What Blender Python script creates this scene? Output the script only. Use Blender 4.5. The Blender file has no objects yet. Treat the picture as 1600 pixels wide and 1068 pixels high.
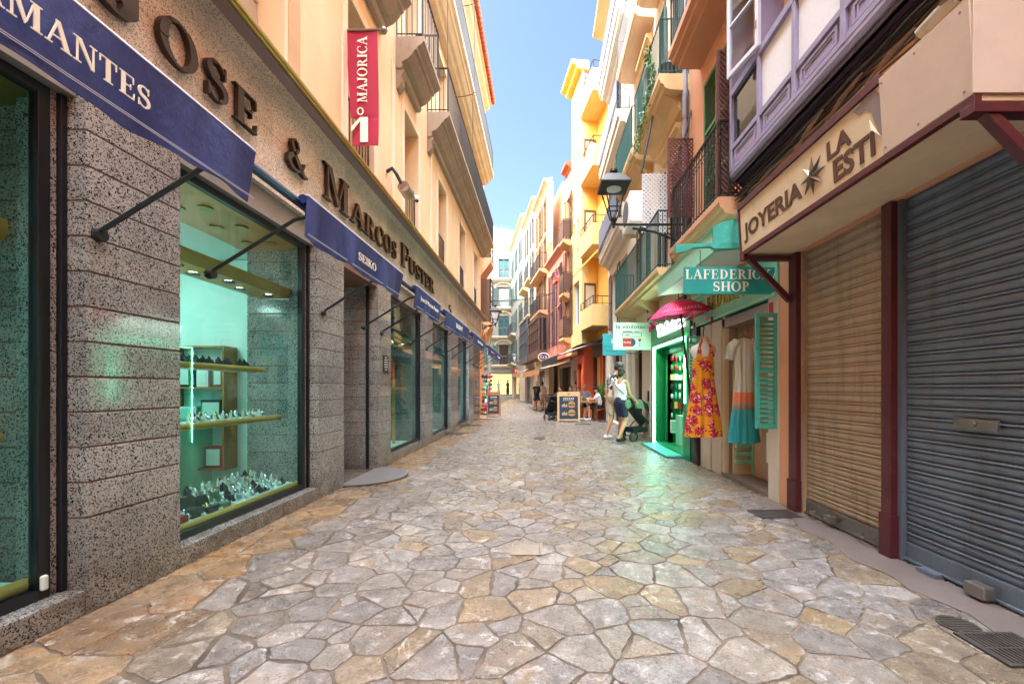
import bpy, bmesh, math, random
from mathutils import Vector, Matrix
random.seed(7)
C = bpy.context.scene.collection
SC = bpy.context.scene
PI = math.pi

# ---------------------------------------------------------------- camera, sky, sun, exposure
F = 650.0; VX = 846.0; VY = 607.0; H = 1.25      # pixels per unit slope, street vanishing point, eye height
cam = bpy.data.cameras.new('camera')
cam.sensor_width = 36; cam.lens = F / 1600 * 36
cam.shift_x = -(VX - 800) / 1600; cam.shift_y = (VY - 534) / 1600
cam.clip_start = 0.05; cam.clip_end = 3000
camo = bpy.data.objects.new('camera', cam); C.objects.link(camo)
camo.location = (0, 0, H); camo.rotation_euler = (PI / 2, 0, 0)
SC.camera = camo

SUN_EL = 48.0; SUN_AZ = 252.0                     # from the left and a little behind the camera
W = bpy.data.worlds.new('World'); SC.world = W; W.use_nodes = True
nt = W.node_tree; nt.nodes.clear()
sky = nt.nodes.new('ShaderNodeTexSky'); sky.sky_type = 'NISHITA'; sky.sun_disc = False
sky.sun_elevation = math.radians(SUN_EL); sky.sun_rotation = math.radians(SUN_AZ)
sky.altitude = 0; sky.air_density = 1.0; sky.dust_density = 2.6; sky.ozone_density = 1.2
bg = nt.nodes.new('ShaderNodeBackground'); bg.inputs['Strength'].default_value = 0.10
out = nt.nodes.new('ShaderNodeOutputWorld')
# bright cloud added over the unseen upper sky to light the street, wisps lower
FILL_CLOUD_A, FILL_CLOUD_B, CLOUD = 0.30, 0.62, (37, 41, 45, 1)
tc = nt.nodes.new('ShaderNodeTexCoord')
mp = nt.nodes.new('ShaderNodeMapping'); mp.inputs['Scale'].default_value = (1.6, 1.6, 4.0)
no = nt.nodes.new('ShaderNodeTexNoise'); no.inputs['Scale'].default_value = 2.0; no.inputs['Detail'].default_value = 7; no.inputs['Roughness'].default_value = 0.55
nt.links.new(tc.outputs['Generated'], mp.inputs['Vector']); nt.links.new(mp.outputs[0], no.inputs['Vector'])
sx = nt.nodes.new('ShaderNodeSeparateXYZ'); nt.links.new(tc.outputs['Generated'], sx.inputs[0])
def wm(op, a, b):
    m = nt.nodes.new('ShaderNodeMath'); m.operation = op
    for i, v in enumerate((a, b)):
        if hasattr(v, 'is_linked'): nt.links.new(v, m.inputs[i])
        else: m.inputs[i].default_value = v
    return m.outputs[0]
# added cloud brightens the unseen sky overhead and behind, blue stays open ahead
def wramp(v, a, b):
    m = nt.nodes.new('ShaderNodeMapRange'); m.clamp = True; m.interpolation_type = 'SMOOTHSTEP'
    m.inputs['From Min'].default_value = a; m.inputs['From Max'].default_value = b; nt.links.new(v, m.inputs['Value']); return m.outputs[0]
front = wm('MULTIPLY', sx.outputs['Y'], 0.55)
cover = wramp(wm('SUBTRACT', sx.outputs['Z'], front), FILL_CLOUD_A, FILL_CLOUD_B)
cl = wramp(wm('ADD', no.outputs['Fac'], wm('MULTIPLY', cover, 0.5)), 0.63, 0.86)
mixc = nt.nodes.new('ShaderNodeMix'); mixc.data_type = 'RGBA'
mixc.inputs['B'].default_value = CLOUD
tint = nt.nodes.new('ShaderNodeMix'); tint.data_type = 'RGBA'; tint.blend_type = 'MULTIPLY'; tint.inputs['Factor'].default_value = 1; tint.inputs['B'].default_value = (0.92, 0.98, 1.0, 1)
nt.links.new(sky.outputs[0], tint.inputs['A'])
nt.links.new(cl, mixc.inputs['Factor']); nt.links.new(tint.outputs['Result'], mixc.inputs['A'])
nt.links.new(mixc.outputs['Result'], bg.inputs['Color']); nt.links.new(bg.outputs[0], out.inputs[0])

sl = bpy.data.lights.new('sun', 'SUN'); sl.energy = 2.1; sl.angle = math.radians(0.5); sl.color = (1, 0.94, 0.84)
so = bpy.data.objects.new('sun', sl); C.objects.link(so)
_e, _a = math.radians(SUN_EL), math.radians(SUN_AZ)
SUN_DIR = Vector((math.sin(_a) * math.cos(_e), math.cos(_a) * math.cos(_e), math.sin(_e)))
so.rotation_euler = SUN_DIR.to_track_quat('Z', 'Y').to_euler()
SC.view_settings.view_transform = 'Standard'; SC.view_settings.look = 'None'
SC.view_settings.exposure = 2.12; SC.view_settings.gamma = 1.0
SC.cycles.max_bounces = 10; SC.cycles.diffuse_bounces = 6; SC.cycles.glossy_bounces = 4
SC.cycles.transparent_max_bounces = 16; SC.cycles.sample_clamp_indirect = 12
SC.cycles.caustics_reflective = False; SC.cycles.caustics_refractive = False

# ---------------------------------------------------------------- materials
def srgb(h):
    h = h.lstrip('#'); r = []
    for i in (0, 2, 4):
        c = int(h[i:i + 2], 16) / 255
        r.append(c / 12.92 if c <= 0.04045 else ((c + 0.055) / 1.055) ** 2.4)
    return (r[0], r[1], r[2], 1)

def col(c):
    if isinstance(c, str): return srgb(c)
    return tuple(c) + (1,) if len(c) == 3 else tuple(c)

class NT:
    def __init__(s, name):
        s.m = bpy.data.materials.new(name); s.m.use_nodes = True
        s.t = s.m.node_tree; s.p = s.t.nodes['Principled BSDF']
        g = s.n('ShaderNodeNewGeometry'); s.pos = g.outputs['Position']; s.geo = g
    def n(s, k, **kw):
        x = s.t.nodes.new(k)
        for a, b in kw.items(): setattr(x, a, b)
        return x
    def l(s, a, b): s.t.links.new(a, b)
    def mapping(s, scale=(1, 1, 1), rot=(0, 0, 0), src=None):
        m = s.n('ShaderNodeMapping'); m.inputs['Scale'].default_value = scale; m.inputs['Rotation'].default_value = rot
        s.l(src or s.pos, m.inputs['Vector']); return m.outputs[0]
    def noise(s, scale, detail=4, rough=0.6, vec=None, dist=0.0):
        x = s.n('ShaderNodeTexNoise'); x.inputs['Scale'].default_value = scale; x.inputs['Detail'].default_value = detail
        x.inputs['Roughness'].default_value = rough; x.inputs['Distortion'].default_value = dist
        s.l(vec or s.pos, x.inputs['Vector']); return x.outputs['Fac']
    def voro(s, scale, vec=None, feature='F1', out='Distance', rnd=1.0):
        x = s.n('ShaderNodeTexVoronoi', feature=feature); x.inputs['Scale'].default_value = scale
        x.inputs['Randomness'].default_value = rnd
        s.l(vec or s.pos, x.inputs['Vector']); return x.outputs[out]
    def ramp(s, fac, stops, interp='LINEAR'):
        r = s.n('ShaderNodeValToRGB'); e = r.color_ramp.elements; r.color_ramp.interpolation = interp
        while len(e) < len(stops): e.new(0.5)
        for i, (p, c) in enumerate(stops):
            e[i].position = p; e[i].color = col(c) if not isinstance(c, (int, float)) else (c, c, c, 1)
        s.l(fac, r.inputs[0]); return r.outputs[0]
    def mix(s, fac, a, b, mode='MIX'):
        m = s.n('ShaderNodeMix', data_type='RGBA', blend_type=mode)
        for v, k in ((fac, 'Factor'), (a, 'A'), (b, 'B')):
            if hasattr(v, 'is_linked'): s.l(v, m.inputs[k])
            else: m.inputs[k].default_value = v if k == 'Factor' else col(v)
        return m.outputs['Result']
    def math(s, op, a, b=0.0):
        m = s.n('ShaderNodeMath', operation=op)
        for i, v in enumerate((a, b)):
            if hasattr(v, 'is_linked'): s.l(v, m.inputs[i])
            else: m.inputs[i].default_value = v
        return m.outputs[0]
    def bump(s, height, strength=0.3, dist=0.01):
        b = s.n('ShaderNodeBump'); b.inputs['Strength'].default_value = strength; b.inputs['Distance'].default_value = dist
        s.l(height, b.inputs['Height']); s.l(b.outputs[0], s.p.inputs['Normal'])
    def set(s, **kw):
        for k, v in kw.items():
            i = s.p.inputs[k]
            if hasattr(v, 'is_linked'): s.l(v, i)
            else: i.default_value = v
        return s

def paint(name, c, rough=0.55, var=0.12, scale=3.0, grime=0.0, grime_col='#3a332c', bump=0.0, metal=0.0, bscale=60, spec=0.5, streak=False):
    """A painted or plain surface with uneven tone, some wear and optional dirt."""
    n = NT(name); c = col(c)
    f = n.noise(scale, 6, 0.65, vec=n.mapping((1, 1, 0.25)) if streak else None)
    hi = tuple(min(1, x * (1 + var)) for x in c[:3]) + (1,); lo = tuple(x * (1 - var) for x in c[:3]) + (1,)
    base = n.mix(n.ramp(f, [(0.3, 0), (0.7, 1)]), lo, hi)
    if grime > 0:
        g = n.ramp(n.noise(scale * 2.3, 8, 0.72, dist=0.6), [(0.55, 0), (0.75, 1)])
        base = n.mix(n.math('MULTIPLY', g, grime), base, grime_col)
    if streak and grime > .1:
        run = n.ramp(n.noise(5.5, 6, .68, n.mapping((1, 1, .12))), [(.55, 0), (.78, .35)]); base = n.mix(run, base, grime_col)
        pt_ = n.ramp(n.noise(.8, 5, .6), [(.48, 0), (.62, .22)]); base = n.mix(pt_, base, tuple(min(1, x * 1.25) for x in c[:3]) + (1,))
    n.set(**{'Base Color': base, 'Roughness': rough, 'Metallic': metal, 'Specular IOR Level': spec})
    if bump > 0: n.bump(n.noise(bscale, 5, 0.7), bump, 0.01)
    return n.m

def emit(name, c, s):
    n = NT(name); n.set(**{'Base Color': col(c), 'Emission Color': col(c), 'Emission Strength': s, 'Roughness': 0.5}); return n.m

def pane(name, tint=(0.9, 0.95, 0.93), rough=0.02, f0=1.5):
    """A thin pane of glass: clear where looked straight through, mirror-like at a slant."""
    m = bpy.data.materials.new(name); m.use_nodes = True; t = m.node_tree; t.nodes.clear()
    o = t.nodes.new('ShaderNodeOutputMaterial'); mx = t.nodes.new('ShaderNodeMixShader')
    tr = t.nodes.new('ShaderNodeBsdfTransparent'); tr.inputs[0].default_value = col(tint)
    gl = t.nodes.new('ShaderNodeBsdfGlossy'); gl.inputs['Roughness'].default_value = rough
    fr = t.nodes.new('ShaderNodeFresnel'); fr.inputs['IOR'].default_value = f0
    ge = t.nodes.new('ShaderNodeNewGeometry'); bf = t.nodes.new('ShaderNodeMath'); bf.operation = 'SUBTRACT'; bf.inputs[0].default_value = 1
    ml = t.nodes.new('ShaderNodeMath'); ml.operation = 'MULTIPLY'
    t.links.new(ge.outputs['Backfacing'], bf.inputs[1]); t.links.new(fr.outputs[0], ml.inputs[0]); t.links.new(bf.outputs[0], ml.inputs[1])
    t.links.new(ml.outputs[0], mx.inputs[0])
    t.links.new(tr.outputs[0], mx.inputs[1]); t.links.new(gl.outputs[0], mx.inputs[2]); t.links.new(mx.outputs[0], o.inputs[0])
    return m

def granite(name, light, mid, dark, rough=0.07, grain=170):
    n = NT(name)
    wv = n.n('ShaderNodeVectorMath', operation='ADD')
    d = n.n('ShaderNodeTexNoise'); d.inputs['Scale'].default_value = 40; n.l(n.pos, d.inputs['Vector'])
    sc = n.n('ShaderNodeVectorMath', operation='SCALE'); sc.inputs['Scale'].default_value = 0.014
    n.l(d.outputs['Color'], sc.inputs[0]); n.l(n.pos, wv.inputs[0]); n.l(sc.outputs[0], wv.inputs[1])
    cell = n.voro(grain, wv.outputs[0], out='Color'); sep = n.n('ShaderNodeSeparateColor'); n.l(cell, sep.inputs[0])
    clump = n.noise(90, 4, 0.7)
    v = n.math('ADD', n.math('MULTIPLY', sep.outputs[0], 0.62), n.math('MULTIPLY', clump, 0.75))
    base = n.ramp(v, [(0.0, dark), (0.47, dark), (0.52, mid), (0.62, light), (0.95, light)])
    big = n.ramp(n.noise(2.1, 6, .7), [(0.3, 0.70), (0.7, 1.12)])
    base = n.mix(1.0, base, big, 'MULTIPLY'); base = n.mix(1.0, base, n.ramp(n.geo.outputs['Random Per Island'], [(0, .80), (1, 1.14)]), 'MULTIPLY')
    low = n.n('ShaderNodeSeparateXYZ'); n.l(n.pos, low.inputs[0]); gr = n.math('MULTIPLY', n.ramp(low.outputs[2], [(.0, 1), (.35, 0)]), n.ramp(n.noise(6, 6, .7), [(.42, 0), (.6, .7)])); base = n.mix(gr, base, '#4a3f36')
    n.set(**{'Base Color': base, 'Roughness': n.ramp(n.noise(5, 4), [(0.3, rough), (0.8, rough + 0.10)])})
    return n.m

M = {}
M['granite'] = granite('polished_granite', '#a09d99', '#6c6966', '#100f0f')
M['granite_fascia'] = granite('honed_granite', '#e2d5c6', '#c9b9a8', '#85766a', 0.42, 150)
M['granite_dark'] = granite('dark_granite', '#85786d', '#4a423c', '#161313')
M['mortar'] = paint('granite_joint', '#6d5137', 0.9, 0.2)
M['ochre'] = paint('ochre_stucco', '#dfc29c', 0.9, 0.11, 1.2, 0.20, '#b59673', 0.14, streak=True)
M['cream'] = paint('cream_render', '#ded0b8', 0.85, 0.08, 1.6, 0.16, '#8c7a62', 0.08)
M['stone'] = paint('weathered_limestone', '#9c8d7e', 0.9, 0.18, 2.6, 0.5, '#55483e', 0.35, streak=True)
M['stone_pale'] = paint('pale_limestone', '#d3c4a8', 0.9, 0.12, 2.2, 0.25, '#8d7458', 0.2)
M['stone_blind'] = paint('grey_slatted_blind', '#a99c88', 0.7, 0.10, 2)
M['copper_band'] = paint('tan_stone_band', '#c39f7b', 0.85, 0.08, 2)
M['gold'] = paint('brass_trim', '#b08d45', 0.3, 0.12, 4, 0.2, '#5b431a', 0, 0.75)
M['soffit'] = paint('mauve_soffit', '#8d8182', 0.5, 0.08)
M['navy'] = paint('navy_canvas', '#36427f', 0.8, 0.32, 6, 0.34, '#5f69a2', 0.75, bscale=13, streak=True)
M['navy_bar'] = paint('navy_painted_metal', '#16255e', 0.35, 0.06)
M['white_trim'] = paint('white_edge', '#cfd2e0', 0.5, 0.05)
M['letter_white'] = paint('cream_lettering', '#efe8d6', 0.8, 0.04)
M['bronze'] = paint('bronze_letter', '#3b2c26', 0.42, 0.15, 6, 0.2, '#1c1512', 0, 0.35)
M['black'] = paint('black_metal', '#121214', 0.42, 0.1, 5)
M['iron'] = paint('wrought_iron', '#2b2527', 0.55, 0.2, 8, 0.3, '#5c4436')
M['iron_grey'] = paint('grey_iron', '#4d4a4d', 0.55, 0.15, 8)
M['frame_dark'] = paint('dark_bronze_frame', '#15141a', 0.3, 0.1)
M['lintel'] = paint('grey_aluminium', '#9c9a98', 0.35, 0.08, 3, 0.12, '#4d4a48', 0, 0.4)
M['glass_shop'] = pane('tinted_shop_glass', (0.68, 0.89, 0.88))
M['glass'] = pane('window_glass', (0.85, 0.9, 0.9))
M['dark_glass'] = NT('dark_window_glass').set(**{'Base Color': col('#23282c'), 'Roughness': 0.06, 'Specular IOR Level': 0.8}).m
M['majorica'] = paint('crimson_banner', '#a01c3e', 0.75, 0.10, 3, bump=0.05)
M['terracotta'] = paint('terracotta_tile', '#b4552f', 0.85, 0.25, 7, 0.3, '#6d3b25', 0.2)
M['brown_wood'] = paint('brown_wood', '#5a3a2a', 0.6, 0.2, 6, streak=True)
M['teal_shutter'] = paint('teal_shutter_paint', '#2f5a58', 0.6, 0.15, 5)
M['green_shutter'] = paint('green_shutter_paint', '#4e7a48', 0.6, 0.15, 5)
M['orange'] = paint('orange_stucco', '#d8a07c', 0.9, 0.11, 1.3, 0.22, '#a5653e', 0.12, streak=True)
M['orange_soffit'] = paint('orange_balcony_render', '#c8916f', 0.85, 0.08, 2)
M['peach'] = paint('peach_stucco', '#e2c9b0', 0.9, 0.08, 1.3, 0.10, '#b58f6b', 0.08, streak=True)
M['balcony_ochre'] = paint('ochre_balcony_render', '#d2b284', 0.9, 0.12, 2, 0.15, '#9a7544', 0.1)
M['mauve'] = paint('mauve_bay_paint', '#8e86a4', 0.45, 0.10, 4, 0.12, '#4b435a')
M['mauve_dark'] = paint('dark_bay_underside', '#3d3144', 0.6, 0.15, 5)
M['maroon'] = paint('maroon_paint', '#541f26', 0.45, 0.2, 6, 0.22, '#8c6a58', 0.1)
M['curtain'] = paint('white_frosted_film', '#dcdce2', 0.7, 0.04, 40, bump=0.2, bscale=25)
M['plywood'] = paint('faded_pink_board', '#cdb8a6', 0.75, 0.10, 2, 0.2, '#a38468', 0.08)
M['sign_cream'] = paint('cream_sign_board', '#dcc8a8', 0.7, 0.09, 3, 0.32, '#9b7a50', 0.05)
M['sign_brown'] = paint('brown_sign_lettering', '#5a3a28', 0.7, 0.15, 9)
M['star_metal'] = paint('tarnished_nickel', '#6c6458', 0.35, 0.25, 9, 0.3, '#33302c', 0, 0.8)
def slat_paint(name, c, rough, metal, rust):
    n = NT(name); c = col(c)
    f = n.noise(2.2, 6, .65, n.mapping((1, 1, .4))); base = n.mix(n.ramp(f, [(.3, 0), (.7, 1)]), tuple(x * .82 for x in c[:3]), tuple(min(1, x * 1.12) for x in c[:3]))
    drip = n.ramp(n.noise(9, 6, .7, n.mapping((1, 1, .10))), [(.50, 0), (.72, .55)]); base = n.mix(drip, base, '#4b4038')
    scr = n.ramp(n.noise(16, 8, .75, n.mapping((1, .22, 3.2))), [(.63, 0), (.68, .8)]); base = n.mix(scr, base, rust)
    lite = n.ramp(n.noise(14, 8, .75, n.mapping((1, .3, 2.6), src=n.pos)), [(.28, .6), (.34, 0)]); base = n.mix(lite, base, '#d8cfc2')
    n.set(**{'Base Color': base, 'Roughness': n.ramp(n.noise(6, 5), [(.3, rough - .08), (.7, rough + .15)]), 'Metallic': metal}); n.bump(n.noise(7, 5, .6), .25, .02); return n.m
M['shutter_tan'] = slat_paint('tan_roller_shutter', '#b39d85', .48, .1, '#6b4a33')
M['shutter_grey'] = slat_paint('slate_roller_shutter', '#727d8d', .42, .3, '#4a4541')
M['steel'] = paint('worn_steel', '#8b8680', 0.4, 0.2, 6, 0.3, '#3c352f', 0, 0.7)
M['mint'] = paint('mint_paint', '#8fd0b4', 0.55, 0.08, 3, 0.1, '#5fa48c')
M['teal'] = paint('turquoise_weathered_paint', '#3fa898', 0.55, 0.18, 7, 0.35, '#9bd8cb', 0.15)
M['teal_sign'] = paint('teal_sign_board', '#1f9a93', 0.5, 0.16, 6, 0.15, '#17746d')
M['canopy'] = paint('pale_canopy_panel', '#dfe9e2', 0.5, 0.05, 3)
M['gold_letter'] = paint('gold_lettering', '#c8a54a', 0.4, 0.1, 5, 0, '#000000', 0, 0.6)
M['neon_green_paint'] = paint('emerald_shopfront_paint', '#0d7a48', 0.35, 0.10, 3)
M['neon'] = emit('green_neon_tube', (0.25, 1.0, 0.62), 19)
M['neon_white'] = emit('glowing_white_letters', (0.7, 1.0, 0.85), 4)
M['white_wall'] = paint('white_render', '#cdc6ba', 0.85, 0.06, 2, 0.12, '#a89a8a', 0.06)
M['pillar_white'] = paint('scuffed_white_pillar', '#d8cabb', 0.75, 0.08, 4, 0.2, '#8f7d6c', 0.05)
M['beige'] = paint('beige_render', '#c9b7a6', 0.85, 0.07, 2, 0.12, '#95836f')
M['charcoal'] = paint('charcoal_panel', '#2b3038', 0.5, 0.1)
M['brown_lattice'] = paint('russet_lattice', '#693834', 0.6, 0.15, 7)
M['white_plastic'] = paint('white_plastic', '#e4e3e4', 0.4, 0.04)
M['grey_board'] = paint('slate_blue_board', '#6d7488', 0.6, 0.06)
M['yellow'] = paint('yellow_stucco', '#dcbd80', 0.9, 0.07, 1.5, 0.07, '#c7974c', 0.06)
M['yellow_deep'] = paint('deep_and_shaded_yellow', '#eab452', 0.9, 0.06, 1.5)  # deeper side walls carry shade and bounced light in the colour; trims share it
M['pink'] = paint('salmon_pink_stucco', '#c07a6a', 0.9, 0.08, 1.2, 0.08, '#b8705e')
M['apricot'] = paint('apricot_stucco', '#c9976a', 0.9, 0.08, 1.2, 0.08, '#c07f4c')
M['ivory'] = paint('ivory_stucco', '#b9ac95', 0.9, 0.06, 1.2, 0.08, '#b9a88c')
M['white_stucco'] = paint('white_stucco', '#989084', 0.9, 0.05, 1.2, 0.05, '#b9b0a0')
M['red_wall'] = paint('vermilion_stucco', '#cc5530', 0.85, 0.08, 1.5)
M['awning_black'] = paint('black_awning_canvas', '#171413', 0.85, 0.12, 5)
M['awning_tan'] = paint('faded_orange_canvas', '#bf8454', 0.85, 0.10, 5)
M['oak'] = paint('oak_wood', '#a9743f', 0.55, 0.18, 9, streak=True)
M['pine'] = paint('pale_pine', '#dcb681', 0.55, 0.12, 9, streak=True)
M['chair_wood'] = paint('chair_wood', '#6b3f24', 0.5, 0.2, 8)
M['pot'] = paint('terracotta_pot', '#b5472a', 0.8, 0.12, 8)
M['leaf'] = paint('leaf', '#3f7a2c', 0.5, 0.3, 9)
M['flower'] = paint('red_flower', '#c2354a', 0.6, 0.3, 30)
M['skin'] = paint('tanned_skin', '#c08a68', 0.55, 0.08, 12)
M['skin_pale'] = paint('fair_skin', '#d3a182', 0.55, 0.08, 12)
M['hair'] = paint('dark_hair', '#2a1c15', 0.5, 0.3, 40)
M['hair_grey'] = paint('grey_hair', '#8b8178', 0.6, 0.2, 40)
M['cloth_white'] = paint('white_cotton', '#e6e7ea', 0.85, 0.05, 9)
M['cloth_navy'] = paint('navy_cotton', '#2b3048', 0.85, 0.1, 9)
M['cloth_black'] = paint('black_cotton', '#191a20', 0.85, 0.15, 9)
M['cloth_beige'] = paint('beige_cotton', '#c9b69c', 0.85, 0.08, 9)
M['cloth_grey'] = paint('grey_violet_cotton', '#867f8e', 0.85, 0.08, 9)
M['sage'] = paint('sage_green_fabric', '#66705f', 0.75, 0.06, 9)
M['pram_black'] = paint('black_pram_fabric', '#15201f', 0.7, 0.15, 9)
M['rubber'] = paint('black_rubber', '#141416', 0.7, 0.1)
M['sky_bag'] = paint('turquoise_bag', '#4fa7b8', 0.7, 0.1)
M['magenta'] = paint('crimson_parasol_cloth', '#dc2264', 0.65, 0.10, 6)
M['magenta_light'] = paint('pale_embroidery', '#e7a9c4', 0.7, 0.1)
M['pole_wood'] = paint('dark_pole_wood', '#4d2b1b', 0.55, 0.2, 10)
M['mat'] = paint('grey_rubber_mat', '#625e5c', 0.85, 0.10, 5, 0.25, '#5a504c', 0.3, bscale=220)
M['cement'] = paint('smooth_cement', '#766a66', 0.5, 0.18, 2.2, 0.45, '#524845', 0.15)
M['iron_grate'] = paint('cast_iron', '#5d5550', 0.5, 0.25, 15, 0.3, '#6a5a4c', 0.1, 0.5)
M['shelf_gold'] = paint('golden_shelf_edge', '#dd9548', 0.35, 0.10, 4)
M['mint_wall'] = paint('pale_mint_wall', '#cfe3da', 0.6, 0.05)
M['lamp'] = emit('shop_downlight', (1.0, 0.93, 0.78), 36)
M['ceiling_lamp'] = emit('shop_ceiling_panel', (0.90, 1.0, 0.96), 18)
M['show_lamp'] = emit('display_strip', (0.60, 0.95, 1.0), 9)
M['watch_metal'] = paint('polished_watch_steel', '#c9ccd0', 0.2, 0.1, 20, metal=0.9)
M['watch_gold'] = paint('polished_watch_gold', '#c9a24a', 0.2, 0.1, 20, metal=0.9)
M['watch_dark'] = paint('dark_watch_strap', '#1c1e24', 0.5, 0.2, 20)
M['box_red'] = paint('red_gift_box', '#a02226', 0.5, 0.1)
M['box_black'] = paint('black_gift_box', '#16181c', 0.4, 0.1)
M['paper'] = paint('white_paper', '#e9e7e2', 0.8, 0.04)
M['copper_lamp'] = paint('rusty_lamp_casing', '#7b5c49', 0.5, 0.2, 8)
M['warm_shop'] = emit('warm_lit_shop', (1.0, 0.78, 0.42), 1.2)
M['warm_lamp'] = emit('warm_bulb', (1.0, 0.75, 0.4), 25)
M['fed_wall'] = paint('cream_shop_interior', '#dcc7a4', 0.7, 0.08)
M['board_navy'] = paint('navy_menu_print', '#27344c', 0.4, 0.3, 3)
M['bun'] = paint('bread_print', '#c68a56', 0.5, 0.3, 60)
M['meat'] = paint('meat_print', '#7a3a30', 0.5, 0.3, 60)
M['chips'] = paint('chips_print', '#d6bf8a', 0.5, 0.3, 80)
M['purple'] = paint('purple_sign_enamel', '#40305c', 0.4, 0.1)
M['red_sign'] = paint('red_sign_enamel', '#bf2a2e', 0.4, 0.1)
M['cyan_sign'] = paint('cyan_sign_board', '#3cb8c4', 0.5, 0.08)
M['pale_sign'] = paint('pale_mint_sign', '#d5e2d8', 0.5, 0.05)
M['ink'] = paint('black_print', '#202427', 0.6, 0.05)
M['slate_door'] = paint('slate_blue_door', '#6e7f98', 0.5, 0.08)
M['pvc'] = paint('grey_downpipe', '#8b8a98', 0.5, 0.12, 4)
M['cable'] = paint('black_cable', '#1b191a', 0.6, 0.1)
M['old_wood'] = paint('splintered_wood', '#5f4232', 0.8, 0.3, 10, streak=True)

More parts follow.
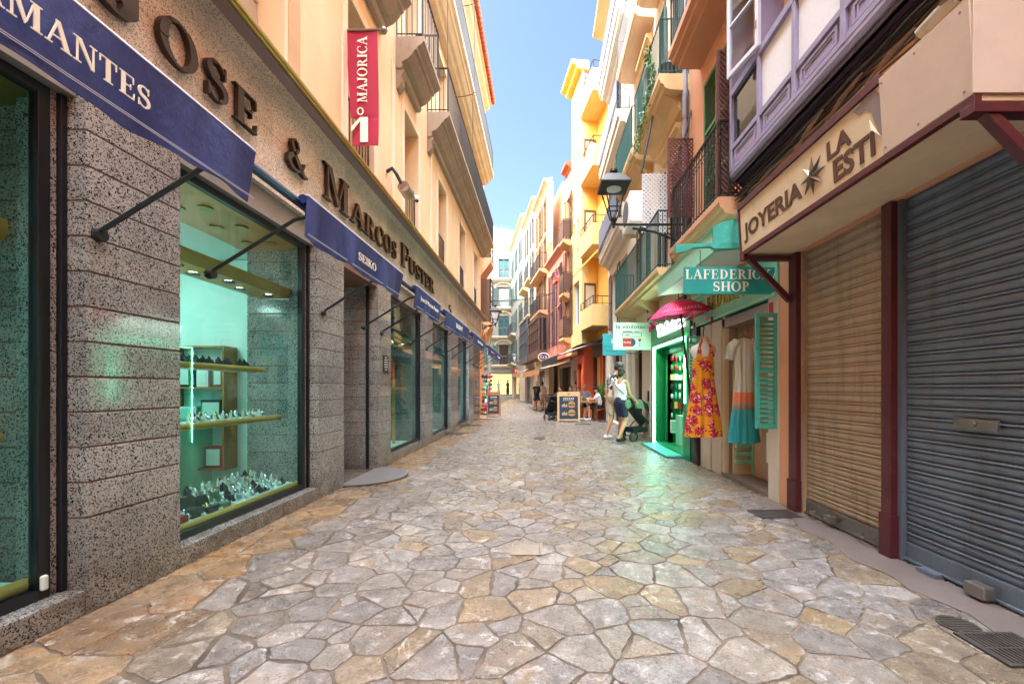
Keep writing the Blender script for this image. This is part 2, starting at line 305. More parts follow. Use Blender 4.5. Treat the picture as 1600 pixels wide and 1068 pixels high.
# ---------------------------------------------------------------- mesh building
class MB:
    def __init__(s): s.v = []; s.f = []; s.mi = []; s.cur = 0
    def add(s, vs, fs):
        b = len(s.v); s.v += [tuple(v) for v in vs]; s.f += [tuple(b + i for i in f) for f in fs]; s.mi += [s.cur] * len(fs)
    def box(s, x0, x1, y0, y1, z0, z1): s.bbox((x0, y0, z0), (x1 - x0, 0, 0), (0, y1 - y0, 0), (0, 0, z1 - z0)); return s
    def bbox(s, o, a, b, c):
        o, a, b, c = map(Vector, (o, a, b, c))
        s.add([o, o + a, o + a + b, o + b, o + c, o + a + c, o + a + b + c, o + b + c],
              [(0, 3, 2, 1), (4, 5, 6, 7), (0, 1, 5, 4), (1, 2, 6, 5), (2, 3, 7, 6), (3, 0, 4, 7)]); return s
    def prism(s, pts, off):
        pts = [Vector(p) for p in pts]; off = Vector(off); n = len(pts)
        s.add(pts + [p + off for p in pts], [tuple(range(n - 1, -1, -1)), tuple(range(n, 2 * n))] + [(i, (i + 1) % n, n + (i + 1) % n, n + i) for i in range(n)]); return s
    def strip(s, a, b, off):
        """solid band between two equal polylines, extruded by off"""
        for i in range(len(a) - 1): s.prism([a[i], a[i + 1], b[i + 1], b[i]], off)
        return s
    def cyl(s, p0, p1, r0, r1=None, n=10, caps=True):
        p0, p1 = Vector(p0), Vector(p1); r1 = r0 if r1 is None else r1; d = p1 - p0
        if d.length < 1e-9: return s
        u = d.orthogonal().normalized(); w = d.normalized().cross(u); vs = []
        for p, r in ((p0, r0), (p1, r1)):
            for i in range(n):
                a = 2 * PI * i / n; vs.append(p + u * math.cos(a) * r + w * math.sin(a) * r)
        fs = [(i, (i + 1) % n, n + (i + 1) % n, n + i) for i in range(n)]
        if caps: fs += [tuple(range(n - 1, -1, -1)), tuple(range(n, 2 * n))]
        s.add(vs, fs); return s
    def tube(s, pts, r, n=6):
        pts = [Vector(p) for p in pts]; u = None; rings = []
        for i, p in enumerate(pts):
            d = (pts[min(i + 1, len(pts) - 1)] - pts[max(i - 1, 0)]).normalized()
            u = d.orthogonal().normalized() if u is None else (u - d * u.dot(d)).normalized()
            w = d.cross(u); rr = r[i] if isinstance(r, (list, tuple)) else r
            rings.append([p + u * math.cos(2 * PI * k / n) * rr + w * math.sin(2 * PI * k / n) * rr for k in range(n)])
        vs = [v for g in rings for v in g]; m = len(pts)
        fs = [(i * n + k, i * n + (k + 1) % n, (i + 1) * n + (k + 1) % n, (i + 1) * n + k) for i in range(m - 1) for k in range(n)]
        fs += [tuple(range(n - 1, -1, -1)), tuple(range((m - 1) * n, m * n))]
        s.add(vs, fs); return s
    def lathe(s, prof, c=(0, 0, 0), n=16, sx=1, sy=1):
        c = Vector(c); vs = []
        for r, z in prof:
            for k in range(n):
                a = 2 * PI * k / n; vs.append(c + Vector((r * math.cos(a) * sx, r * math.sin(a) * sy, z)))
        m = len(prof)
        fs = [(i * n + k, i * n + (k + 1) % n, (i + 1) * n + (k + 1) % n, (i + 1) * n + k) for i in range(m - 1) for k in range(n)]
        fs += [tuple(range(n - 1, -1, -1)), tuple(range((m - 1) * n, m * n))]
        s.add(vs, fs); return s
    def ball(s, c, r, nu=10, nv=7):
        rx, ry, rz = (r, r, r) if isinstance(r, (int, float)) else r
        s.lathe([(max(math.sin(PI * i / nv), 0.02), -math.cos(PI * i / nv) * rz) for i in range(nv + 1)], c, nu, rx, ry); return s
    def caps(s, p0, p1, r0, r1=None, n=10):
        r1 = r0 if r1 is None else r1
        s.cyl(p0, p1, r0, r1, n); s.ball(p0, r0, n, 6); s.ball(p1, r1, n, 6); return s
    def grid(s, fn, nu, nv):
        vs = [fn(i / nu, j / nv) for j in range(nv + 1) for i in range(nu + 1)]
        s.add(vs, [(j * (nu + 1) + i, j * (nu + 1) + i + 1, (j + 1) * (nu + 1) + i + 1, (j + 1) * (nu + 1) + i) for j in range(nv) for i in range(nu)]); return s
    def sheet(s, fn, nu, nv, th):
        """a curved sheet with a thickness; fn(u, v) -> (point, normal)"""
        a = [fn(i / nu, j / nv) for j in range(nv + 1) for i in range(nu + 1)]
        N = len(a); vs = [Vector(p) for p, q in a] + [Vector(p) + Vector(q) * th for p, q in a]; w = nu + 1; fs = []
        for j in range(nv):
            for i in range(nu):
                q = (j * w + i, j * w + i + 1, (j + 1) * w + i + 1, (j + 1) * w + i)
                fs += [q[::-1], tuple(N + k for k in q)]
        rim = [i for i in range(nu)] + [j * w + nu for j in range(nv)] + [nv * w + i for i in range(nu, 0, -1)] + [j * w for j in range(nv, 0, -1)]
        for k in range(len(rim)):
            p, q = rim[k], rim[(k + 1) % len(rim)]; fs.append((p, q, N + q, N + p))
        s.add(vs, fs); return s
    # boxes in a facade's own directions: s along it, d out of it, z up
    def fb(s, fr, s0, s1, d0, d1, z0, z1):
        o = fr(s0, d0, z0); s.bbox(o, fr(s1, d0, z0) - o, fr(s0, d1, z0) - o, Vector((0, 0, z1 - z0))); return s
    def prof(s, fr, s0, s1, pts):
        """a moulding: (d, z) profile carried from s0 to s1"""
        a = [fr(s0, d, z) for d, z in pts]; s.prism(a, fr(s1, 0, 0) - fr(s0, 0, 0)); return s
    def mesh(s, name, mats, smooth=False, merge=False):
        me = bpy.data.meshes.new(name); me.from_pydata(s.v, [], s.f)
        for m in (mats if isinstance(mats, (list, tuple)) else [mats]): me.materials.append(m)
        if max(s.mi, default=0) > 0: me.polygons.foreach_set('material_index', s.mi)
        bm = bmesh.new(); bm.from_mesh(me)
        if merge: bmesh.ops.remove_doubles(bm, verts=bm.verts, dist=1e-5)
        bmesh.ops.recalc_face_normals(bm, faces=bm.faces); bm.to_mesh(me); bm.free()
        if smooth:
            me.polygons.foreach_set('use_smooth', [True] * len(me.polygons))
            try: me.set_sharp_from_angle(angle=math.radians(42))
            except Exception: pass
        me.update(); return me
    def build(s, name, mat, parent=None, smooth=False, bevel=0, merge=False):
        mats = [M[k] if isinstance(k, str) else k for k in (mat if isinstance(mat, (list, tuple)) else [mat])]
        o = bpy.data.objects.new(name, s.mesh(name, mats, smooth, merge)); C.objects.link(o)
        if parent is not None: adopt(o, parent)
        if bevel:
            b = o.modifiers.new('bevel', 'BEVEL'); b.width = bevel; b.segments = 2; b.limit_method = 'ANGLE'; b.angle_limit = math.radians(50)
        return o

def world_of(o):
    m = o.matrix_local if False else Matrix.LocRotScale(o.location, o.rotation_euler, o.scale)
    return world_of(o.parent) @ o.matrix_parent_inverse @ m if o.parent else m

def adopt(o, parent):
    """parent o, its geometry staying in world coordinates"""
    o.parent = parent; o.matrix_parent_inverse = world_of(parent).inverted()

def tag(o, label=None, cat=None, group=None, kind=None):
    for k, v in (('label', label), ('category', cat), ('group', group), ('kind', kind)):
        if v: o[k] = v
    return o

def thing(name, label, cat, loc=(0, 0, 0), group=None, kind=None):
    o = bpy.data.objects.new(name, None); C.objects.link(o); o.location = loc; o.empty_display_size = 0.1
    return tag(o, label, cat, group, kind)

def copy_tree(o, parent=None):
    c = o.copy(); C.objects.link(c)
    if parent is not None: c.parent = parent; c.matrix_parent_inverse = o.matrix_parent_inverse.copy()
    for ch in [x for x in C.objects if x.parent == o]: copy_tree(ch, c)
    return c

class Fr:
    """a facade's directions: O on the wall line, U along the street, N out into it"""
    def __init__(s, O, U, N): s.O, s.U, s.N = Vector(O), Vector(U).normalized(), Vector(N).normalized()
    def __call__(s, a, d, z): return s.O + s.U * a + s.N * d + Vector((0, 0, z))
LW = Fr((-2.516, 0, 0), (0, 1, 0), (1, 0, 0))
RW = Fr((2.6, 0, 0), (0, 1, 0), (-1, 0, 0))
_u = Vector((-0.183, 0.983, 0)); QW = Fr((1.7, 19, 0), _u, (-0.983, -0.183, 0))
def qs(Y): return (Y - 19) / 0.983

def pt(px, py, Y): return Vector(((px - VX) * Y / F, Y, H + (VY - py) * Y / F))

def wall_holes(mb, fr, s0, s1, z0, z1, d0, d1, holes):
    """a wall slab from d0 (back) to d1 (face) with rectangular openings (s0, s1, z0, z1)"""
    S = sorted({s0, s1, *[min(max(h[i], s0), s1) for h in holes for i in (0, 1)]}); Z = sorted({z0, z1, *[min(max(h[i], z0), z1) for h in holes for i in (2, 3)]})
    def solid(i, j):
        if i < 0 or j < 0 or i >= len(S) - 1 or j >= len(Z) - 1: return False
        a, b = (S[i] + S[i + 1]) / 2, (Z[j] + Z[j + 1]) / 2
        return not any(h[0] < a < h[1] and h[2] < b < h[3] for h in holes)
    for i in range(len(S) - 1):
        for j in range(len(Z) - 1):
            if not solid(i, j): continue
            a, b, c, e = S[i], S[i + 1], Z[j], Z[j + 1]
            for d in (d0, d1): mb.add([fr(a, d, c), fr(b, d, c), fr(b, d, e), fr(a, d, e)], [(0, 1, 2, 3)])
            if not solid(i - 1, j): mb.add([fr(a, d0, c), fr(a, d1, c), fr(a, d1, e), fr(a, d0, e)], [(0, 1, 2, 3)])
            if not solid(i + 1, j): mb.add([fr(b, d0, c), fr(b, d1, c), fr(b, d1, e), fr(b, d0, e)], [(0, 1, 2, 3)])
            if not solid(i, j - 1): mb.add([fr(a, d0, c), fr(a, d1, c), fr(b, d1, c), fr(b, d0, c)], [(0, 1, 2, 3)])
            if not solid(i, j + 1): mb.add([fr(a, d0, e), fr(a, d1, e), fr(b, d1, e), fr(b, d0, e)], [(0, 1, 2, 3)])
    return mb

def ring_frame(mb, fr, s0, s1, d0, d1, z0, z1, w, bottom=True):
    mb.fb(fr, s0, s0 + w, d0, d1, z0, z1); mb.fb(fr, s1 - w, s1, d0, d1, z0, z1); mb.fb(fr, s0 + w, s1 - w, d0, d1, z1 - w, z1)
    if bottom: mb.fb(fr, s0 + w, s1 - w, d0, d1, z0, z0 + w)
    return mb

def louvre(mb, o, r, u, w, h, t=0.035, stile=0.05, pitch=0.055, mids=(0.5,)):
    """a louvred shutter leaf: corner o, unit right r, unit up u"""
    o, r, u = Vector(o), Vector(r), Vector(u); n = r.cross(u)
    mb.bbox(o, r * stile, n * t, u * h); mb.bbox(o + r * (w - stile), r * stile, n * t, u * h)
    ys = [0] + [h * m - stile / 2 for m in mids] + [h - stile]
    for y in ys: mb.bbox(o + r * stile + u * y, r * (w - 2 * stile), n * t, u * stile)
    for a, b in zip(ys[:-1], ys[1:]):
        y = a + stile + 0.012
        while y < b - 0.02:
            mb.bbox(o + r * stile + u * y + n * (t * 0.12), r * (w - 2 * stile), n * (t * 0.72) - u * pitch * 0.55, u * 0.009); y += pitch
    return mb

def railing(fr, path, z0, h, name, mat, parent, spacing=0.11, r=0.008, top=0.016, curls=False, mid=None):
    mb = MB(); P = [fr(s, d, z0) for s, d in path]; up = Vector((0, 0, 1))
    for a, b in zip(P[:-1], P[1:]):
        L = (b - a).length; n = max(2, round(L / spacing))
        mb.cyl(a + up * h, b + up * h, top, n=6); mb.cyl(a + up * 0.06, b + up * 0.06, 0.011, n=5)
        if mid: mb.cyl(a + up * mid, b + up * mid, 0.009, n=5)
        for i in range(n + 1):
            q = a + (b - a) * i / n
            mb.cyl(q, q + up * h, r * (1.6 if i in (0, n) else 1), n=5, caps=False)
            if curls and i < n:
                e = (b - a) / n; c = q + e / 2
                mb.tube([q + up * (h - 0.16), q + e * 0.12 + up * (h - 0.08), c + up * (h - 0.035), q + e * 0.88 + up * (h - 0.08), q + e + up * (h - 0.16)], r * 0.7, 4)
                mb.ball(q + up * (h - 0.22), r * 2.2, 5, 4)
    return mb.build(name, mat, parent, smooth=True)

# ---------------------------------------------------------------- lettering
def _R(a, b, c, d): return [(a, b), (c, b), (c, d), (a, d)]
def _S(x, w=0.16): return [_R(x, 0.05, x + w, 0.95), _R(x - 0.075, 0, x + w + 0.075, 0.05), _R(x - 0.075, 0.95, x + w + 0.075, 1)]
def _arc(cx, cy, rx, ry, a0, a1, tv, th, n=28):
    o = []
    for k in range(n):
        q = []
        for a, (x, y) in ((k, (rx, ry)), (k + 1, (rx, ry)), (k + 1, (rx - tv, ry - th)), (k, (rx - tv, ry - th))):
            t = math.radians(a0 + (a1 - a0) * a / n); q.append((cx + x * math.cos(t), cy + y * math.sin(t)))
        o.append(q)
    return o
def _stroke(pts, ws):
    o = []; n = len(pts); L = []; Rr = []
    for i, (x, y) in enumerate(pts):
        x0, y0 = pts[max(i - 1, 0)]; x1, y1 = pts[min(i + 1, n - 1)]; dx, dy = x1 - x0, y1 - y0; l = math.hypot(dx, dy) or 1
        w = ws[min(int(i / (n - 1) * (len(ws) - 1) + 1e-6), len(ws) - 1)]; t = i / (n - 1) * (len(ws) - 1); k = min(int(t), len(ws) - 2); w = ws[k] + (ws[k + 1] - ws[k]) * (t - k)
        L.append((x - dy / l * w / 2, y + dx / l * w / 2)); Rr.append((x + dy / l * w / 2, y - dx / l * w / 2))
    return [[L[i], Rr[i], Rr[i + 1], L[i + 1]] for i in range(n - 1)]
def _ap(cx, cy, rx, ry, a0, a1, n): return [(cx + rx * math.cos(math.radians(a0 + (a1 - a0) * i / n)), cy + ry * math.sin(math.radians(a0 + (a1 - a0) * i / n))) for i in range(n + 1)]
G = {
 'A': ([[(.06, .05), (.12, .05), (.4, 1), (.34, 1)], [(.3, 1.02), (.43, 1.02), (.73, .05), (.55, .05)], _R(.2, .33, .55, .39), _R(-.02, 0, .2, .05), _R(.46, 0, .8, .05)], .8),
 'C': (_arc(.4, .5, .4, .52, 48, 312, .17, .06) + [_R(.61, .66, .67, .96), _R(.61, .06, .66, .24)], .76),
 'D': (_S(.1) + _arc(.26, .5, .46, .5, -90, 90, .17, .05), .8),
 'E': (_S(.1) + [_R(.26, .95, .6, 1), _R(.26, 0, .62, .05), _R(.26, .48, .46, .53), [(.55, .95), (.6, .95), (.6, .7), (.575, .7)], [(.57, .05), (.62, .05), (.64, .3), (.61, .3)], _R(.46, .38, .49, .63)], .7),
 'F': (_S(.1) + [_R(.26, .95, .6, 1), _R(.26, .48, .46, .53), [(.55, .95), (.6, .95), (.6, .7), (.575, .7)], _R(.46, .38, .49, .63)], .65),
 'H': (_S(.1) + _S(.6) + [_R(.26, .48, .6, .53)], .88),
 'I': (_S(.1), .36),
 'J': ([_R(.24, .2, .4, .95), _R(.16, .95, .48, 1)] + _arc(.2, .2, .2, .22, 180, 360, .15, .06) + [_R(-.01, .2, .1, .3)], .52),
 'K': (_S(.1) + [[(.27, .42), (.6, .95), (.67, .95), (.33, .4)], [(.34, .56), (.44, .64), (.78, .05), (.58, .05)], _R(.52, .95, .78, 1), _R(.5, 0, .86, .05)], .86),
 'L': (_S(.1) + [_R(.26, 0, .58, .05), [(.53, .05), (.58, .05), (.6, .32), (.57, .32)]], .66),
 'M': ([_R(.1, .05, .155, .95), _R(0, 0, .25, .05), _R(0, .95, .2, 1), [(.1, 1), (.27, 1), (.52, .12), (.46, 0)], [(.46, 0), (.52, .12), (.76, 1), (.7, 1)]] + _S(.7), .98),
 'N': ([_R(.1, .05, .155, .95), _R(0, 0, .25, .05), _R(0, .95, .2, 1), [(.08, 1), (.26, 1), (.7, 0), (.6, 0)], _R(.645, 0, .7, .95), _R(.55, .95, .8, 1)], .82),
 'O': (_arc(.41, .5, .41, .52, 0, 360, .17, .06, 40), .86),
 'P': (_S(.1) + _arc(.26, .73, .34, .27, -90, 90, .16, .055), .66),
 'R': (_S(.1) + _arc(.26, .73, .34, .27, -90, 90, .16, .055) + [[(.32, .47), (.46, .47), (.74, .05), (.55, .05)], _R(.5, 0, .84, .05)], .82),
 'S': (_stroke(_ap(.3, .745, .2, .225, 25, 262, 16) + _ap(.3, .265, .22, .235, 82, -155, 16), [.05, .06, .1, .15, .17, .15, .1, .06, .05]) + [_R(.475, .68, .52, .99), _R(.06, .01, .1, .32)], .62),
 'T': ([_R(.26, .05, .42, .95), _R(.18, 0, .5, .05), _R(.02, .95, .66, 1), [(.02, .95), (.07, .95), (.05, .7), (.02, .7)], [(.61, .95), (.66, .95), (.66, .7), (.63, .7)]], .7),
 'U': ([_R(.1, .3, .26, .95), _R(.02, .95, .34, 1), _R(.57, .3, .625, .95), _R(.49, .95, .72, 1)] + _stroke(_ap(.39, .3, .21, .26, 180, 360, 14), [.16, .13, .08, .06, .055]), .76),
 '&': (_stroke([(.72, .46), (.66, .3), (.55, .12), (.38, .03), (.2, .04), (.08, .16), (.1, .32), (.24, .47), (.4, .62), (.47, .78), (.42, .92), (.32, .97), (.22, .9), (.2, .76), (.28, .58), (.42, .36), (.58, .14), (.7, .05), (.82, .05)], [.04, .06, .08, .12, .14, .1, .06, .08, .06, .12, .15, .14, .06]), .86),
 '1': ([_R(.16, 0, .38, 1), [(.16, 1), (.16, .84), (-.02, .6), (-.04, .64)]], .5),
 '5': (_stroke([(.5, .95), (.2, .95), (.16, .55), (.3, .6), (.46, .52), (.52, .32), (.44, .1), (.28, .02), (.12, .08), (.1, .2)], [.08, .1, .09, .1, .14, .15, .12, .08, .1]), .62),
}
def serif(text, caps=None):
    """outline polygons of a line of serif capitals, cap height 1; lower case gives small capitals"""
    x = 0; o = []
    for ch in text:
        if ch == ' ': x += 0.42; continue
        k = 0.7 if ch.islower() else 1.0
        g, w = G[ch.upper()]
        o += [[(x + a * k, b * k) for a, b in q] for q in g]; x += w * k + 0.05
    return o, x - 0.05

def put_polys(mb, polys, o, r, u, depth, sx=1, sy=1):
    o, r, u = Vector(o), Vector(r).normalized(), Vector(u).normalized(); n = r.cross(u)
    for i, q in enumerate(polys):
        mb.prism([o + r * (a * sx) + u * (b * sy) for a, b in q], n * (depth + (i % 7) * depth * 0.02))

def serif_text(text, o, r, u, height, width, depth, name, mat, parent):
    polys, w = serif(text); mb = MB(); put_polys(mb, polys, o, r, u, depth, width / w, height)
    return mb.build(name, mat, parent)

def sans_text(text, o, r, u, height, depth, name, mat, parent, width=None, bold=0.0):
    cu = bpy.data.curves.new('lettering', 'FONT'); cu.body = text; cu.size = 1; cu.extrude = 0.5; cu.offset = bold; cu.resolution_u = 3
    ob = bpy.data.objects.new('lettering', cu); C.objects.link(ob)
    dg = bpy.context.evaluated_depsgraph_get(); dg.update()
    me = bpy.data.meshes.new_from_object(ob.evaluated_get(dg)); bpy.data.objects.remove(ob)
    xs = [v.co.x for v in me.vertices]; ys = [v.co.y for v in me.vertices]; x0, x1, y0, y1 = min(xs), max(xs), min(ys), max(ys)
    k = height / (y1 - y0); kx = k if width is None else width / (x1 - x0)
    o, r, u = Vector(o), Vector(r).normalized(), Vector(u).normalized(); n = r.cross(u)
    for v in me.vertices:
        x, y, z = v.co; v.co = o + r * ((x - x0) * kx) + u * ((y - y0) * k) + n * ((z + 0.5) * depth)
    me.name = name; me.materials.clear(); me.materials.append(M[mat])
    ob = bpy.data.objects.new(name, me); C.objects.link(ob)
    if parent is not None: adopt(ob, parent)
    return ob
XP, YP, ZP = Vector((1, 0, 0)), Vector((0, 1, 0)), Vector((0, 0, 1))

# ================================================================ LEFT: the jeweller's building
LB = thing('jewellery_building', 'long ochre corner building with speckled granite shopfront and stone balconies', 'building', (-2.516, 7, 0))
SE = 17.4                                        # the building's far corner
# granite pillars between the shop windows: (near edge, far edge)
PIL = [(-18, 0.35), (2.30, 2.90), (4.70, 5.30), (6.42, 6.95), (8.98, 9.62), (11.6, 12.55), (14.4, 15.35)]
for a, b in PIL:
    core = MB(); core.fb(LW, a + .005, b - .005, -.8, -.006, 0, 3.1)
    g = MB(); g.fb(LW, a, b, -.81, 0, .002, .53)
    z = .54
    while z < 3.06:
        g.fb(LW, a, b, -.81, 0, z, min(z + .186, 3.1)); z += .195
    p = g.build('pillar', 'granite', LB, bevel=.004)
    core.build('joint', 'mortar', p)
# fascia, lintel strips, cornice
f = MB()
x = -18.0
while x < SE:
    e = min(x + 1.46, SE); f.fb(LW, x + .001, e - .001, -.35, -.012, 3.1, 3.64); f.fb(LW, x + .001, e - .001, -.35, -.012, 3.643, 4.1); x = e
f.build('fascia', 'granite_fascia', LB)
m = MB(); m.fb(LW, -18, SE + .2, -.34, .085, 4.101, 4.13); m.build('soffit', 'granite_fascia', LB)
m = MB(); m.prof(LW, -18, SE + .22, [(.085, 4.105), (.2, 4.10), (.2, 4.2), (.085, 4.2)]); m.build('cornice', 'soffit', LB)
m = MB()
for k, (d, z, r) in enumerate(((.212, 4.125, .014), (.218, 4.158, .018), (.205, 4.195, .014))): m.cyl(LW(-18, d, z), LW(SE + .24, d, z), r, n=10)
m.build('gilt_moulding', 'gold', LB, smooth=True)
m = MB(); m.fb(LW, -18, SE + .22, -.3, .19, 4.201, 4.215); m.build('ledge', 'stone_pale', LB)

# shop windows
WIN = [(.35, 2.30), (2.90, 4.70), (6.95, 8.98), (9.62, 11.6), (12.55, 14.4)]
def watch(kind, x, y, z, rz, big=1.0):
    t = thing('watch_display', 'x', 'watch', (x, y, z), 'wristwatches in the jeweller window')
    m = MB(); s = .011 * big
    m.prism([(-s * 1.6, 0, 0), (s * 1.6, 0, 0), (s * 1.2, 0, s * 5), (-s * 1.2, 0, s * 5)], (0, s * 1.6, 0))
    for v in range(len(m.v)): m.v[v] = tuple(Vector(m.v[v]) + Vector((x, y, z)))
    m.build('stand', 'box_black' if kind == 2 else 'paper', t)
    m = MB(); pts = [(x + math.cos(a) * s * .5, y - s * .4 + math.sin(a) * s * 1.6 * .8, z + s * 3.6 + math.sin(a) * s * 2.6) for a in [i * PI / 6 for i in range(13)]]
    m.tube(pts, s * .55, 5); m.build('strap', ('watch_metal', 'watch_gold', 'watch_dark')[kind], t, smooth=True)
    m = MB(); c = Vector((x, y - s * 1.2, z + s * 2.6)); m.cyl(c, c + Vector((s * .3, -s * .8, s * .5)), s * 1.6, n=12); m.build('dial', ('watch_metal', 'paper', 'watch_dark')[kind], t, smooth=True)
    t.rotation_euler.z = rz; return t
for wi, (a, b) in enumerate(WIN):
    m = MB(); m.fb(LW, a + .001, b - .001, -.30, -.003, 0, .14); m.build('sill', 'granite', LB, bevel=.006)
    m = MB(); m.fb(LW, a + .001, b - .001, -.30, -.07, 2.86, 3.097); m.fb(LW, a + .001, b - .001, -.07, -.055, 2.86, 2.885); m.build('lintel', 'lintel', LB)
    for s in ((b - .07, b - .036), (a + .036, a + .07)):
        m = MB(); m.fb(LW, s[0], s[1], -.3, -.125, .141, 2.859); m.build('pier', 'granite', LB)
    wf = MB(); ring_frame(wf, LW, a + .07, b - .07, -.17, -.115, .142, 2.858, .055)
    wf.fb(LW, b - .034, b - .004, -.2, -.1, .141, 2.859); wf.fb(LW, a + .004, a + .034, -.2, -.1, .141, 2.859)
    fo = wf.build('window_frame', 'frame_dark', LB, bevel=.003)
    m = MB(); m.fb(LW, a + .125, b - .125, -.146, -.140, .197, 2.803); m.build('glass', 'glass_shop', fo)
    # the lit display recess
    m = MB(); m.fb(LW, a + .002, b - .002, -.86, -.2, .10, .135); m.build('display_floor', 'paper', LB)
    m = MB(); m.fb(LW, a + .002, b - .002, -.86, -.18, 2.81, 2.85); c = m.build('display_ceiling', 'shelf_gold' if wi == 1 else 'gold', LB)
    n = 4
    for k in range(n):
        for d in (-.38, -.62):
            m = MB(); q = LW(a + .25 + (b - a - .5) * k / (n - 1), d, 2.8); m.cyl(q + Vector((0, 0, .008)), q, .034, n=14); o = m.build('downlight', 'lamp', c)
            m = MB(); ring = [(.034, .01), (.058, .006), (.058, -.004), (.036, -.004)]; m.lathe(ring, q, 14); m.build('lamp_ring', 'gold', c, smooth=True)
    if wi != 1:
        m = MB(); m.fb(LW, a + .002, b - .002, -.9, -.862, .1, 2.85); m.build('back_panel', 'mint_wall', LB)
    # an upright strip light behind the near jamb
    m = MB(); m.fb(LW, a + .004, a + .03, -.34, -.31, .3, 2.7); m.build('strip_light', 'show_lamp', LB)

# the lit shop room behind the second window
m = MB(); m.fb(LW, 5.06, 5.115, -2.3, -.815, .06, 2.81); m.box(-8.5, -8.4, -.5, 6.4, 0, 2.9); m.box(-8.5, -3.42, 6.4, 6.5, 0, 2.9); m.box(-8.5, -3.42, -.6, -.5, 0, 2.9); m.build('room_wall', 'mint_wall', LB)
m = MB(); m.box(-8.5, -3.4, -.5, 6.4, 2.82, 2.92); rc = m.build('room_ceiling', 'white_plastic', LB)
m = MB(); m.box(-8.5, -3.4, -.5, 6.4, -.02, .06); m.build('room_floor', 'beige', LB)
for i in range(4):
    for j in range(3):
        m = MB(); q = Vector((-4.3 - 1.2 * j, 1.0 + 1.5 * i, 2.805)); m.cyl(q, q + Vector((0, 0, .014)), .16, n=16); m.build('ceiling_light', 'ceiling_lamp', rc)
m = MB(); m.box(-5.2, -5.19, 3.2, 6.3, .06, 2.8); m.build('glass_partition', 'glass_shop', LB)
m = MB(); m.box(-5.21, -5.17, 3.18, 3.215, .06, 2.8); m.box(-5.21, -5.17, 4.2, 4.235, .06, 2.8); m.build('partition_post', 'steel', LB)

# entrance: deep granite-lined porch
m = MB(); m.fb(LW, 5.301, 6.419, -2.2, -2.1, 0, 3.1); m.build('entrance_door', 'charcoal', LB)
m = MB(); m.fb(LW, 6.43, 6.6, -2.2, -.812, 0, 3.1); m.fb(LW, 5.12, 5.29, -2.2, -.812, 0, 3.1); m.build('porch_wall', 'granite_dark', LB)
m = MB(); m.fb(LW, 6.385, 6.418, -.18, -.14, .02, 3.0); m.build('door_track', 'black', LB)
m = MB(); m.fb(LW, 5.301, 6.419, -2.2, -.02, 2.82, 3.09); m.build('porch_ceiling', 'copper_lamp', LB)
m = MB(); m.fb(LW, 5.301, 6.419, -2.2, -.005, -.05, .012); m.build('threshold', 'granite_dark', LB)
# end bay of dark granite with a closed door
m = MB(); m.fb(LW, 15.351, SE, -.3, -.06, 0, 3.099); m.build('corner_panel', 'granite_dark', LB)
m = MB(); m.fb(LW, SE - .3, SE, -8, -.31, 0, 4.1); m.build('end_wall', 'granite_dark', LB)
for z in (1.45, 1.25):
    m = MB(); m.fb(LW, 16.2, 16.5, -.059, -.05, z, z + .14); m.build('notice', 'iron_grey', LB)

# upper wall with window openings
UF = Fr((-2.546, 0, 0), (0, 1, 0), (1, 0, 0))
WS = [(-4.6, -3.75), (-1.9, -1.05), (.75, 1.6), (3.2, 4.12), (5.43, 6.28), (7.68, 8.56), (10.2, 11.1), (12.85, 13.85), (15.6, 16.5)]
FL = [(4.216, 6.42), (7.42, 9.55), (10.45, 12.35)]
holes = [(a, b, z0, z1) for a, b in WS for z0, z1 in FL]
m = MB(); wall_holes(m, UF, -18, SE, 4.216, 13.2, -.42, 0, holes); m.build('upper_wall', 'ochre', LB, merge=True)
m = MB(); m.fb(UF, SE - .42, SE - .01, -8, -.421, 4.216, 13.2); m.build('return_wall', 'ochre', LB)
for (a, b) in WS:
    for fi, (z0, z1) in enumerate(FL):
        m = MB(); w = .13
        m.fb(UF, a - w, a - .001, .0, .022, z0, z1 + w); m.fb(UF, b + .001, b + w, 0, .022, z0, z1 + w); m.fb(UF, a, b, .0, .022, z1 + .001, z1 + w)
        m.build('window_surround', 'cream', LB)
        m = MB(); ring_frame(m, UF, a, b, -.40, -.34, z0, z1, .06); m.fb(UF, (a + b) / 2 - .035, (a + b) / 2 + .035, -.4, -.345, z0 + .06, z1 - .06)
        for k in (1, 2): m.fb(UF, a + .06, b - .06, -.39, -.36, z0 + (z1 - z0) * k / 3 - .015, z0 + (z1 - z0) * k / 3 + .015)
        wn = m.build('window', 'cream' if fi == 0 else 'teal_shutter', LB)
        m = MB(); m.fb(UF, a + .06, b - .06, -.385, -.378, z0 + .06, z1 - .06); m.build('pane', 'dark_glass', wn)
        if fi == 0 and a > 4.5:
            railing(UF, [(a + .02, -.06), (b - .02, -.06)], z0, .95, 'window_rail', 'black', wn, .1, .008)
        if fi > 0:
            m = MB(); louvre(m, UF(a + .05, -.33, z0), UF.U, ZP, (b - a) / 2 - .07, z1 - z0 - .05); louvre(m, UF((a + b) / 2 + .02, -.33, z0), UF.U, ZP, (b - a) / 2 - .07, z1 - z0 - .05); m.build('shutter', 'teal_shutter', LB)
# closed timber blind in the nearest window
m = MB()
for i in range(16): m.fb(UF, 3.205, 4.115, -.3, -.255 - .01 * (i % 2), 4.23 + i * .137, 4.355 + i * .137)
m.build('blind', 'stone_blind', LB)
# pilaster strips
m = MB(); m.fb(UF, 4.14, 4.34, .0, .03, 4.216, 6.84); m.build('pilaster', 'copper_band', LB)
for s in (7.05, 9.5):
    m = MB(); m.fb(UF, s, s + .12, 0, .02, 4.216, 6.84); m.build('pilaster', 'cream', LB)

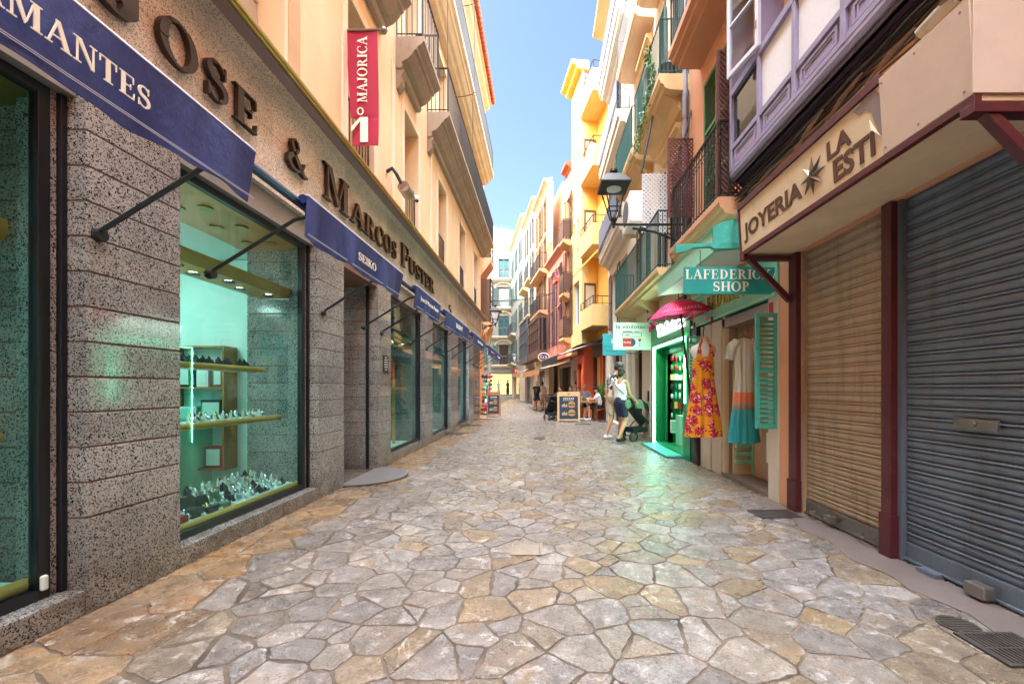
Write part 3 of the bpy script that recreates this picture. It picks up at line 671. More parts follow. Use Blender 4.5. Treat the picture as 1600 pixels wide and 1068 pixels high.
# stone balconies of the middle floor and their railings
PROF = [(0, 6.84), (.09, 6.84), (.12, 6.9), (.1, 6.95), (.2, 7.0), (.30, 7.1), (.33, 7.16), (.37, 7.17), (.38, 7.22), (.46, 7.27), (.475, 7.3), (.5, 7.31), (.5, 7.4), (0, 7.4)]
for a, b in ((-4, -1.2), (.2, 3.6), (4.5, 6.58), (7.26, 8.44), (9.24, SE + .45)):
    m = MB(); m.prof(UF, a, b, PROF); bl = m.build('balcony', 'stone', LB, bevel=.006)
    for e in (a + .02,):
        m = MB(); m.prof(UF, e, e + .18, [(0, 6.5), (.04, 6.52), (.1, 6.62), (.09, 6.72), (.15, 6.838), (0, 6.838)]); m.build('corbel', 'stone', bl)
    path = [(a + .03, .01), (a + .03, .46), (b - .03, .46)] + ([(b - .03, -.6)] if b > SE else [(b - .03, .01)])
    railing(UF, path, 7.4, .98, 'railing', 'black', bl, .1, .010, .02)
# cream balcony of the top floor
P2 = [(0, 9.93), (.16, 9.95), (.2, 10.02), (.28, 10.05), (.36, 10.16), (.4, 10.18), (.42, 10.24), (.5, 10.28), (.5, 10.4), (0, 10.4)]
m = MB(); m.prof(UF, 1, SE + .42, P2); bl = m.build('balcony', 'stone_pale', LB, bevel=.005)
railing(UF, [(1, .46), (SE + .39, .46), (SE + .39, -.6)], 10.4, .95, 'railing', 'iron_grey', bl, .1, .012, .02)
# roof cornice and tiles
m = MB(); m.prof(UF, -18, SE + .42, [(0, 12.95), (.1, 12.97), (.16, 13.1), (.3, 13.2), (.34, 13.3), (.42, 13.32), (.42, 13.4), (0, 13.4)]); m.build('roof_cornice', 'stone_pale', LB)
m = MB(); m.prof(UF, -18, SE + .45, [(.5, 13.41), (.5, 13.45), (-5, 15.2), (-5, 15.1)])
y = -18.0
while y < SE + .45:
    m.cyl(UF(y, .56, 13.44), UF(y, -.6, 13.8), .085, n=8); y += .19
y = -.6
while y > -4:
    m.cyl(UF(SE + .5, y, 13.5), UF(SE - .4, y, 13.9), .085, n=8); y -= .19
m.build('roof', 'terracotta', LB, smooth=True)
# old awning rods with curled ends
for s, z0, z1 in ((9.0, 7.6, 9.95), (12.3, 7.6, 9.95), (12.6, 10.6, 12.9)):
    m = MB(); e = UF(s, .52, z0); t = UF(s, .52, z1); m.cyl(e, t, .009, n=5)
    m.tube([UF(s, .0, z1 - .1), UF(s, .3, z1 - .06), t] + [t + Vector((.05 + .05 * math.cos(x), 0, .05 * math.sin(x))) for x in [PI - k * PI / 4 for k in range(7)]], .010, 5)
    m.build('awning_rod', 'iron', LB, smooth=True)

# ---- the bronze shop name
SG = thing('fascia_lettering', 'raised bronze capital letters spelling a shop name along the granite fascia', 'sign', LW(5, 0, 3.5))
SF = -.012
def fas(ch, s0, s1, z, h, d=.05):
    polys, w = serif(ch); mb = MB(); put_polys(mb, polys, LW(s0, SF + .012, z), YP, ZP, d - .012, (s1 - s0) / w, h); mb.build('letter', 'bronze', SG)
for ch, s0, s1, h in (('J', 2.30, 2.64, .43), ('O', 2.70, 3.02, .3), ('S', 3.07, 3.31, .3), ('E', 3.36, 3.66, .29), ('&', 4.06, 4.43, .32),
                      ('M', 4.76, 5.40, .41), ('A', 5.44, 5.87, .29), ('R', 5.88, 6.24, .29), ('C', 6.27, 6.57, .29), ('O', 6.6, 6.9, .29), ('S', 6.94, 7.14, .29),
                      ('F', 7.40, 7.80, .41), ('U', 7.83, 8.24, .29), ('S', 8.27, 8.53, .29), ('T', 8.56, 8.9, .29), ('E', 8.93, 9.24, .29), ('R', 9.27, 9.66, .29)):
    fas(ch, s0, s1, 3.45, h)
nb = thing('house_number', 'small bronze number five on the granite fascia near the corner', 'house number', LW(11.2, 0, 3.3))
polys, w = serif('5'); mb = MB(); put_polys(mb, polys, LW(11.2, 0, 3.28), YP, ZP, .03, .5, .25); mb.build('numeral', 'bronze', nb)

# ---- navy awnings
def awning(s0, s1, arms, label, text=None, tz=.12, th=.13, tspan=None, z=2.66, font='serif', joined=None):
    d = .76
    A = thing('awning', label, 'awning', LW(s0, d, z), 'navy awnings over the jeweller windows')
    m = MB(); m.cyl(LW(s0 - .0, d - .02, z), LW(s1, d - .02, z), .035, n=10); m.build('front_bar', 'navy_bar', A, smooth=True)
    m = MB(); m.cyl(LW(s0, d + .012, z + .032), LW(s1, d + .012, z + .032), .010, n=6); m.build('edge_trim', 'white_trim', A, smooth=True)
    hv = .30
    def fn(u, v):
        s = s0 + (s1 - s0) * u
        w = (s1 - s0); rip = .022 * math.sin(u * w * 7 + s0 * 3) + 0.014 * math.sin(u * w * 19 + 1) * math.sin(u * w * 3.1) + .012 * math.exp(-((u - .04) * 18) ** 2) - .02 * math.exp(-((u - .97) * 14) ** 2)
        return LW(s, d + .02 + rip * v - .03 * v, z + .025 - hv * v + .008 * v * math.sin(u * w * 4.3 + s0) - .010 * v * math.sin(PI * u)), Vector((-1, 0, 0))
    m = MB(); m.sheet(fn, 60, 6, .006); v = m.build('valance', 'navy', A, smooth=True)
    m = MB()
    for dz in (.012, .02): m.fb(LW, s0 + .01, s1 - .01, d - .004 + .018, d + .0175, z + .025 - hv + dz, z + .025 - hv + dz + .002)
    m.build('stitching', 'white_trim', v)
    for s in arms:
        m = MB(); e = LW(s, -.02 if not (2.3 < s < 2.35) else .0, 2.12); t = LW(s, d - .12, z - .13)
        m.tube([e, t, LW(s, d - .03, z - .11), LW(s, d - .02, z)], .014, 8); am = m.build('arm', 'black', A, smooth=True)
        m = MB(); m.cyl(LW(s, -.01, 2.12), LW(s, .03, 2.12), .042, .034, n=12); m.ball(e, .03, 8, 6); m.build('wall_mount', 'black', am, smooth=True)
    if text:
        a, b = tspan
        if font == 'serif': serif_text(text, LW(a, d + .028, z + .025 - hv + tz), YP, ZP, th, b - a, .004, 'lettering', 'letter_white', v)
        else: sans_text(text, LW(a, d + .028, z + .025 - hv + tz), YP, ZP, th, .004, 'lettering', 'letter_white', v, b - a)
    return A
sa = 650 * 1.74
def aw(px): return sa / (846 - px)
awning(.45, aw(399), (.7, 2.36), 'navy awning with large cream capitals, nearest of the row', 'DIAMANTES', .084, .092, (1.127, aw(231)))
awning(aw(480), aw(630), (3.16, 4.78), 'navy awning lettered with five capitals above the shop entrance', 'SEIKO', .085, .075, (aw(558), aw(586)))
awning(aw(651), aw(688.5), (5.9, 6.52), 'short navy awning with white italic style name past the entrance', 'Jose & Marcos Fuster', .11, .085, (aw(656), aw(684)), font='sans')
awning(aw(697), aw(733), (8.0, 9.1), 'navy awning with one white word over the third display window', 'RADIANT', .10, .10, (aw(712), aw(722)), font='sans')
awning(aw(739), aw(758), (10.7, 11.7), 'navy awning with small white script before the dark corner panel', 'Jose & Fuster', .10, .10, (aw(746), aw(754)), font='sans')
awning(aw(764), aw(774), (14.0, 15.2), 'navy awning hanging at the far corner, second from the end', 'Jose', .10, .09, (aw(767), aw(771)), font='sans')
awning(aw(775), aw(783), (16.2, 17.2), 'farthest navy awning, last at the building corner', 'Fuster', .10, .09, (aw(777), aw(781)), font='sans')
m = MB(); m.cyl(LW(.3, .70, 2.64), LW(17.9, .70, 2.64), .03, n=8)
tag(m.build('awning_rail', 'navy_bar'), 'long dark navy rail running behind all the awning valances', 'rail')
mk = MB(); mk.fb(LW, .9, 1.45, -.068, -.0665, 2.95, 3.04); o = mk.build('maker_plate', 'gold_letter', None); tag(o, 'small yellowed plate on the aluminium lintel of the nearest window', 'plate')

# ---- crimson banner on a rod
BN = thing('wall_banner', 'torn crimson banner with vertical white lettering hanging from a wall rod', 'banner', pt(541, 47, 5.4))
Yb = 5.4
m = MB(); m.cyl(pt(536, 47.5, Yb), pt(599, 46.5, Yb), .012, n=8); m.ball(pt(599, 46.5, Yb), .036, 10, 8)
for dz in (-.05, .05): m.tube([pt(536, 47, Yb), pt(534, 47, Yb) + Vector((0, 0, dz)), pt(538, 47, Yb) + Vector((0, 0, dz * 1.6))], .008, 5)
m.build('rod', 'steel', BN, smooth=True)
bp = [(540.5, 47), (589.5, 47.5), (591, 110), (592, 170), (591, 229), (570, 228.5), (551, 226.5), (552, 206), (559, 186), (548, 184), (544.5, 120)]
m = MB(); cl = m
rows = [(47, 540.5, 589.5), (80, 541.5, 590.2), (120, 544.3, 591.2), (150, 546.2, 591.8), (183, 548, 592), (187, 558, 592), (206, 552.5, 591.8), (227.5, 551, 591)]
def bf(u, v):
    k = min(int(v * (len(rows) - 1)), len(rows) - 2); t = v * (len(rows) - 1) - k
    y, a, b = [rows[k][i] + (rows[k + 1][i] - rows[k][i]) * t for i in range(3)]
    return pt(a + (b - a) * u, y, Yb + .018 * math.sin(v * 9 + u * 3)), Vector((0, 1, 0))
m.sheet(bf, 10, 28, .004); clo = m.build('cloth', 'majorica', BN, smooth=True)
polys, w = serif('MAJORICA'); mb = MB()
put_polys(mb, polys, pt(573.5, 160, Yb - .03), ZP, -XP, .004, (pt(0, 58, Yb).z - pt(0, 160, Yb).z) / w, .125); mb.build('lettering', 'letter_white', clo)
mb = MB(); put_polys(mb, [[(0, 0), (.3, 0), (.3, 1), (0, 1)], [(0, 1), (0, .86), (-.34, .42), (-.37, .6)]], pt(563, 222, Yb - .03), XP, ZP, .004, .33, .32)
put_polys(mb, _arc(.5, .5, .5, .5, 0, 360, .2, .12), pt(558, 180, Yb - .03), XP, ZP, .004, .085, .10); mb.build('numeral', 'letter_white', clo)

# ---- lamp drum on the ledge
FLd = thing('wall_floodlight', 'rusty brown drum floodlight on the ledge below the banner', 'floodlight', UF(7.35, .3, 4.6))
m = MB(); c = UF(6.95, .26, 4.62); m.cyl(c - XP * .03 + ZP * .02, c + YP * .22 - ZP * .02, .10, .11, n=18); m.build('drum', 'stone', FLd, smooth=True, bevel=.01)
m = MB(); m.cyl(c - YP * .012 , c + YP * .004, .085, n=16); m.build('lens', 'copper_lamp', FLd)
m = MB(); m.tube([UF(6.85, 0, 4.82), UF(6.82, .10, 4.86), UF(6.86, .16, 4.78), UF(6.95, .2, 4.68)], .03, 8); m.build('bracket', 'iron', FLd, smooth=True)
CM = thing('security_camera', 'small white dome camera on the window rail beside the floodlight', 'camera', UF(8.5, .15, 4.95))
m = MB(); m.cyl(UF(8.1, .0, 5.02), UF(8.1, .10, 5.0), .02, n=8); m.ball(UF(8.1, .12, 4.95), .05, 10, 8); m.build('housing', 'white_plastic', CM, smooth=True)
m = MB(); m.ball(UF(8.1, .12, 4.91), .038, 8, 6); m.build('dome', 'dark_glass', CM, smooth=True)

# ---- in the windows: shelves, watches, boxes
def shelf(s0, s1, z, d0, d1, label, r=.028, slab=True):
    t = thing('display_shelf', label, 'shelf', LW(s0, d1, z))
    m = MB(); m.fb(LW, s0, s1, d0, d1, z - .02, z + .012); m.build('board', 'paper', t)
    m = MB(); m.cyl(LW(s0, d1, z), LW(s1, d1, z), r, n=12); m.ball(LW(s1, d1, z), r, 12, 6); m.build('front_edge', 'shelf_gold', t, smooth=True)
    return t
shelf(2.92, 4.25, 1.44, -.62, -.33, 'upper golden edged shelf with dark straps, behind the second shop window')
shelf(2.92, 4.42, .95, -.62, -.27, 'middle golden edged shelf crowded with watches, behind the second shop window')
shelf(2.92, 4.66, .20, -.78, -.19, 'lowest golden edged shelf, full of watches and gift boxes, behind the second window', .03)
shelf(.5, 2.12, 1.0, -.6, -.26, 'golden edged shelf seen through the nearest window at mid height')
shelf(.5, 2.19, .22, -.7, -.2, 'golden edged shelf at the foot of the nearest window', .035)
shelf(7.0, 8.5, 1.25, -.6, -.25, 'golden edged shelf with small white boxes behind the window past the entrance')
for s, z, d, wx, lab in ((2.92, 2.27, -.30, 4.62, 'golden pelmet with round downlights across the second shop window'), (.5, 2.05, -.33, 2.2, 'golden pelmet across the top of the nearest shop window'),
                         (7.0, 2.2, -.3, 8.9, 'golden pelmet across the window past the entrance')):
    t = thing('window_pelmet', lab, 'pelmet', LW(s, d, z))
    m = MB(); m.prof(LW, s, wx, [(d - .32, z - .02), (d, z - .02), (d + .03, z + .03), (d + .02, z + .09), (d - .05, z + .12), (d - .05, z + .0), (d - .32, z)]); m.build('moulding', 'shelf_gold', t, smooth=True)
    for k in range(6):
        q = LW(s + .12 + (wx - s - .3) * k / 5, d - (.1 if k % 2 else .2), z - .035)
        m = MB(); m.cyl(q, q + ZP * .012, .03, n=14); m.build('downlight', 'lamp', t)
        m = MB(); m.lathe([(.03, .012), (.05, .012), (.05, -.002), (.031, -.002)], q, 14); m.build('lamp_ring', 'steel', t, smooth=True)
rr = random.Random(3)
protos = [watch(k, -3, 3.2, 0, 0) for k in range(3)]; used = [False] * 3
def put_watch(kind, s, d, z, label, big=1.0):
    t = protos[kind] if not used[kind] else copy_tree(protos[kind]); used[kind] = True
    p = LW(s, d, z); t.location = p; t.rotation_euler.z = PI / 2 + rr.uniform(-.5, .5); t.scale = (big,) * 3; t['label'] = label
# the prototype geometry is baked round its own base
for t in protos:
    for ch in t.children: ch.matrix_parent_inverse = Matrix.Translation((3, -3.2, 0))
for i in range(15): put_watch(2, 2.97 + i * .082, -.44 + rr.uniform(-.05, .05), 1.452, 'dark strapped wristwatch on the upper window shelf', 1.25)
for i in range(18): put_watch(i % 2 if i > 3 else 2, 2.98 + i * .078, -.37 + rr.uniform(-.05, .05), .962, 'wristwatch on a stand on the middle window shelf', 1.25)
for j in range(4):
    for i in range(17): put_watch(((i * 7 + j) % 5 == 0 and 1) or ((i * 5 + j * 3) % 4 == 0 and 2) or 0, 3.02 + i * .094 + rr.uniform(-.02, .02), -.30 - j * .11, .212 + j * .03, 'wristwatch in the crowded rows on the lowest window shelf', 1.2)
for i, (s, d, w, h, c, lab) in enumerate(((2.98, -.25, .13, .07, 'box_red', 'low red watch box, nearest on the lowest window shelf'), (3.14, -.24, .11, .08, 'box_red', 'open red watch box beside a dark one on the lowest window shelf'),
      (3.3, -.25, .12, .10, 'box_black', 'tall black presentation box on the lowest window shelf'), (3.45, -.24, .12, .07, 'box_black', 'low black presentation box on the lowest window shelf'), (3.6, -.24, .1, .06, 'sage', 'pale green box on the lowest window shelf'),
      (3.0, -.5, .22, .12, 'paper', 'white card box on the middle window shelf'), (3.25, -.5, .2, .14, 'box_black', 'black framed card on the middle window shelf'))):
    z = .215 if 'lowest' in lab else .965
    t = thing('gift_box', lab, 'box', LW(s, d, z)); m = MB(); m.fb(LW, s, s + w, d - .09, d, z, z + h * .7); m.build('base', c, t, bevel=.004)
    m = MB(); m.bbox(LW(s, d - .092, z + h * .7), YP * w, Vector((-.02, 0, .09)), Vector((-.012, 0, -.004))); m.build('lid', c, t)
t = thing('counter_screen', 'dark flat screen standing on a cabinet inside the jeweller shop', 'screen', (-4.2, 4.0, 1.5))
m = MB(); m.box(-4.25, -4.22, 3.8, 4.3, 1.46, 1.76); m.build('panel', 'dark_glass', t); m = MB(); m.box(-4.28, -4.2, 4.0, 4.1, 1.2, 1.46); m.build('foot', 'black', t)
t = thing('glass_cabinet', 'glass topped sales counter with pale front inside the jeweller shop', 'counter', (-4.3, 4.2, .06))
m = MB(); m.box(-4.7, -4.0, 3.3, 5.6, .06, .9); m.build('carcass', 'mint', t, bevel=.01); m = MB(); m.box(-4.72, -3.98, 3.28, 5.62, .9, 1.2); m.build('glass_case', 'glass_shop', t)
t = thing('bar_stool', 'dark stool with a back in front of the sales counter', 'stool', (-3.75, 3.35, .06))
m = MB(); m.box(-3.95, -3.6, 3.2, 3.55, .66, .72); m.build('seat', 'black', t, bevel=.01); m = MB(); m.box(-3.95, -3.92, 3.2, 3.55, .72, 1.1); m.build('backrest', 'black', t)
for sx in (-3.93, -3.62):
    for sy in (3.22, 3.53): m = MB(); m.cyl((sx, sy, .06), (sx, sy, .66), .014, n=6); m.build('leg', 'black', t)
# white wooden-frame poster and a pier table further along
t = thing('window_poster', 'brown framed print on a golden stand in the window past the entrance', 'poster', LW(8.3, -.4, 1.3))
m = MB(); m.fb(LW, 7.9, 8.55, -.5, -.48, 1.45, 1.9); m.build('print', 'copper_lamp', t); m = MB(); m.fb(LW, 8.4, 8.45, -.5, -.45, .14, 1.45); m.build('post', 'shelf_gold', t)
t = thing('wall_plaque', 'small black plaque with white lines on the pillar past the entrance', 'plaque', LW(6.68, 0, 1.6))
m = MB(); m.fb(LW, 6.6, 6.8, .001, .012, 1.52, 1.78); pl = m.build('plate', 'box_black', t)
for i, (a, b) in enumerate(((6.66, 6.74), (6.63, 6.77), (6.63, 6.77), (6.63, 6.77), (6.63, 6.77), (6.66, 6.74))): m = MB(); m.fb(LW, a, b, .0121, .0135, 1.745 - i * .038, 1.755 - i * .038); m.build('engraved_line', 'paper', pl)
t = thing('alarm_sensor', 'white plastic contact sensor at the foot of the nearest window frame', 'sensor', LW(2.19, -.1, .2))
m = MB(); m.fb(LW, 2.175, 2.205, -.115, -.09, .19, .27); m.build('case', 'pale_sign', t, bevel=.01)

# doormat
t = MB(); pts = [LW(5.34, -.05, 0)] + [LW(5.9 + .62 * math.cos(a), -.02 + .62 * math.sin(a), 0) for a in [PI - i * PI / 24 for i in range(25)]] + [LW(6.48, -.05, 0)]
t.prism([p + ZP * .006 for p in pts], ZP * .022); tag(t.build('doormat', 'mat', bevel=.006), 'grey half round rubber mat at the jeweller entrance', 'doormat')

# price cards and low trays among the watches
for i in range(16):
    row = i % 2; s_ = 3.02 + (i // 2) * (.155 if row else .17) + rr.uniform(-.02, .02); z = .965 if row else .215; d = -.285 if row else -.205 - rr.uniform(0, .04)
    t = thing('price_card', 'small folded white price card standing among the watches in the second window', 'price card', LW(s_, d, z), 'price cards in the second shop window')
    m = MB(); m.bbox(LW(s_, d, z), YP * .035, Vector((-.012, 0, .026)), Vector((-.0015, 0, 0))); m.build('front_fold', 'paper', t)
    m = MB(); m.bbox(LW(s_, d - .026, z), YP * .035, Vector((.012, 0, .026)), Vector((.0015, 0, 0))); m.build('rear_fold', 'paper', t)
for i, (s_, d, w, c, lab_) in enumerate(((4.05, -.27, .22, 'watch_dark', 'long dark velvet tray near the far end of the lowest window shelf'), (3.75, -.36, .2, 'board_navy', 'navy velvet tray midway along the lowest window shelf'), (3.9, -.5, .25, 'watch_dark', 'dark velvet tray standing at the back of the middle window shelf'))):
    z = .215 if 'lowest' in lab_ else .965
    t = thing('velvet_tray', lab_, 'tray', LW(s_, d, z)); m = MB(); m.fb(LW, s_, s_ + w, d - .1, d, z, z + .02); m.build('base', c, t, bevel=.004)
    for k in range(4): m = MB(); m.cyl(LW(s_ + .02 + w * .23 * k, d - .09, z + .03), LW(s_ + .02 + w * .23 * k, d - .01, z + .03), .012, n=8); m.build('cushion', c, t, smooth=True)

t = thing('wall_cabinet', 'open wooden wall cabinet with pale cards and dark cases inside the jeweller shop', 'cabinet', LW(4.98, -1.4, .3))
m = MB(); m.fb(LW, 4.84, 5.055, -1.85, -1.83, .3, 1.75); m.fb(LW, 4.84, 5.055, -1.2, -1.18, .3, 1.75)
for z in (.3, .8, 1.25, 1.73): m.fb(LW, 4.84, 5.055, -1.83, -1.2, z, z + .02)
m.build('shelving', 'oak', t)
for i, (d, z, w, h, c) in enumerate(((-1.78, 1.27, .16, .3, 'box_black'), (-1.55, 1.27, .14, .2, 'paper'), (-1.36, 1.27, .12, .26, 'copper_lamp'), (-1.75, .82, .2, .22, 'paper'), (-1.5, .82, .24, .3, 'box_black'), (-1.8, .32, .3, .3, 'box_black'), (-1.45, .32, .2, .25, 'box_red'))):
    q = thing('display_case', ('dark upright case on the top shelf of the wooden wall cabinet', 'low white card on the top shelf of the wooden wall cabinet', 'brown case on the top shelf of the wooden wall cabinet', 'white card on the middle shelf of the wooden wall cabinet', 'tall dark case on the middle shelf of the wooden wall cabinet', 'wide dark case on the bottom shelf of the wooden wall cabinet', 'red case on the bottom shelf of the wooden wall cabinet')[i], 'case', LW(4.95, d, z))
    m = MB(); m.fb(LW, 4.90, 5.0, d, d + w, z + .001, z + h); m.build('shell', c, q, bevel=.006); m = MB(); m.fb(LW, 4.893, 4.899, d + .02, d + w - .02, z + .03, z + h - .03); m.build('front', 'mint_wall' if c == 'box_black' else 'pale_sign', q)

# ================================================================ RIGHT, nearest: orange house with shuttered jeweller's
OB = thing('orange_house', 'orange house with a mauve enclosed bay and two roller shutters under an old sign', 'house', (2.6, 4, 0))
m = MB(); wall_holes(m, RW, -18, 7.25, 2.63, 15, -.35, 0, [(5.62, 6.62, 3.66, 6.1), (5.62, 6.62, 6.8, 9.0)]); m.build('wall', 'orange', OB, merge=True)
m = MB(); m.fb(RW, 4.335, 4.54, -.35, .0, 0, 2.63); m.fb(RW, -18, .6, -.35, 0, 0, 2.63); m.fb(RW, 4.335, 4.36, -.35, .0, 0, 2.63); m.build('ground_pier', 'orange', OB)
m = MB(); m.fb(RW, -18, 7.25, -8, -.351, 0, 15); m.build('party_wall', 'orange', OB)
# maroon posts between the shutters
for a, b in ((4.20, 4.33), (3.06, 3.15), (1.55, 1.7)):
    m = MB(); m.fb(RW, a, b, -.3, .03, .32, 2.63); m.fb(RW, a - .01, b + .01, -.3, .042, 0, .32); m.build('post', 'maroon', OB, bevel=.004)
m = MB(); m.fb(RW, .6, 1.55, -.3, .0, 0, 2.63); m.build('side_panel', 'maroon', OB)
def roller(a, b, pitch, amp, mat, name_d, z1=2.68):
    m = MB(); prof = []; z = .14
    while z < z1:
        for t, d in ((0, -.006), (.05, .001), (.22, amp * .62), (.45, amp * .7), (.66, amp * .35), (.72, -.004), (.76, amp * .95), (.84, amp * 1.1), (.93, amp * .8), (.96, -.008)): prof.append((-.07 + d, z + t * pitch))
        z += pitch
    prof = prof + [(-.12, prof[-1][1]), (-.12, .14)]
    m.prof(RW, a, b, prof); o = m.build('roller_shutter', mat, OB, smooth=True)
    m = MB(); m.fb(RW, a, b, -.11, -.052, .012, .139); m.fb(RW, a, b, -.052, -.035, .012, .03); m.build('bottom_rail', 'steel' if mat == 'shutter_tan' else mat, o, bevel=.004)
    for e in (a, b - .03):
        m = MB(); m.fb(RW, e, e + .03, -.115, -.02, 0, z1); m.build('guide', mat, o)
    return o
r1 = roller(3.151, 4.20, .083, .011, 'shutter_tan', '')
r2 = roller(1.70, 3.06, .076, .013, 'shutter_grey', '')
m = MB(); m.fb(RW, 3.7, 3.79, -.035, .035, .05, .11); m.cyl(RW(3.745, .035, .08), RW(3.745, .05, .08), .012, n=8); m.build('padlock', 'steel', r1, bevel=.006)
for s in (4.0, 3.4): m = MB(); m.tube([RW(s, -.03, .07), RW(s, .02, .07), RW(s - .08, .03, .05)], .012, 6); m.build('handle', 'steel', r1, smooth=True)
m = MB(); m.fb(RW, 2.4, 2.52, -.03, .05, .02, .10); m.build('padlock', 'steel', r2, bevel=.012)
m = MB(); m.fb(RW, 2.72, 2.86, -.03, .03, .0, .035); m.build('handle', 'shutter_grey', r2, bevel=.006)
m = MB(); m.fb(RW, 2.40, 2.66, -.05, -.028, 1.0, 1.065); m.cyl(RW(2.53, -.03, 1.035), RW(2.53, -.015, 1.035), .02, n=10); m.build('lock_plate', 'steel', r2, bevel=.006)

# balconies of the orange house
def slab(fr, s0, s1, d, zb, zt, mat, name, parent, soffit=None):
    m = MB(); h = zt - zb
    m.prof(fr, s0, s1, [(0, zb - .02), (d * .62, zb), (d * .8, zb + h * .1), (d * .84, zb + h * .32), (d * .94, zb + h * .38), (d * .97, zb + h * .6), (d, zb + h * .66), (d, zt), (0, zt)])
    return m.build(name, mat, parent, bevel=.004)
b1 = slab(RW, 5.22, 7.25, .38, 3.44, 3.66, 'orange_soffit', 'balcony', OB)
railing(RW, [(5.25, .02), (5.25, .35), (7.22, .35), (7.22, .02)], 3.66, .97, 'railing', 'iron', b1, .098, .009, .018, curls=True, mid=.82)
m = MB(); m.prof(RW, 1.0, 6.8, [(0, 6.46), (.36, 6.46), (.37, 6.52), (.46, 6.53), (.47, 6.6), (.53, 6.62), (.53, 6.72), (0, 6.72)]); b2 = m.build('balcony', 'orange_soffit', OB)
railing(RW, [(1.0, .49), (6.77, .49), (6.77, .02)], 6.72, .95, 'railing', 'iron', b2, .1, .009, .018)
# green louvred doors on the first floor
dr = MB(); louvre(dr, RW(6.62, -.02, 3.67), -YP, ZP, .5, 2.4, .04, .055, .05, (.33, .66)); louvre(dr, RW(6.12, -.02, 3.67), -YP, ZP, .5, 2.4, .04, .055, .05, (.33, .66)); dr.build('louvred_door', 'green_shutter', OB)
dr = MB(); louvre(dr, RW(6.62, -.02, 6.8), -YP, ZP, .5, 2.2, .04, .055, .05); louvre(dr, RW(6.12, -.02, 6.8), -YP, ZP, .5, 2.2, .04, .055, .05); dr.build('louvred_door', 'green_shutter', OB)
m = MB(); m.fb(RW, 5.6, 6.64, -.3, -.2, 3.66, 6.12); m.fb(RW, 5.6, 6.64, -.3, -.2, 6.8, 9.02); m.build('door_recess', 'dark_glass', OB)
# lattice helper: crossed strips
def lattice(o, r, u, w, h, name, mat, parent, cell=.075, wd=.022, th=.012, fr=.03):
    o, r, u = Vector(o), Vector(r), Vector(u); n = r.cross(u); m = MB()
    if fr:
        m.bbox(o, r * fr, n * th * 2.2, u * h); m.bbox(o + r * (w - fr), r * fr, n * th * 2.2, u * h); m.bbox(o + r * fr, r * (w - 2 * fr), n * th * 2.2, u * fr); m.bbox(o + r * fr + u * (h - fr), r * (w - 2 * fr), n * th * 2.2, u * fr)
    for sgn in (1, -1):
        k = -h
        while k < w + h:
            # line x = k + sgn*y, clipped to the frame
            y0, y1 = 0, h
            if sgn > 0: y0, y1 = max(0, -k), min(h, w - k)
            else: y0, y1 = max(0, k - w), min(h, k)
            if y1 - y0 > wd * .6:
                a, b = o + r * (k + sgn * y0) + u * y0, o + r * (k + sgn * y1) + u * y1
                e = (b - a).normalized(); s = e.cross(n) * wd / 2
                m.bbox(a - s + n * (.004 if sgn > 0 else th + .0045), s * 2, n * th, b - a)
            k += cell * 1.0
    return m.build(name, mat, parent)
LT = thing('lattice_screen', 'tall russet lattice screen standing at the near end of the iron balcony', 'lattice', RW(5.26, .2, 3.66))
lattice(RW(5.33, .36, 3.67), XP, ZP, .36, 1.9, 'panel', 'brown_lattice', LT, .07, .02)
LT = thing('lattice_screen', 'russet lattice screen at the far end of the iron balcony, beside the white one', 'lattice', RW(7.14, .2, 3.66))
lattice(pt(1043, 340, 7.15), XP, ZP, .50, 1.35, 'panel', 'brown_lattice', LT, .07, .02)
# drain pipe and loose cables at the edge of the house
DP = thing('downpipe', 'grey downpipe running down the joint between orange and peach houses', 'pipe', RW(7.33, .08, 0))
m = MB(); m.cyl(RW(7.33, .07, 2.9), RW(7.33, .07, 14), .05, n=12); m.build('tube', 'pvc', DP, smooth=True)
for z in (4.5, 6.0, 7.5, 9.0): m = MB(); m.cyl(RW(7.33, .07, z), RW(7.33, .07, z + .05), .058, n=12); m.build('clip', 'steel', DP, smooth=True)
rc = random.Random(11)
for i in range(6):
    m = MB(); p = []; s = 7.27 + .03 * i; z = 6.6 + rc.uniform(0, 2)
    while z > 3.6: p.append(RW(s + rc.uniform(-.025, .03), .03 + rc.uniform(0, .05), z)); z -= rc.uniform(.25, .5)
    m.tube(p, .007 + .003 * (i % 2), 5); tag(m.build('wall_cable', 'cable' if i % 2 else 'old_wood', smooth=True), 'thin tangled cable hanging down beside the grey downpipe', 'cable', 'loose cables on the house joint')

# ---- the mauve bay
BAY = MB(); xb = .26; S0, S1 = -1.0, 5.17; Zb = 3.83
bp = MB(); bp.prof(RW, S0, S1, [(0, Zb), (xb - .06, Zb), (xb - .055, Zb + .02), (xb - .02, Zb + .03), (xb, Zb + .05), (xb, Zb + .09), (0, Zb + .09)]); BY = bp.build('bay_window', 'mauve', OB)
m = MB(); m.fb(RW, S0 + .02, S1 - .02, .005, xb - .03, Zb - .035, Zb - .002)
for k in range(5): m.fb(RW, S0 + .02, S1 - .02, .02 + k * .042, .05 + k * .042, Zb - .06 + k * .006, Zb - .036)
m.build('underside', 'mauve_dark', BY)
posts = [S1 - .06, 4.46, 3.83, 3.20, 2.60, 1.98, 1.36, .74, .12]
m = MB()
for k, s in enumerate(posts): m.fb(RW, s - .0, s + .055, .0, xb + .008, Zb + .09, 6.2)
for z, h, pr in ((Zb + .09, .05, .004), (4.17, .06, .004), (4.83, .08, .012), (6.1, .1, .01)): m.fb(RW, S0, S1 - .06, xb - .05, xb + pr, z, z + h)
m.fb(RW, S1 - .05, S1 - .001, .0, xb - .001, Zb + .09, 4.2)
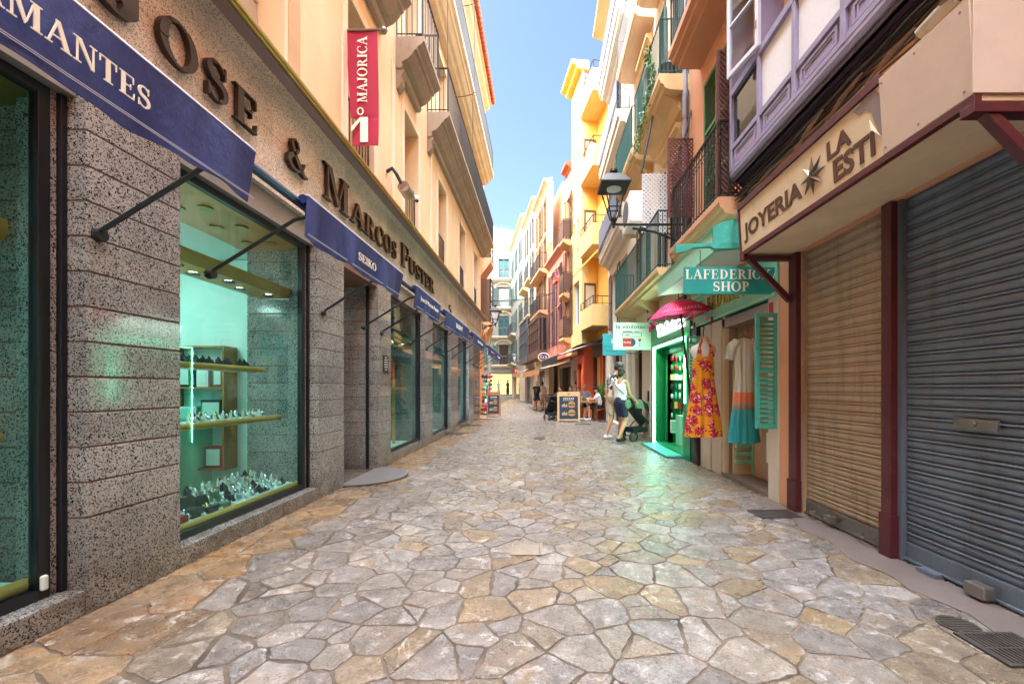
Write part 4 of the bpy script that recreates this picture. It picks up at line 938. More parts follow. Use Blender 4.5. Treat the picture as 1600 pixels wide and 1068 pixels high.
m.build('bay_frame', 'mauve', BY, bevel=.004)
for k in range(len(posts) - 1):
    a, b = posts[k + 1] + .055, posts[k]
    m = MB(); m.fb(RW, a, b, xb - .04, xb - .022, Zb + .14, 4.17); ring_frame(m, RW, a + .05, b - .05, xb - .022, xb - .008, Zb + .16, 4.15, .03); ring_frame(m, RW, a + .095, b - .095, xb - .022, xb - .014, Zb + .195, 4.115, .018)
    m.build('bay_panel', 'mauve', BY)
    m = MB(); m.fb(RW, a + .001, b - .001, xb - .035, xb - .028, 4.23, 4.83)
    m.build('pane', 'dark_glass' if k == 0 else 'curtain', BY)
    if k > 1: m = MB(); m.fb(RW, a + .001, b - .001, xb - .035, xb - .028, 4.91, 6.1); m.build('pane', 'curtain', BY)
m = MB(); m.fb(RW, S0, S1, 0, xb + .03, 6.201, 6.4); m.build('bay_cornice', 'mauve', BY)
# open casements: one swung out over the street
hinge = RW(4.43, xb, 4.9); e = (RW(4.93, xb + .11, 4.9) - hinge); L = e.length; e.normalize(); n = Vector((-e.y, e.x, 0))
m = MB()
def cbox(a0, a1, z0, z1, t0=0, t1=.04): m.bbox(hinge + e * a0 + ZP * z0 - n * t0, e * (a1 - a0), -n * (t1 - t0) * -1, ZP * (z1 - z0))
cbox(0, .05, 0, 1.2); cbox(L - .05, L, 0, 1.2); cbox(.05, L - .05, 0, .05); cbox(.05, L - .05, 1.15, 1.2); cbox(.05, L - .05, .57, .595)
cs = m.build('casement', 'white_trim', BY, bevel=.003)
m = MB(); m.bbox(hinge + e * .05 + n * .02 + ZP * .05, e * (L - .1), n * .004, ZP * 1.1); m.build('pane', 'glass', cs)
m = MB(); m.bbox(hinge + e * .02 + n * .0405 + ZP * .2, e * .03, n * .004, ZP * .09); m.build('hinge', 'steel', cs)

# ---- the old sign box over the shutters
Xs, Z0, Z1, ST = 2.10, 2.64, 3.14, .03
Y0, Y1 = 2.01, 4.35
SB = thing('shop_sign_box', 'long peeling cream sign box with brown lettering and a nickel star over the shutters', 'sign', (2.35, 3.2, 2.64))
def sf(y, z, out=0): t = (z - Z0) / (Z1 - Z0); return Vector((Xs - ST * t - out, y, z))
m = MB(); m.prism([(Xs, Y1, Z0), (Xs - ST, Y1, Z1), (2.598, Y1, Z1), (2.598, Y1, Z0)], (0, Y0 - Y1, 0)); m.build('box', 'sign_cream', SB, bevel=.003)
m = MB(); m.prism([sf(2.54, Z0 + .035, .001), sf(2.54, Z1 - .0, .001), sf(2.54, Z1 - .0, .012), sf(2.54, Z0 + .035, .012)], (0, Y0 - .004 - 2.54, 0)); m.build('cover_board', 'plywood', SB, bevel=.002)
m = MB(); m.bbox((Xs - .028, Y0 - .004, Z0 + .03), (.62, 0, 0), (0, -.010, 0), (0, 0, .47)); m.build('end_board', 'plywood', SB, bevel=.002)
m = MB(); m.fb(Fr((Xs, 0, 0), YP, -XP), Y0 - .01, Y1 + .02, -.02, .02, Z0 - .015, Z0 + .03); m.fb(Fr((Xs - ST, 0, 0), YP, -XP), 2.54, Y1 + .02, -.03, .016, Z1 - .03, Z1 + .03)
m.bbox((Xs + .005, Y1 + .002, Z0), (-.02, 0, 0), (0, .018, 0), (-ST, 0, Z1 - Z0)); m.build('trim', 'maroon', SB, bevel=.003)
for y in (2.52, 2.3, 2.05):
    for z in (Z0 + .07, Z1 - .04): m = MB(); p = sf(y, z, .011); m.cyl(p, p - XP * .004, .006, n=8); m.build('screw', 'steel', SB)
# brackets under both ends
for y in (Y1 - .03, Y0 + .02):
    m = MB(); m.box(2.07, 2.6, y - .04, y + .03, Z0 - .065, Z0 - .018); m.prism([(2.14, y - .03, Z0 - .066), (2.21, y - .03, Z0 - .066), (2.56, y - .03, 2.22), (2.56, y - .03, 2.14)], (0, .05, 0)); m.build('bracket', 'maroon', SB, bevel=.003)
def lab(px): return Xs * 650 / (px - VX)
sans_text('JOYERIA', sf(lab(1165), 2.735, .002), -YP, Vector((-ST, 0, .5)), .20, .004, 'lettering', 'sign_brown', SB, lab(1165) - lab(1256), .03)
sans_text('LA', sf(lab(1297), 2.90, .002), -YP, Vector((-ST, 0, .5)), .13, .004, 'lettering', 'sign_brown', SB, lab(1297) - lab(1335), .03)
sans_text('ESTI', sf(lab(1305), 2.715, .002), -YP, Vector((-ST, 0, .5)), .16, .004, 'lettering', 'sign_brown', SB, lab(1305) - lab(1370), .03)
# torn patch
rp = random.Random(5); y0, y1 = lab(1340), lab(1383)
tp = [(y0, 3.085), (y0 - .02, 3.06), (y0 - .05, 3.03), (y0 - .1, 3.035), (y0 - .15, 2.98), (y0 - .17, 2.9), (y0 - .185, 2.84), (y0 - .21, 2.80), (y0 - .24, 2.84), (y0 - .245, 2.93), (y0 - .225, 3.03), (y0 - .18, 3.10), (y0 - .1, 3.12), (y0 - .06, 3.09)]
m = MB(); m.prism([sf(a, z, .002) for a, z in tp], (-.003, 0, 0)); m.build('torn_patch', 'soffit', SB)
m = MB(); m.prism([sf(y0 - .21, 2.80, .004), sf(y0 - .185, 2.84, .004), sf(y0 - .16, 2.93, .03), sf(y0 - .175, 2.86, .035)], (-.003, 0, 0)); m.build('peeled_flap', 'sign_cream', SB)
# eight pointed star
stc = sf(lab(1273), 2.885, .0); m = MB(); U = Vector((-ST, 0, .5)).normalized(); R_ = -YP; Nn = R_.cross(U)
ring = []
for i in range(16):
    a = i * PI / 8 + PI / 2; r = .15 if i % 2 == 0 else .055
    ring.append(stc + R_ * math.cos(a) * r + U * math.sin(a) * r + Nn * .004)
base = len(m.v); m.add(ring + [stc + Nn * .035, stc + Nn * .002], [(i, (i + 1) % 16, 16) for i in range(16)] + [((i + 1) % 16, i, 17) for i in range(16)]); m.build('star', 'star_metal', SB)

# ---- bundle of cables and debris above the sign
cg = random.Random(21)
for i in range(13):
    m = MB(); p = []; y = 5.15
    while y > .4:
        t = (5.15 - y) / 4.7; xx = 2.50 - .02 * (i % 6); p.append(Vector((xx, y, 1.25 + xx * (.925 + .0062 * i + .014 * math.sin(y * 2.2 + i * .7) * (1 if i % 3 else .3) + cg.uniform(-.006, .006))))); y -= cg.uniform(.22, .4)
    m.tube(p, cg.choice((.007, .009, .012)), 5); tag(m.build('bundled_cable', 'cable' if i % 4 else 'old_wood', smooth=True), 'dark slack cable in the bundle between sign box and mauve bay', 'cable', 'cables bundled above the sign box')
for i in range(5):
    y = 3.9 - i * .42; a = Vector((2.38, y, 1.25 + 2.38 * .935)); b = a + Vector((-.02 + cg.uniform(-.03, .03), -.40, .05 + cg.uniform(0, .08)))
    m = MB(); m.tube([a, (a + b) / 2 + ZP * .02, b], [.012, .02, .008], 5); tag(m.build('wood_splinter', 'old_wood'), 'broken strip of reddish wood caught among the cables above the sign', 'wood strip', 'wood strips above the sign box')
m = MB(); m.cyl((2.36, 2.6, 3.46), (2.40, 2.42, 3.52), .035, .04, n=12); tag(m.build('pipe_stub', 'stone', smooth=True), 'stubby pale pipe end lying on top of the sign box', 'pipe')
m = MB(); m.tube([(2.12, 4.37, 2.9), (2.1, 4.45, 3.1), (2.2, 4.7, 3.25), (2.45, 5.0, 3.4), (2.55, 5.15, 3.5)], .02, 6); tag(m.build('sagging_cable', 'old_wood', smooth=True), 'thick brown cable sagging round the far end of the sign box', 'cable')

# ================================================================ boutique with turquoise canopy
PB = thing('peach_house', 'peach house with teal railed balconies above the boutique and the green lit shop', 'house', (2.6, 9, 0))
PE = 11.75
hs = [(7.75, 8.55, 3.45, 5.75), (9.9, 10.7, 3.45, 5.75), (7.7, 8.5, 6.95, 9.2), (9.9, 10.6, 6.95, 9.2), (7.9, 8.6, 10.2, 12), (10, 10.7, 10.2, 12)]
m = MB(); wall_holes(m, RW, 7.26, PE, 2.83, 13.6, -.35, -.0, hs); m.build('wall', 'peach', PB, merge=True)
m = MB(); m.fb(RW, 4.545, PE, -8, -2.6, 0, 13.6); m.fb(RW, 4.545, 7.25, -2.6, -.36, 2.63, 2.8); m.build('core_wall', 'peach', PB)
for a, b, z0, z1 in hs:
    m = MB(); m.fb(RW, a - .05, b + .05, -.345, -.3, z0, z1); w = m.build('window', 'dark_glass', PB)
    for s in (a, (a + b) / 2): m = MB(); louvre(m, RW(s + (b - a) / 2, -.12, z0), -YP, ZP, (b - a) / 2 - .005, z1 - z0, .035); m.build('shutter', 'teal_shutter', w)
    m = MB(); m.prof(RW, a - .2, b + .2, [(0.001, z1 + .12), (.06, z1 + .14), (.1, z1 + .22), (.16, z1 + .26), (.16, z1 + .34), (0.001, z1 + .34)]); m.build('window_hood', 'balcony_ochre', PB)
# shutters folded out on the wall
for s, z0, z1, mt in ((8.56, 6.95, 9.2, 'teal_shutter'), (10.62, 6.95, 9.2, 'teal_shutter'), (8.56, 3.5, 5.7, 'charcoal'), (10.72, 3.5, 5.7, 'charcoal'), (7.3, 4.4, 5.7, 'charcoal')):
    m = MB(); louvre(m, RW(s + .42, .03, z0), -YP, ZP, .42, z1 - z0, .035); m.build('shutter', mt, PB)
lb = slab(RW, 7.42, PE - .02, .54, 3.2, 3.42, 'balcony_ochre', 'balcony', PB)
railing(RW, [(7.45, .02), (7.45, .51), (PE - .05, .51), (PE - .05, .02)], 3.42, 1.02, 'railing', 'teal_shutter', lb, .085, .008, .014)
m = MB(); m.prism([RW(PE - .04, .01, 3.2), RW(PE - .04, .45, 3.2), RW(PE - .04, .01, 2.86)], (0, -.3, 0)); m.build('corbel', 'balcony_ochre', lb); m = MB(); m.prism([RW(9.4, .01, 3.2), RW(9.4, .45, 3.2), RW(9.4, .01, 2.86)], (0, -.2, 0)); m.build('corbel', 'balcony_ochre', lb)
for a, b in ((7.3, 9.36), (9.56, PE - .06)):
    ub = slab(RW, a, b, .54, 6.5, 6.78, 'balcony_ochre', 'balcony', PB)
    railing(RW, [(a + .03, .02), (a + .03, .51), (b - .03, .51), (b - .03, .02)], 6.78, .98, 'railing', 'teal_shutter', ub, .075, .008, .014)
    m = MB(); m.prof(RW, a + .15, b - .15, [(.001, 6.2), (.12, 6.25), (.2, 6.4), (.38, 6.49), (.38, 6.5), (.001, 6.5)]); m.build('soffit_moulding', 'balcony_ochre', ub)
    tb = slab(RW, a, b, .5, 9.8, 10.02, 'peach', 'balcony', PB)
    railing(RW, [(a + .03, .02), (a + .03, .47), (b - .03, .47), (b - .03, .02)], 10.02, .95, 'railing', 'iron_grey', tb, .1, .008, .014)
m = MB(); m.prof(RW, 7.26, PE + .1, [(0, 13.3), (.2, 13.4), (.45, 13.5), (.5, 13.6), (0, 13.65)]); m.build('eave', 'balcony_ochre', PB)

# vine on the upper balcony
VN = thing('climbing_plant', 'green vine in a dark pot trailing through the upper teal balcony rail', 'plant', RW(7.5, .4, 6.8))
m = MB(); m.lathe([(.12, 6.79), (.17, 7.0), (.18, 7.02)], (RW(7.52, .32, 0)), 14); m.build('pot', 'charcoal', VN, smooth=True)
rv = random.Random(9); m = MB(); st = MB()
for k in range(16):
    s, z = 7.5 + rv.uniform(0, .15), 7.0; p = []
    up = k % 3 == 0
    for i in range(9):
        p.append(RW(s, .53 + rv.uniform(-.02, .05), z)); s += rv.uniform(.05, .3) * (0.4 if up else 1); z += rv.uniform(.02, .16) if up else rv.uniform(-.15, .03)
    st.tube(p, .004, 4)
    for q in p[1:]:
        for _ in range(3):
            c = q + Vector((rv.uniform(-.05, .03), rv.uniform(-.06, .06), rv.uniform(-.06, .06))); a = Vector((rv.uniform(-1, 1), rv.uniform(-1, 1), rv.uniform(-1, 1))).normalized() * .032; b = a.orthogonal().normalized() * .02
            m.add([c - a, c + b, c + a, c - b], [(0, 1, 2, 3)])
m.build('foliage', 'leaf', VN); st.build('stem', 'leaf', VN)

# awning rod and AC unit, white lattice
t = thing('awning_pole', 'black pole with a pulley sloping out from the peach house above the white lattice', 'pole', pt(1002, 268, 8.1))
m = MB(); a, b = pt(1002, 270, 8.1), pt(1024, 160, 8.1); m.cyl(a, b, .022, n=8); m.build('rod', 'black', t, smooth=True)
m = MB(); m.lathe([(.01, -.03), (.05, -.02), (.05, .02), (.01, .05)], b, 10); m.cyl(b, b + ZP * .12, .014, n=6); m.build('tip', 'black', t, smooth=True)
m = MB(); m.tube([b, b + Vector((.15, -.1, .02)), b + Vector((.35, -.4, -.15)), b + Vector((.5, -.75, -.4)), RW(7.0, .2, 5.45)], .016, 6); m.build('cable', 'cable', t, smooth=True)
t = thing('air_conditioner', 'white outdoor air conditioner unit hung on the teal balcony rail', 'air conditioner', (2.0, 8.8, 4.5))
m = MB(); m.box(1.80, 2.07, 8.46, 9.25, 4.65, 5.28); m.build('casing', 'white_plastic', t, bevel=.015)
m = MB(); m.cyl((1.801, 8.9, 4.97), (1.79, 8.9, 4.97), .26, n=24); m.build('fan_grille', 'iron_grey', t)
m = MB(); m.box(1.80, 2.09, 8.48, 8.53, 4.58, 4.648); m.build('bracket', 'stone_pale', t); m = MB(); m.box(1.80, 2.09, 9.17, 9.22, 4.58, 4.648); m.build('bracket', 'stone_pale', t)
t = thing('lattice_screen', 'white plastic lattice screen fixed above the teal balcony rail', 'lattice', (2.28, 8.42, 4.4))
lattice((2.035, 8.42, 4.40), XP, ZP, .52, 1.2, 'panel', 'white_plastic', t, .085, .030, .008, 0)

# boutique ground floor: pillars, jambs, opening between them
t = PB
m = MB(); m.fb(RW, 4.545, 4.75, -.3, .012, 0, 2.30); m.build('pillar', 'pillar_white', t, bevel=.004)
for a, b in ((6.02, 6.36), (6.40, 6.80)): m = MB(); m.fb(RW, a, b, -.3, .0, 0, 2.25); m.build('pillar', 'pillar_white', t, bevel=.004)
m = MB(); m.fb(RW, 6.84, 7.08, -.3, .05, 0, 2.3); m.build('corner_post', 'charcoal', t, bevel=.004)
m = MB(); m.fb(RW, 4.75, 6.02, -.3, -.02, 2.12, 2.25); m.build('shutter_housing', 'lintel', t)
m = MB(); m.fb(RW, 4.56, 7.08, -.25, .02, 2.3, 2.78); fb_ = m.build('fascia_board', 'mint', t, bevel=.004)
m = MB(); m.fb(RW, 4.55, 7.1, .0205, .06, 2.27, 2.31); m.fb(RW, 4.55, 7.1, .0205, .05, 2.75, 2.79); m.build('moulding', 'mint', fb_, bevel=.006)
serif_text('LA FEDERICKA', RW(6.98, .021, 2.44), -YP, ZP, .22, 2.2, .02, 'lettering', 'gold_letter', fb_)
# interior of the boutique window
m = MB(); m.fb(RW, 4.75, 6.02, -1.35, -1.3, 0, 2.6); m.fb(RW, 4.6, 4.745, -1.3, -.3, 0, 2.6); m.build('inner_wall', 'fed_wall', t)
m = MB(); m.fb(RW, 4.75, 6.02, -1.3, -.3, 2.3, 2.35); m.build('inner_ceiling', 'fed_wall', t)
m = MB(); m.fb(RW, 4.75, 6.02, -1.3, .0, .002, .05); m.build('threshold', 'cement', t)
m = MB(); m.fb(RW, 5.93, 6.0, -.2, -.08, .05, 2.12); m.build('door_frame', 'stone', t)
m = MB(); m.fb(RW, 4.78, 5.2, -.16, -.15, .12, 1.5); m.build('glass', 'glass', t)
m = MB(); m.fb(RW, 4.9, 5.08, -.149, -.147, .35, .72); m.build('notice', 'paper', t)
m = MB()
for i in range(12): m.box(2.72, 3.18, 5.80, 5.84, .2 + i * .115, .2 + i * .115 + .062)
m.box(2.93, 2.98, 5.77, 5.799, .05, 1.6); m.build('slatted_screen', 'mint', t)
m = MB(); m.box(2.70, 3.2, 5.85, 5.88, .05, 1.6); m.box(2.62, 3.9, 5.95, 6.015, .05, 2.29); m.build('screen_backing', 'fed_wall', t)
m = MB(); q = RW(5.2, -.6, 2.28); m.cyl(q, q + ZP * .015, .09, n=14); m.build('downlight', 'lamp', t)

SH = thing('open_shutter', 'bright turquoise louvred shutter leaf standing open at the boutique window', 'shutter', RW(4.62, .02, .8))
m = MB(); louvre(m, Vector((2.372, 4.63, .81)), Vector((1, -.12, 0)).normalized(), ZP, .235, 1.27, .045, .04, .052, (.5,)); m.build('leaf', 'teal', SH, bevel=.003)
SH = thing('open_shutter', 'narrow mint shutter leaf half hidden behind the yellow dress', 'shutter', RW(6.9, .06, .8))
m = MB(); louvre(m, Vector((2.35, 6.75, .9)), XP, ZP, .22, 1.2, .04, .035, .052); m.build('leaf', 'mint', SH)
t = thing('wall_sticker', 'small red and white sticker on the white pillar above the turquoise shutter', 'sticker', RW(4.6, .02, 2.1))
m = MB(); m.fb(RW, 4.64, 4.73, .0125, .016, 2.07, 2.22); m.build('notice', 'red_sign', t); m = MB(); m.fb(RW, 4.64, 4.73, .0125, .016, 2.0, 2.068); m.build('footer', 'paper', t)

# canopy
CP = thing('shop_canopy', 'pale mint canopy with turquoise plank end over the boutique front', 'canopy', (2.2, 5.8, 2.8))
xf = 1.95; za, zc = 2.80, 3.05
m = MB(); m.prism([(xf, 4.72, za), (xf, 4.72, zc), (xf - .02, 4.72, zc + .02), (xf + .02, 4.72, zc + .03), (xf + .035, 4.72, za)], (0, 2.26, 0)); m.build('front_panel', 'mint', CP)
m = MB(); m.prism([(xf + .036, 4.74, za + .01), (xf + .036, 4.74, za + .03), (2.59, 4.74, 2.9), (2.59, 4.74, 2.87)], (0, 2.22, 0)); m.build('underside', 'canopy', CP)
m = MB(); m.prism([(xf + .036, 4.74, zc + .0), (xf + .04, 4.74, zc + .035), (xf + .3, 4.74, zc + .11), (2.598, 4.74, zc + .12), (2.598, 4.74, zc + .08)], (0, 2.22, 0)); m.build('roof', 'mint', CP)
m = MB(); m.prism([(xf, 4.719, za), (xf - .02, 4.719, zc + .02), (xf + .1, 4.719, zc + .085), (xf + .3, 4.719, zc + .125), (2.598, 4.719, zc + .135), (2.598, 4.719, 2.86)], (0, -.03, 0)); m.build('end_panel', 'teal', CP)
m = MB(); y = 4.66; o = lambda px, py: pt(px, py, y)
m.prism([o(1053, 384), o(1160, 379), o(1190, 378), o(1190, 391), o(1160, 390), o(1113, 391), o(1108, 388), o(1080, 389), o(1073, 394), o(1054, 398)], (0, -.05, 0)); m.build('plank', 'teal', CP, bevel=.004)
HS = thing('hanging_sign', 'turquoise wooden board with white two line lettering hanging from the canopy plank', 'sign', pt(1145, 440, 4.6))
y = 4.6; a = pt(1069, 459, y); b = pt(1222, 417, y)
m = MB(); m.box(a.x, b.x, y, y + .025, a.z, b.z); bd = m.build('board', 'teal_sign', HS, bevel=.003)
serif_text('LAFEDERICKA', Vector((a.x + .012, y, a.z + .165)), XP, ZP, .105, b.x - a.x - .024, .004, 'lettering', 'letter_white', bd)
serif_text('SHOP', Vector((pt(1114, 0, y).x, y, a.z + .03)), XP, ZP, .105, pt(1171, 0, y).x - pt(1114, 0, y).x, .004, 'lettering', 'letter_white', bd)
for px, p1 in ((1094, 391), (1180, 391)):
    m = MB(); p, q = pt(px, 417, y + .02), pt(px, p1, y + .03); m.tube([p, q], .004, 5); m.tube([p - ZP * .01 + Vector((.012 * math.cos(k), 0, .012 * math.sin(k))) for k in [i * PI / 4 for i in range(9)]], .003, 4); m.build('chain', 'iron', HS)

# ---- parasol with a wooden pole
PR = thing('parasol', 'small crimson fabric parasol with hanging hearts leaning outside the green shop', 'parasol', (2.5, 6.62, .0))
y = 6.5; apex = pt(1061, 468, y); Rr_ = .5; axis = (apex - Vector((2.5, 6.62, .02))).normalized(); side = XP.copy(); side = (side - axis * side.dot(axis)).normalized(); fwd = axis.cross(side)
def par(u, v):
    a = 2 * PI * u; r = Rr_ * v; sc = abs(math.sin(a * 4)) ** .7
    drop = -.26 * v ** 1.9 + .018 * v * v * (1 - sc)
    p = apex + side * math.cos(a) * r * (1 - .03 * (1 - sc)) + fwd * math.sin(a) * r + axis * drop
    return p, -axis
m = MB(); m.sheet(par, 64, 10, .004); cl = m.build('canopy', 'magenta', PR, smooth=True)
m = MB(); m.cyl(Vector((2.5, 6.62, .02)), apex - axis * .02, .02, n=8); m.cyl(apex - axis * .02, apex + axis * .09, .012, .006, n=8); m.build('pole', 'pole_wood', PR, smooth=True)
m = MB()
for k in range(8):
    a = 2 * PI * (k + .0) / 8; q = par(a / 2 / PI, .98)[0]; m.cyl(q - axis * .01, apex - axis * .35, .004, n=4)
m.build('rib', 'pole_wood', PR)
m = MB()
for k in range(22):
    a = 2 * PI * (.60 + .010 * k); q = par(a / 2 / PI, .90)[0]; q2 = par(a / 2 / PI + .006, .80 + .06 * (k % 2))[0]; m.cyl(q + axis * .006, q2 + axis * .008, .006, n=5)
m.build('embroidery', 'magenta_light', cl)
for k in range(16):
    a = k / 16; q = par(a, 1.0)[0]; m = MB(); L = .05 + .03 * (k % 3); m.cyl(q, q - ZP * L, .002, n=4); c = q - ZP * (L + .03)
    if k % 2: m.prism([c + Vector((0, 0, -.035)), c + Vector((.03, 0, .008)), c + Vector((.018, 0, .028)), c + Vector((0, 0, .015)), c + Vector((-.018, 0, .028)), c + Vector((-.03, 0, .008))], (0, .008, 0))
    else: m.lathe([(.004, .03), (.014, .02), (.02, -.06)], c, 8)
    m.build('hanging_heart' if k % 2 else 'hanging_tassel', ('magenta', 'magenta_light', 'majorica')[k % 3], PR)

# ---- dresses
def floral():
    n = NT('yellow_floral_fabric'); q = n.pos
    warp = n.n('ShaderNodeVectorMath', operation='ADD'); d = n.n('ShaderNodeTexNoise'); d.inputs['Scale'].default_value = 25; n.l(q, d.inputs['Vector'])
    s = n.n('ShaderNodeVectorMath', operation='SCALE'); s.inputs['Scale'].default_value = .05; n.l(d.outputs['Color'], s.inputs[0]); n.l(q, warp.inputs[0]); n.l(s.outputs[0], warp.inputs[1])
    big = n.voro(6.2, n.mapping((1, .35, 1), src=warp.outputs[0])); sm = n.voro(34, n.mapping((1, .35, 1), src=warp.outputs[0])); pet = n.voro(60, n.mapping((1, .35, 1), src=warp.outputs[0]), out='Color')
    sep = n.n('ShaderNodeSeparateColor'); n.l(pet, sep.inputs[0])
    flower = n.ramp(sep.outputs[0], [(0, '#a5122e'), (.35, '#cf2340'), (.6, '#e65a6e'), (.8, '#efcab0'), (.9, '#7d0f22')], 'CONSTANT')
    mask = n.ramp(big, [(.47, 1), (.53, 0)]); lf = n.ramp(n.math('ADD', big, n.math('MULTIPLY', sm, .5)), [(.56, 0), (.565, 1), (.76, 1), (.765, 0)], 'CONSTANT')
    lm = n.math('MULTIPLY', lf, n.ramp(sm, [(.3, 1), (.34, 0)]))
    base = n.mix(lm, '#e89a16', '#6b2a1c'); base = n.mix(mask, base, flower)
    n.set(**{'Base Color': base, 'Roughness': .8}); return n.m
M['floral'] = floral()
def banded():
    n = NT('dip_dyed_fabric'); sp = n.n('ShaderNodeSeparateXYZ'); n.l(n.pos, sp.inputs[0])
    st = n.ramp(n.noise(34, 2, .5, n.mapping((1, .2, .03))), [(.35, '#9fb5ae'), (.5, '#dcd5c8'), (.65, '#e3ddd2'), (.8, '#b8a48a')])
    z = n.math('ADD', sp.outputs[2], n.math('MULTIPLY', n.noise(22, 3), .05))
    low = n.ramp(n.math('MULTIPLY', z, .5), [(.44, '#2f9aa0'), (.50, '#3f9da0'), (.51, '#8d7a66'), (.545, '#b39a80'), (.553, '#e08054'), (.612, '#e58860'), (.62, '#d8d0c4')])
    f = n.ramp(n.math('MULTIPLY', z, .5), [(.61, 0), (.63, 1)])
    n.set(**{'Base Color': n.mix(f, low, st), 'Roughness': .85}); return n.m
M['banded'] = banded()
def dress(t, c, rows, mat, pleats, amp, yscale=.32):
    """rows of (z, half width); a hollow garment hung at c"""
    def fn(u, v):
        k = min(int(v * (len(rows) - 1)), len(rows) - 2); f = v * (len(rows) - 1) - k
        z = rows[k][0] + (rows[k + 1][0] - rows[k][0]) * f; w = rows[k][1] + (rows[k + 1][1] - rows[k][1]) * f
        a = 2 * PI * u; fold = 1 + amp * v * math.sin(a * pleats + .6 * math.sin(a * 3)) + amp * .6 * v * math.sin(a * 5 + 1)
        p = Vector((math.cos(a) * w * fold, math.sin(a) * w * yscale * (1 + 1.6 * (fold - 1)) + .0, 0)); return c + p + ZP * z, -p.normalized()
    m = MB(); m.sheet(fn, 96, 34, .003); return m.build('dress', mat, t, smooth=True)
D1 = thing('hanging_dress', 'orange yellow halter dress with red flowers on a white torso form', 'dress', (2.27, 5.9, .6))
c = Vector((pt(1099, 0, 5.9).x, 5.9, 0))
dress(D1, c, [(1.72, .125), (1.62, .15), (1.5, .15), (1.4, .14), (1.2, .165), (.95, .195), (.75, .22), (.57, .225)], 'floral', 9, .17, .45)
m = MB()
for sg in (-1, 1): m.strip([c + Vector((sg * .13, -.065, 1.70)), c + Vector((sg * .10, -.07, 1.84)), c + Vector((sg * .045, -.04, 1.98))], [c + Vector((sg * .03, -.07, 1.66)), c + Vector((sg * .062, -.075, 1.82)), c + Vector((sg * .015, -.045, 1.98))], (0, -.004, 0))
m.build('halter_strap', 'floral', D1)
m = MB(); m.lathe([(.03, 1.99), (.045, 1.95), (.06, 1.9), (.17, 1.84), (.19, 1.78), (.165, 1.73), (.14, 1.68), (.12, 1.5), (.11, 1.4)], c, 20, 1, .38); m.build('torso_form', 'white_plastic', D1, smooth=True)
m = MB(); m.tube([c + ZP * 1.99, c + ZP * 2.08, c + Vector((.02, .01, 2.12)), c + Vector((.02, .3, 2.2))], .006, 6); m.build('hook', 'iron', D1, smooth=True)
D2 = thing('hanging_dress', 'pale striped dress with orange band and turquoise hem in the boutique window', 'dress', (2.55, 5.3, .7))
y = 5.25; c = Vector((pt(1162, 0, y).x, y, 0))
dress(D2, c, [(1.88, .07), (1.84, .12), (1.78, .135), (1.6, .115), (1.45, .098), (1.3, .105), (1.1, .12), (.9, .14), (.75, .16), (.57, .175)], 'banded', 11, .18, .4)
m = MB()
for sg in (-1, 1): m.tube([c + Vector((sg * .08, 0, 1.84)), c + Vector((sg * .15, 0, 1.78)), c + Vector((sg * .19, 0, 1.62))], [.06, .062, .05], 10)
m.build('sleeve', 'banded', D2, smooth=True)
m = MB(); m.tube([c + Vector((-.16, .0, 1.83)), c + Vector((0, 0, 1.92)), c + Vector((.16, .0, 1.83))], .008, 6); m.tube([c + ZP * 1.92, c + ZP * 1.98, c + Vector((.02, 0, 2.02)), c + ZP * 2.1], .004, 5); m.build('hanger', 'oak', D2)

# ---- the green lit shop
m = MB(); wall_holes(m, RW, 7.12, 9.62, 0, 2.78, -.3, .06, [(7.45, 9.25, .08, 2.12)]); gs = m.build('green_shopfront', 'neon_green_paint', PB, merge=True)
m = MB(); ring_frame(m, RW, 7.55, 9.2, -.28, -.12, .08, 2.1, .10, False); m.fb(RW, 9.1, 9.16, -1.0, -.16, .08, 2.05); m.build('door_frame', 'neon_green_paint', gs)
m = MB(); m.fb(RW, 7.4, 9.3, .0605, .09, 2.16, 2.22); m.fb(RW, 7.15, 9.6, .0605, .1, 2.70, 2.78); m.build('moulding', 'neon_green_paint', gs)
m = MB()
for p in ([RW(9.32, .085, .05), RW(9.32, .085, 2.16)], [RW(9.32, .085, 2.16), RW(7.3, .085, 2.16)], [RW(7.3, .085, 2.16), RW(7.3, .085, 1.0)]): m.cyl(p[0], p[1], .010, n=8)
m.build('neon_tube', 'neon', gs)
m = MB(); m.fb(RW, 7.12, 9.62, -1.9, -1.85, 0, 2.78); m.fb(RW, 7.12, 9.62, -1.85, -.3, 2.3, 2.35); m.fb(RW, 7.1, 7.15, -1.85, -.31, 0, 2.3); m.fb(RW, 9.6, 9.65, -1.85, -.31, 0, 2.3); m.build('shop_room', 'mint', gs)
m = MB(); m.fb(RW, 7.12, 9.62, -1.85, .03, .002, .06); m.build('step', 'cement', gs)
m = MB(); m.fb(RW, 7.45, 9.25, .031, .36, .002, .05); m.build('step_mat', 'teal', gs, bevel=.01)
sans_text('Viniloteca', RW(9.1, .061, 2.36), -YP, ZP, .26, .02, 'lettering', 'neon_white', gs, 1.7, .02)
rs = random.Random(4); k = 0
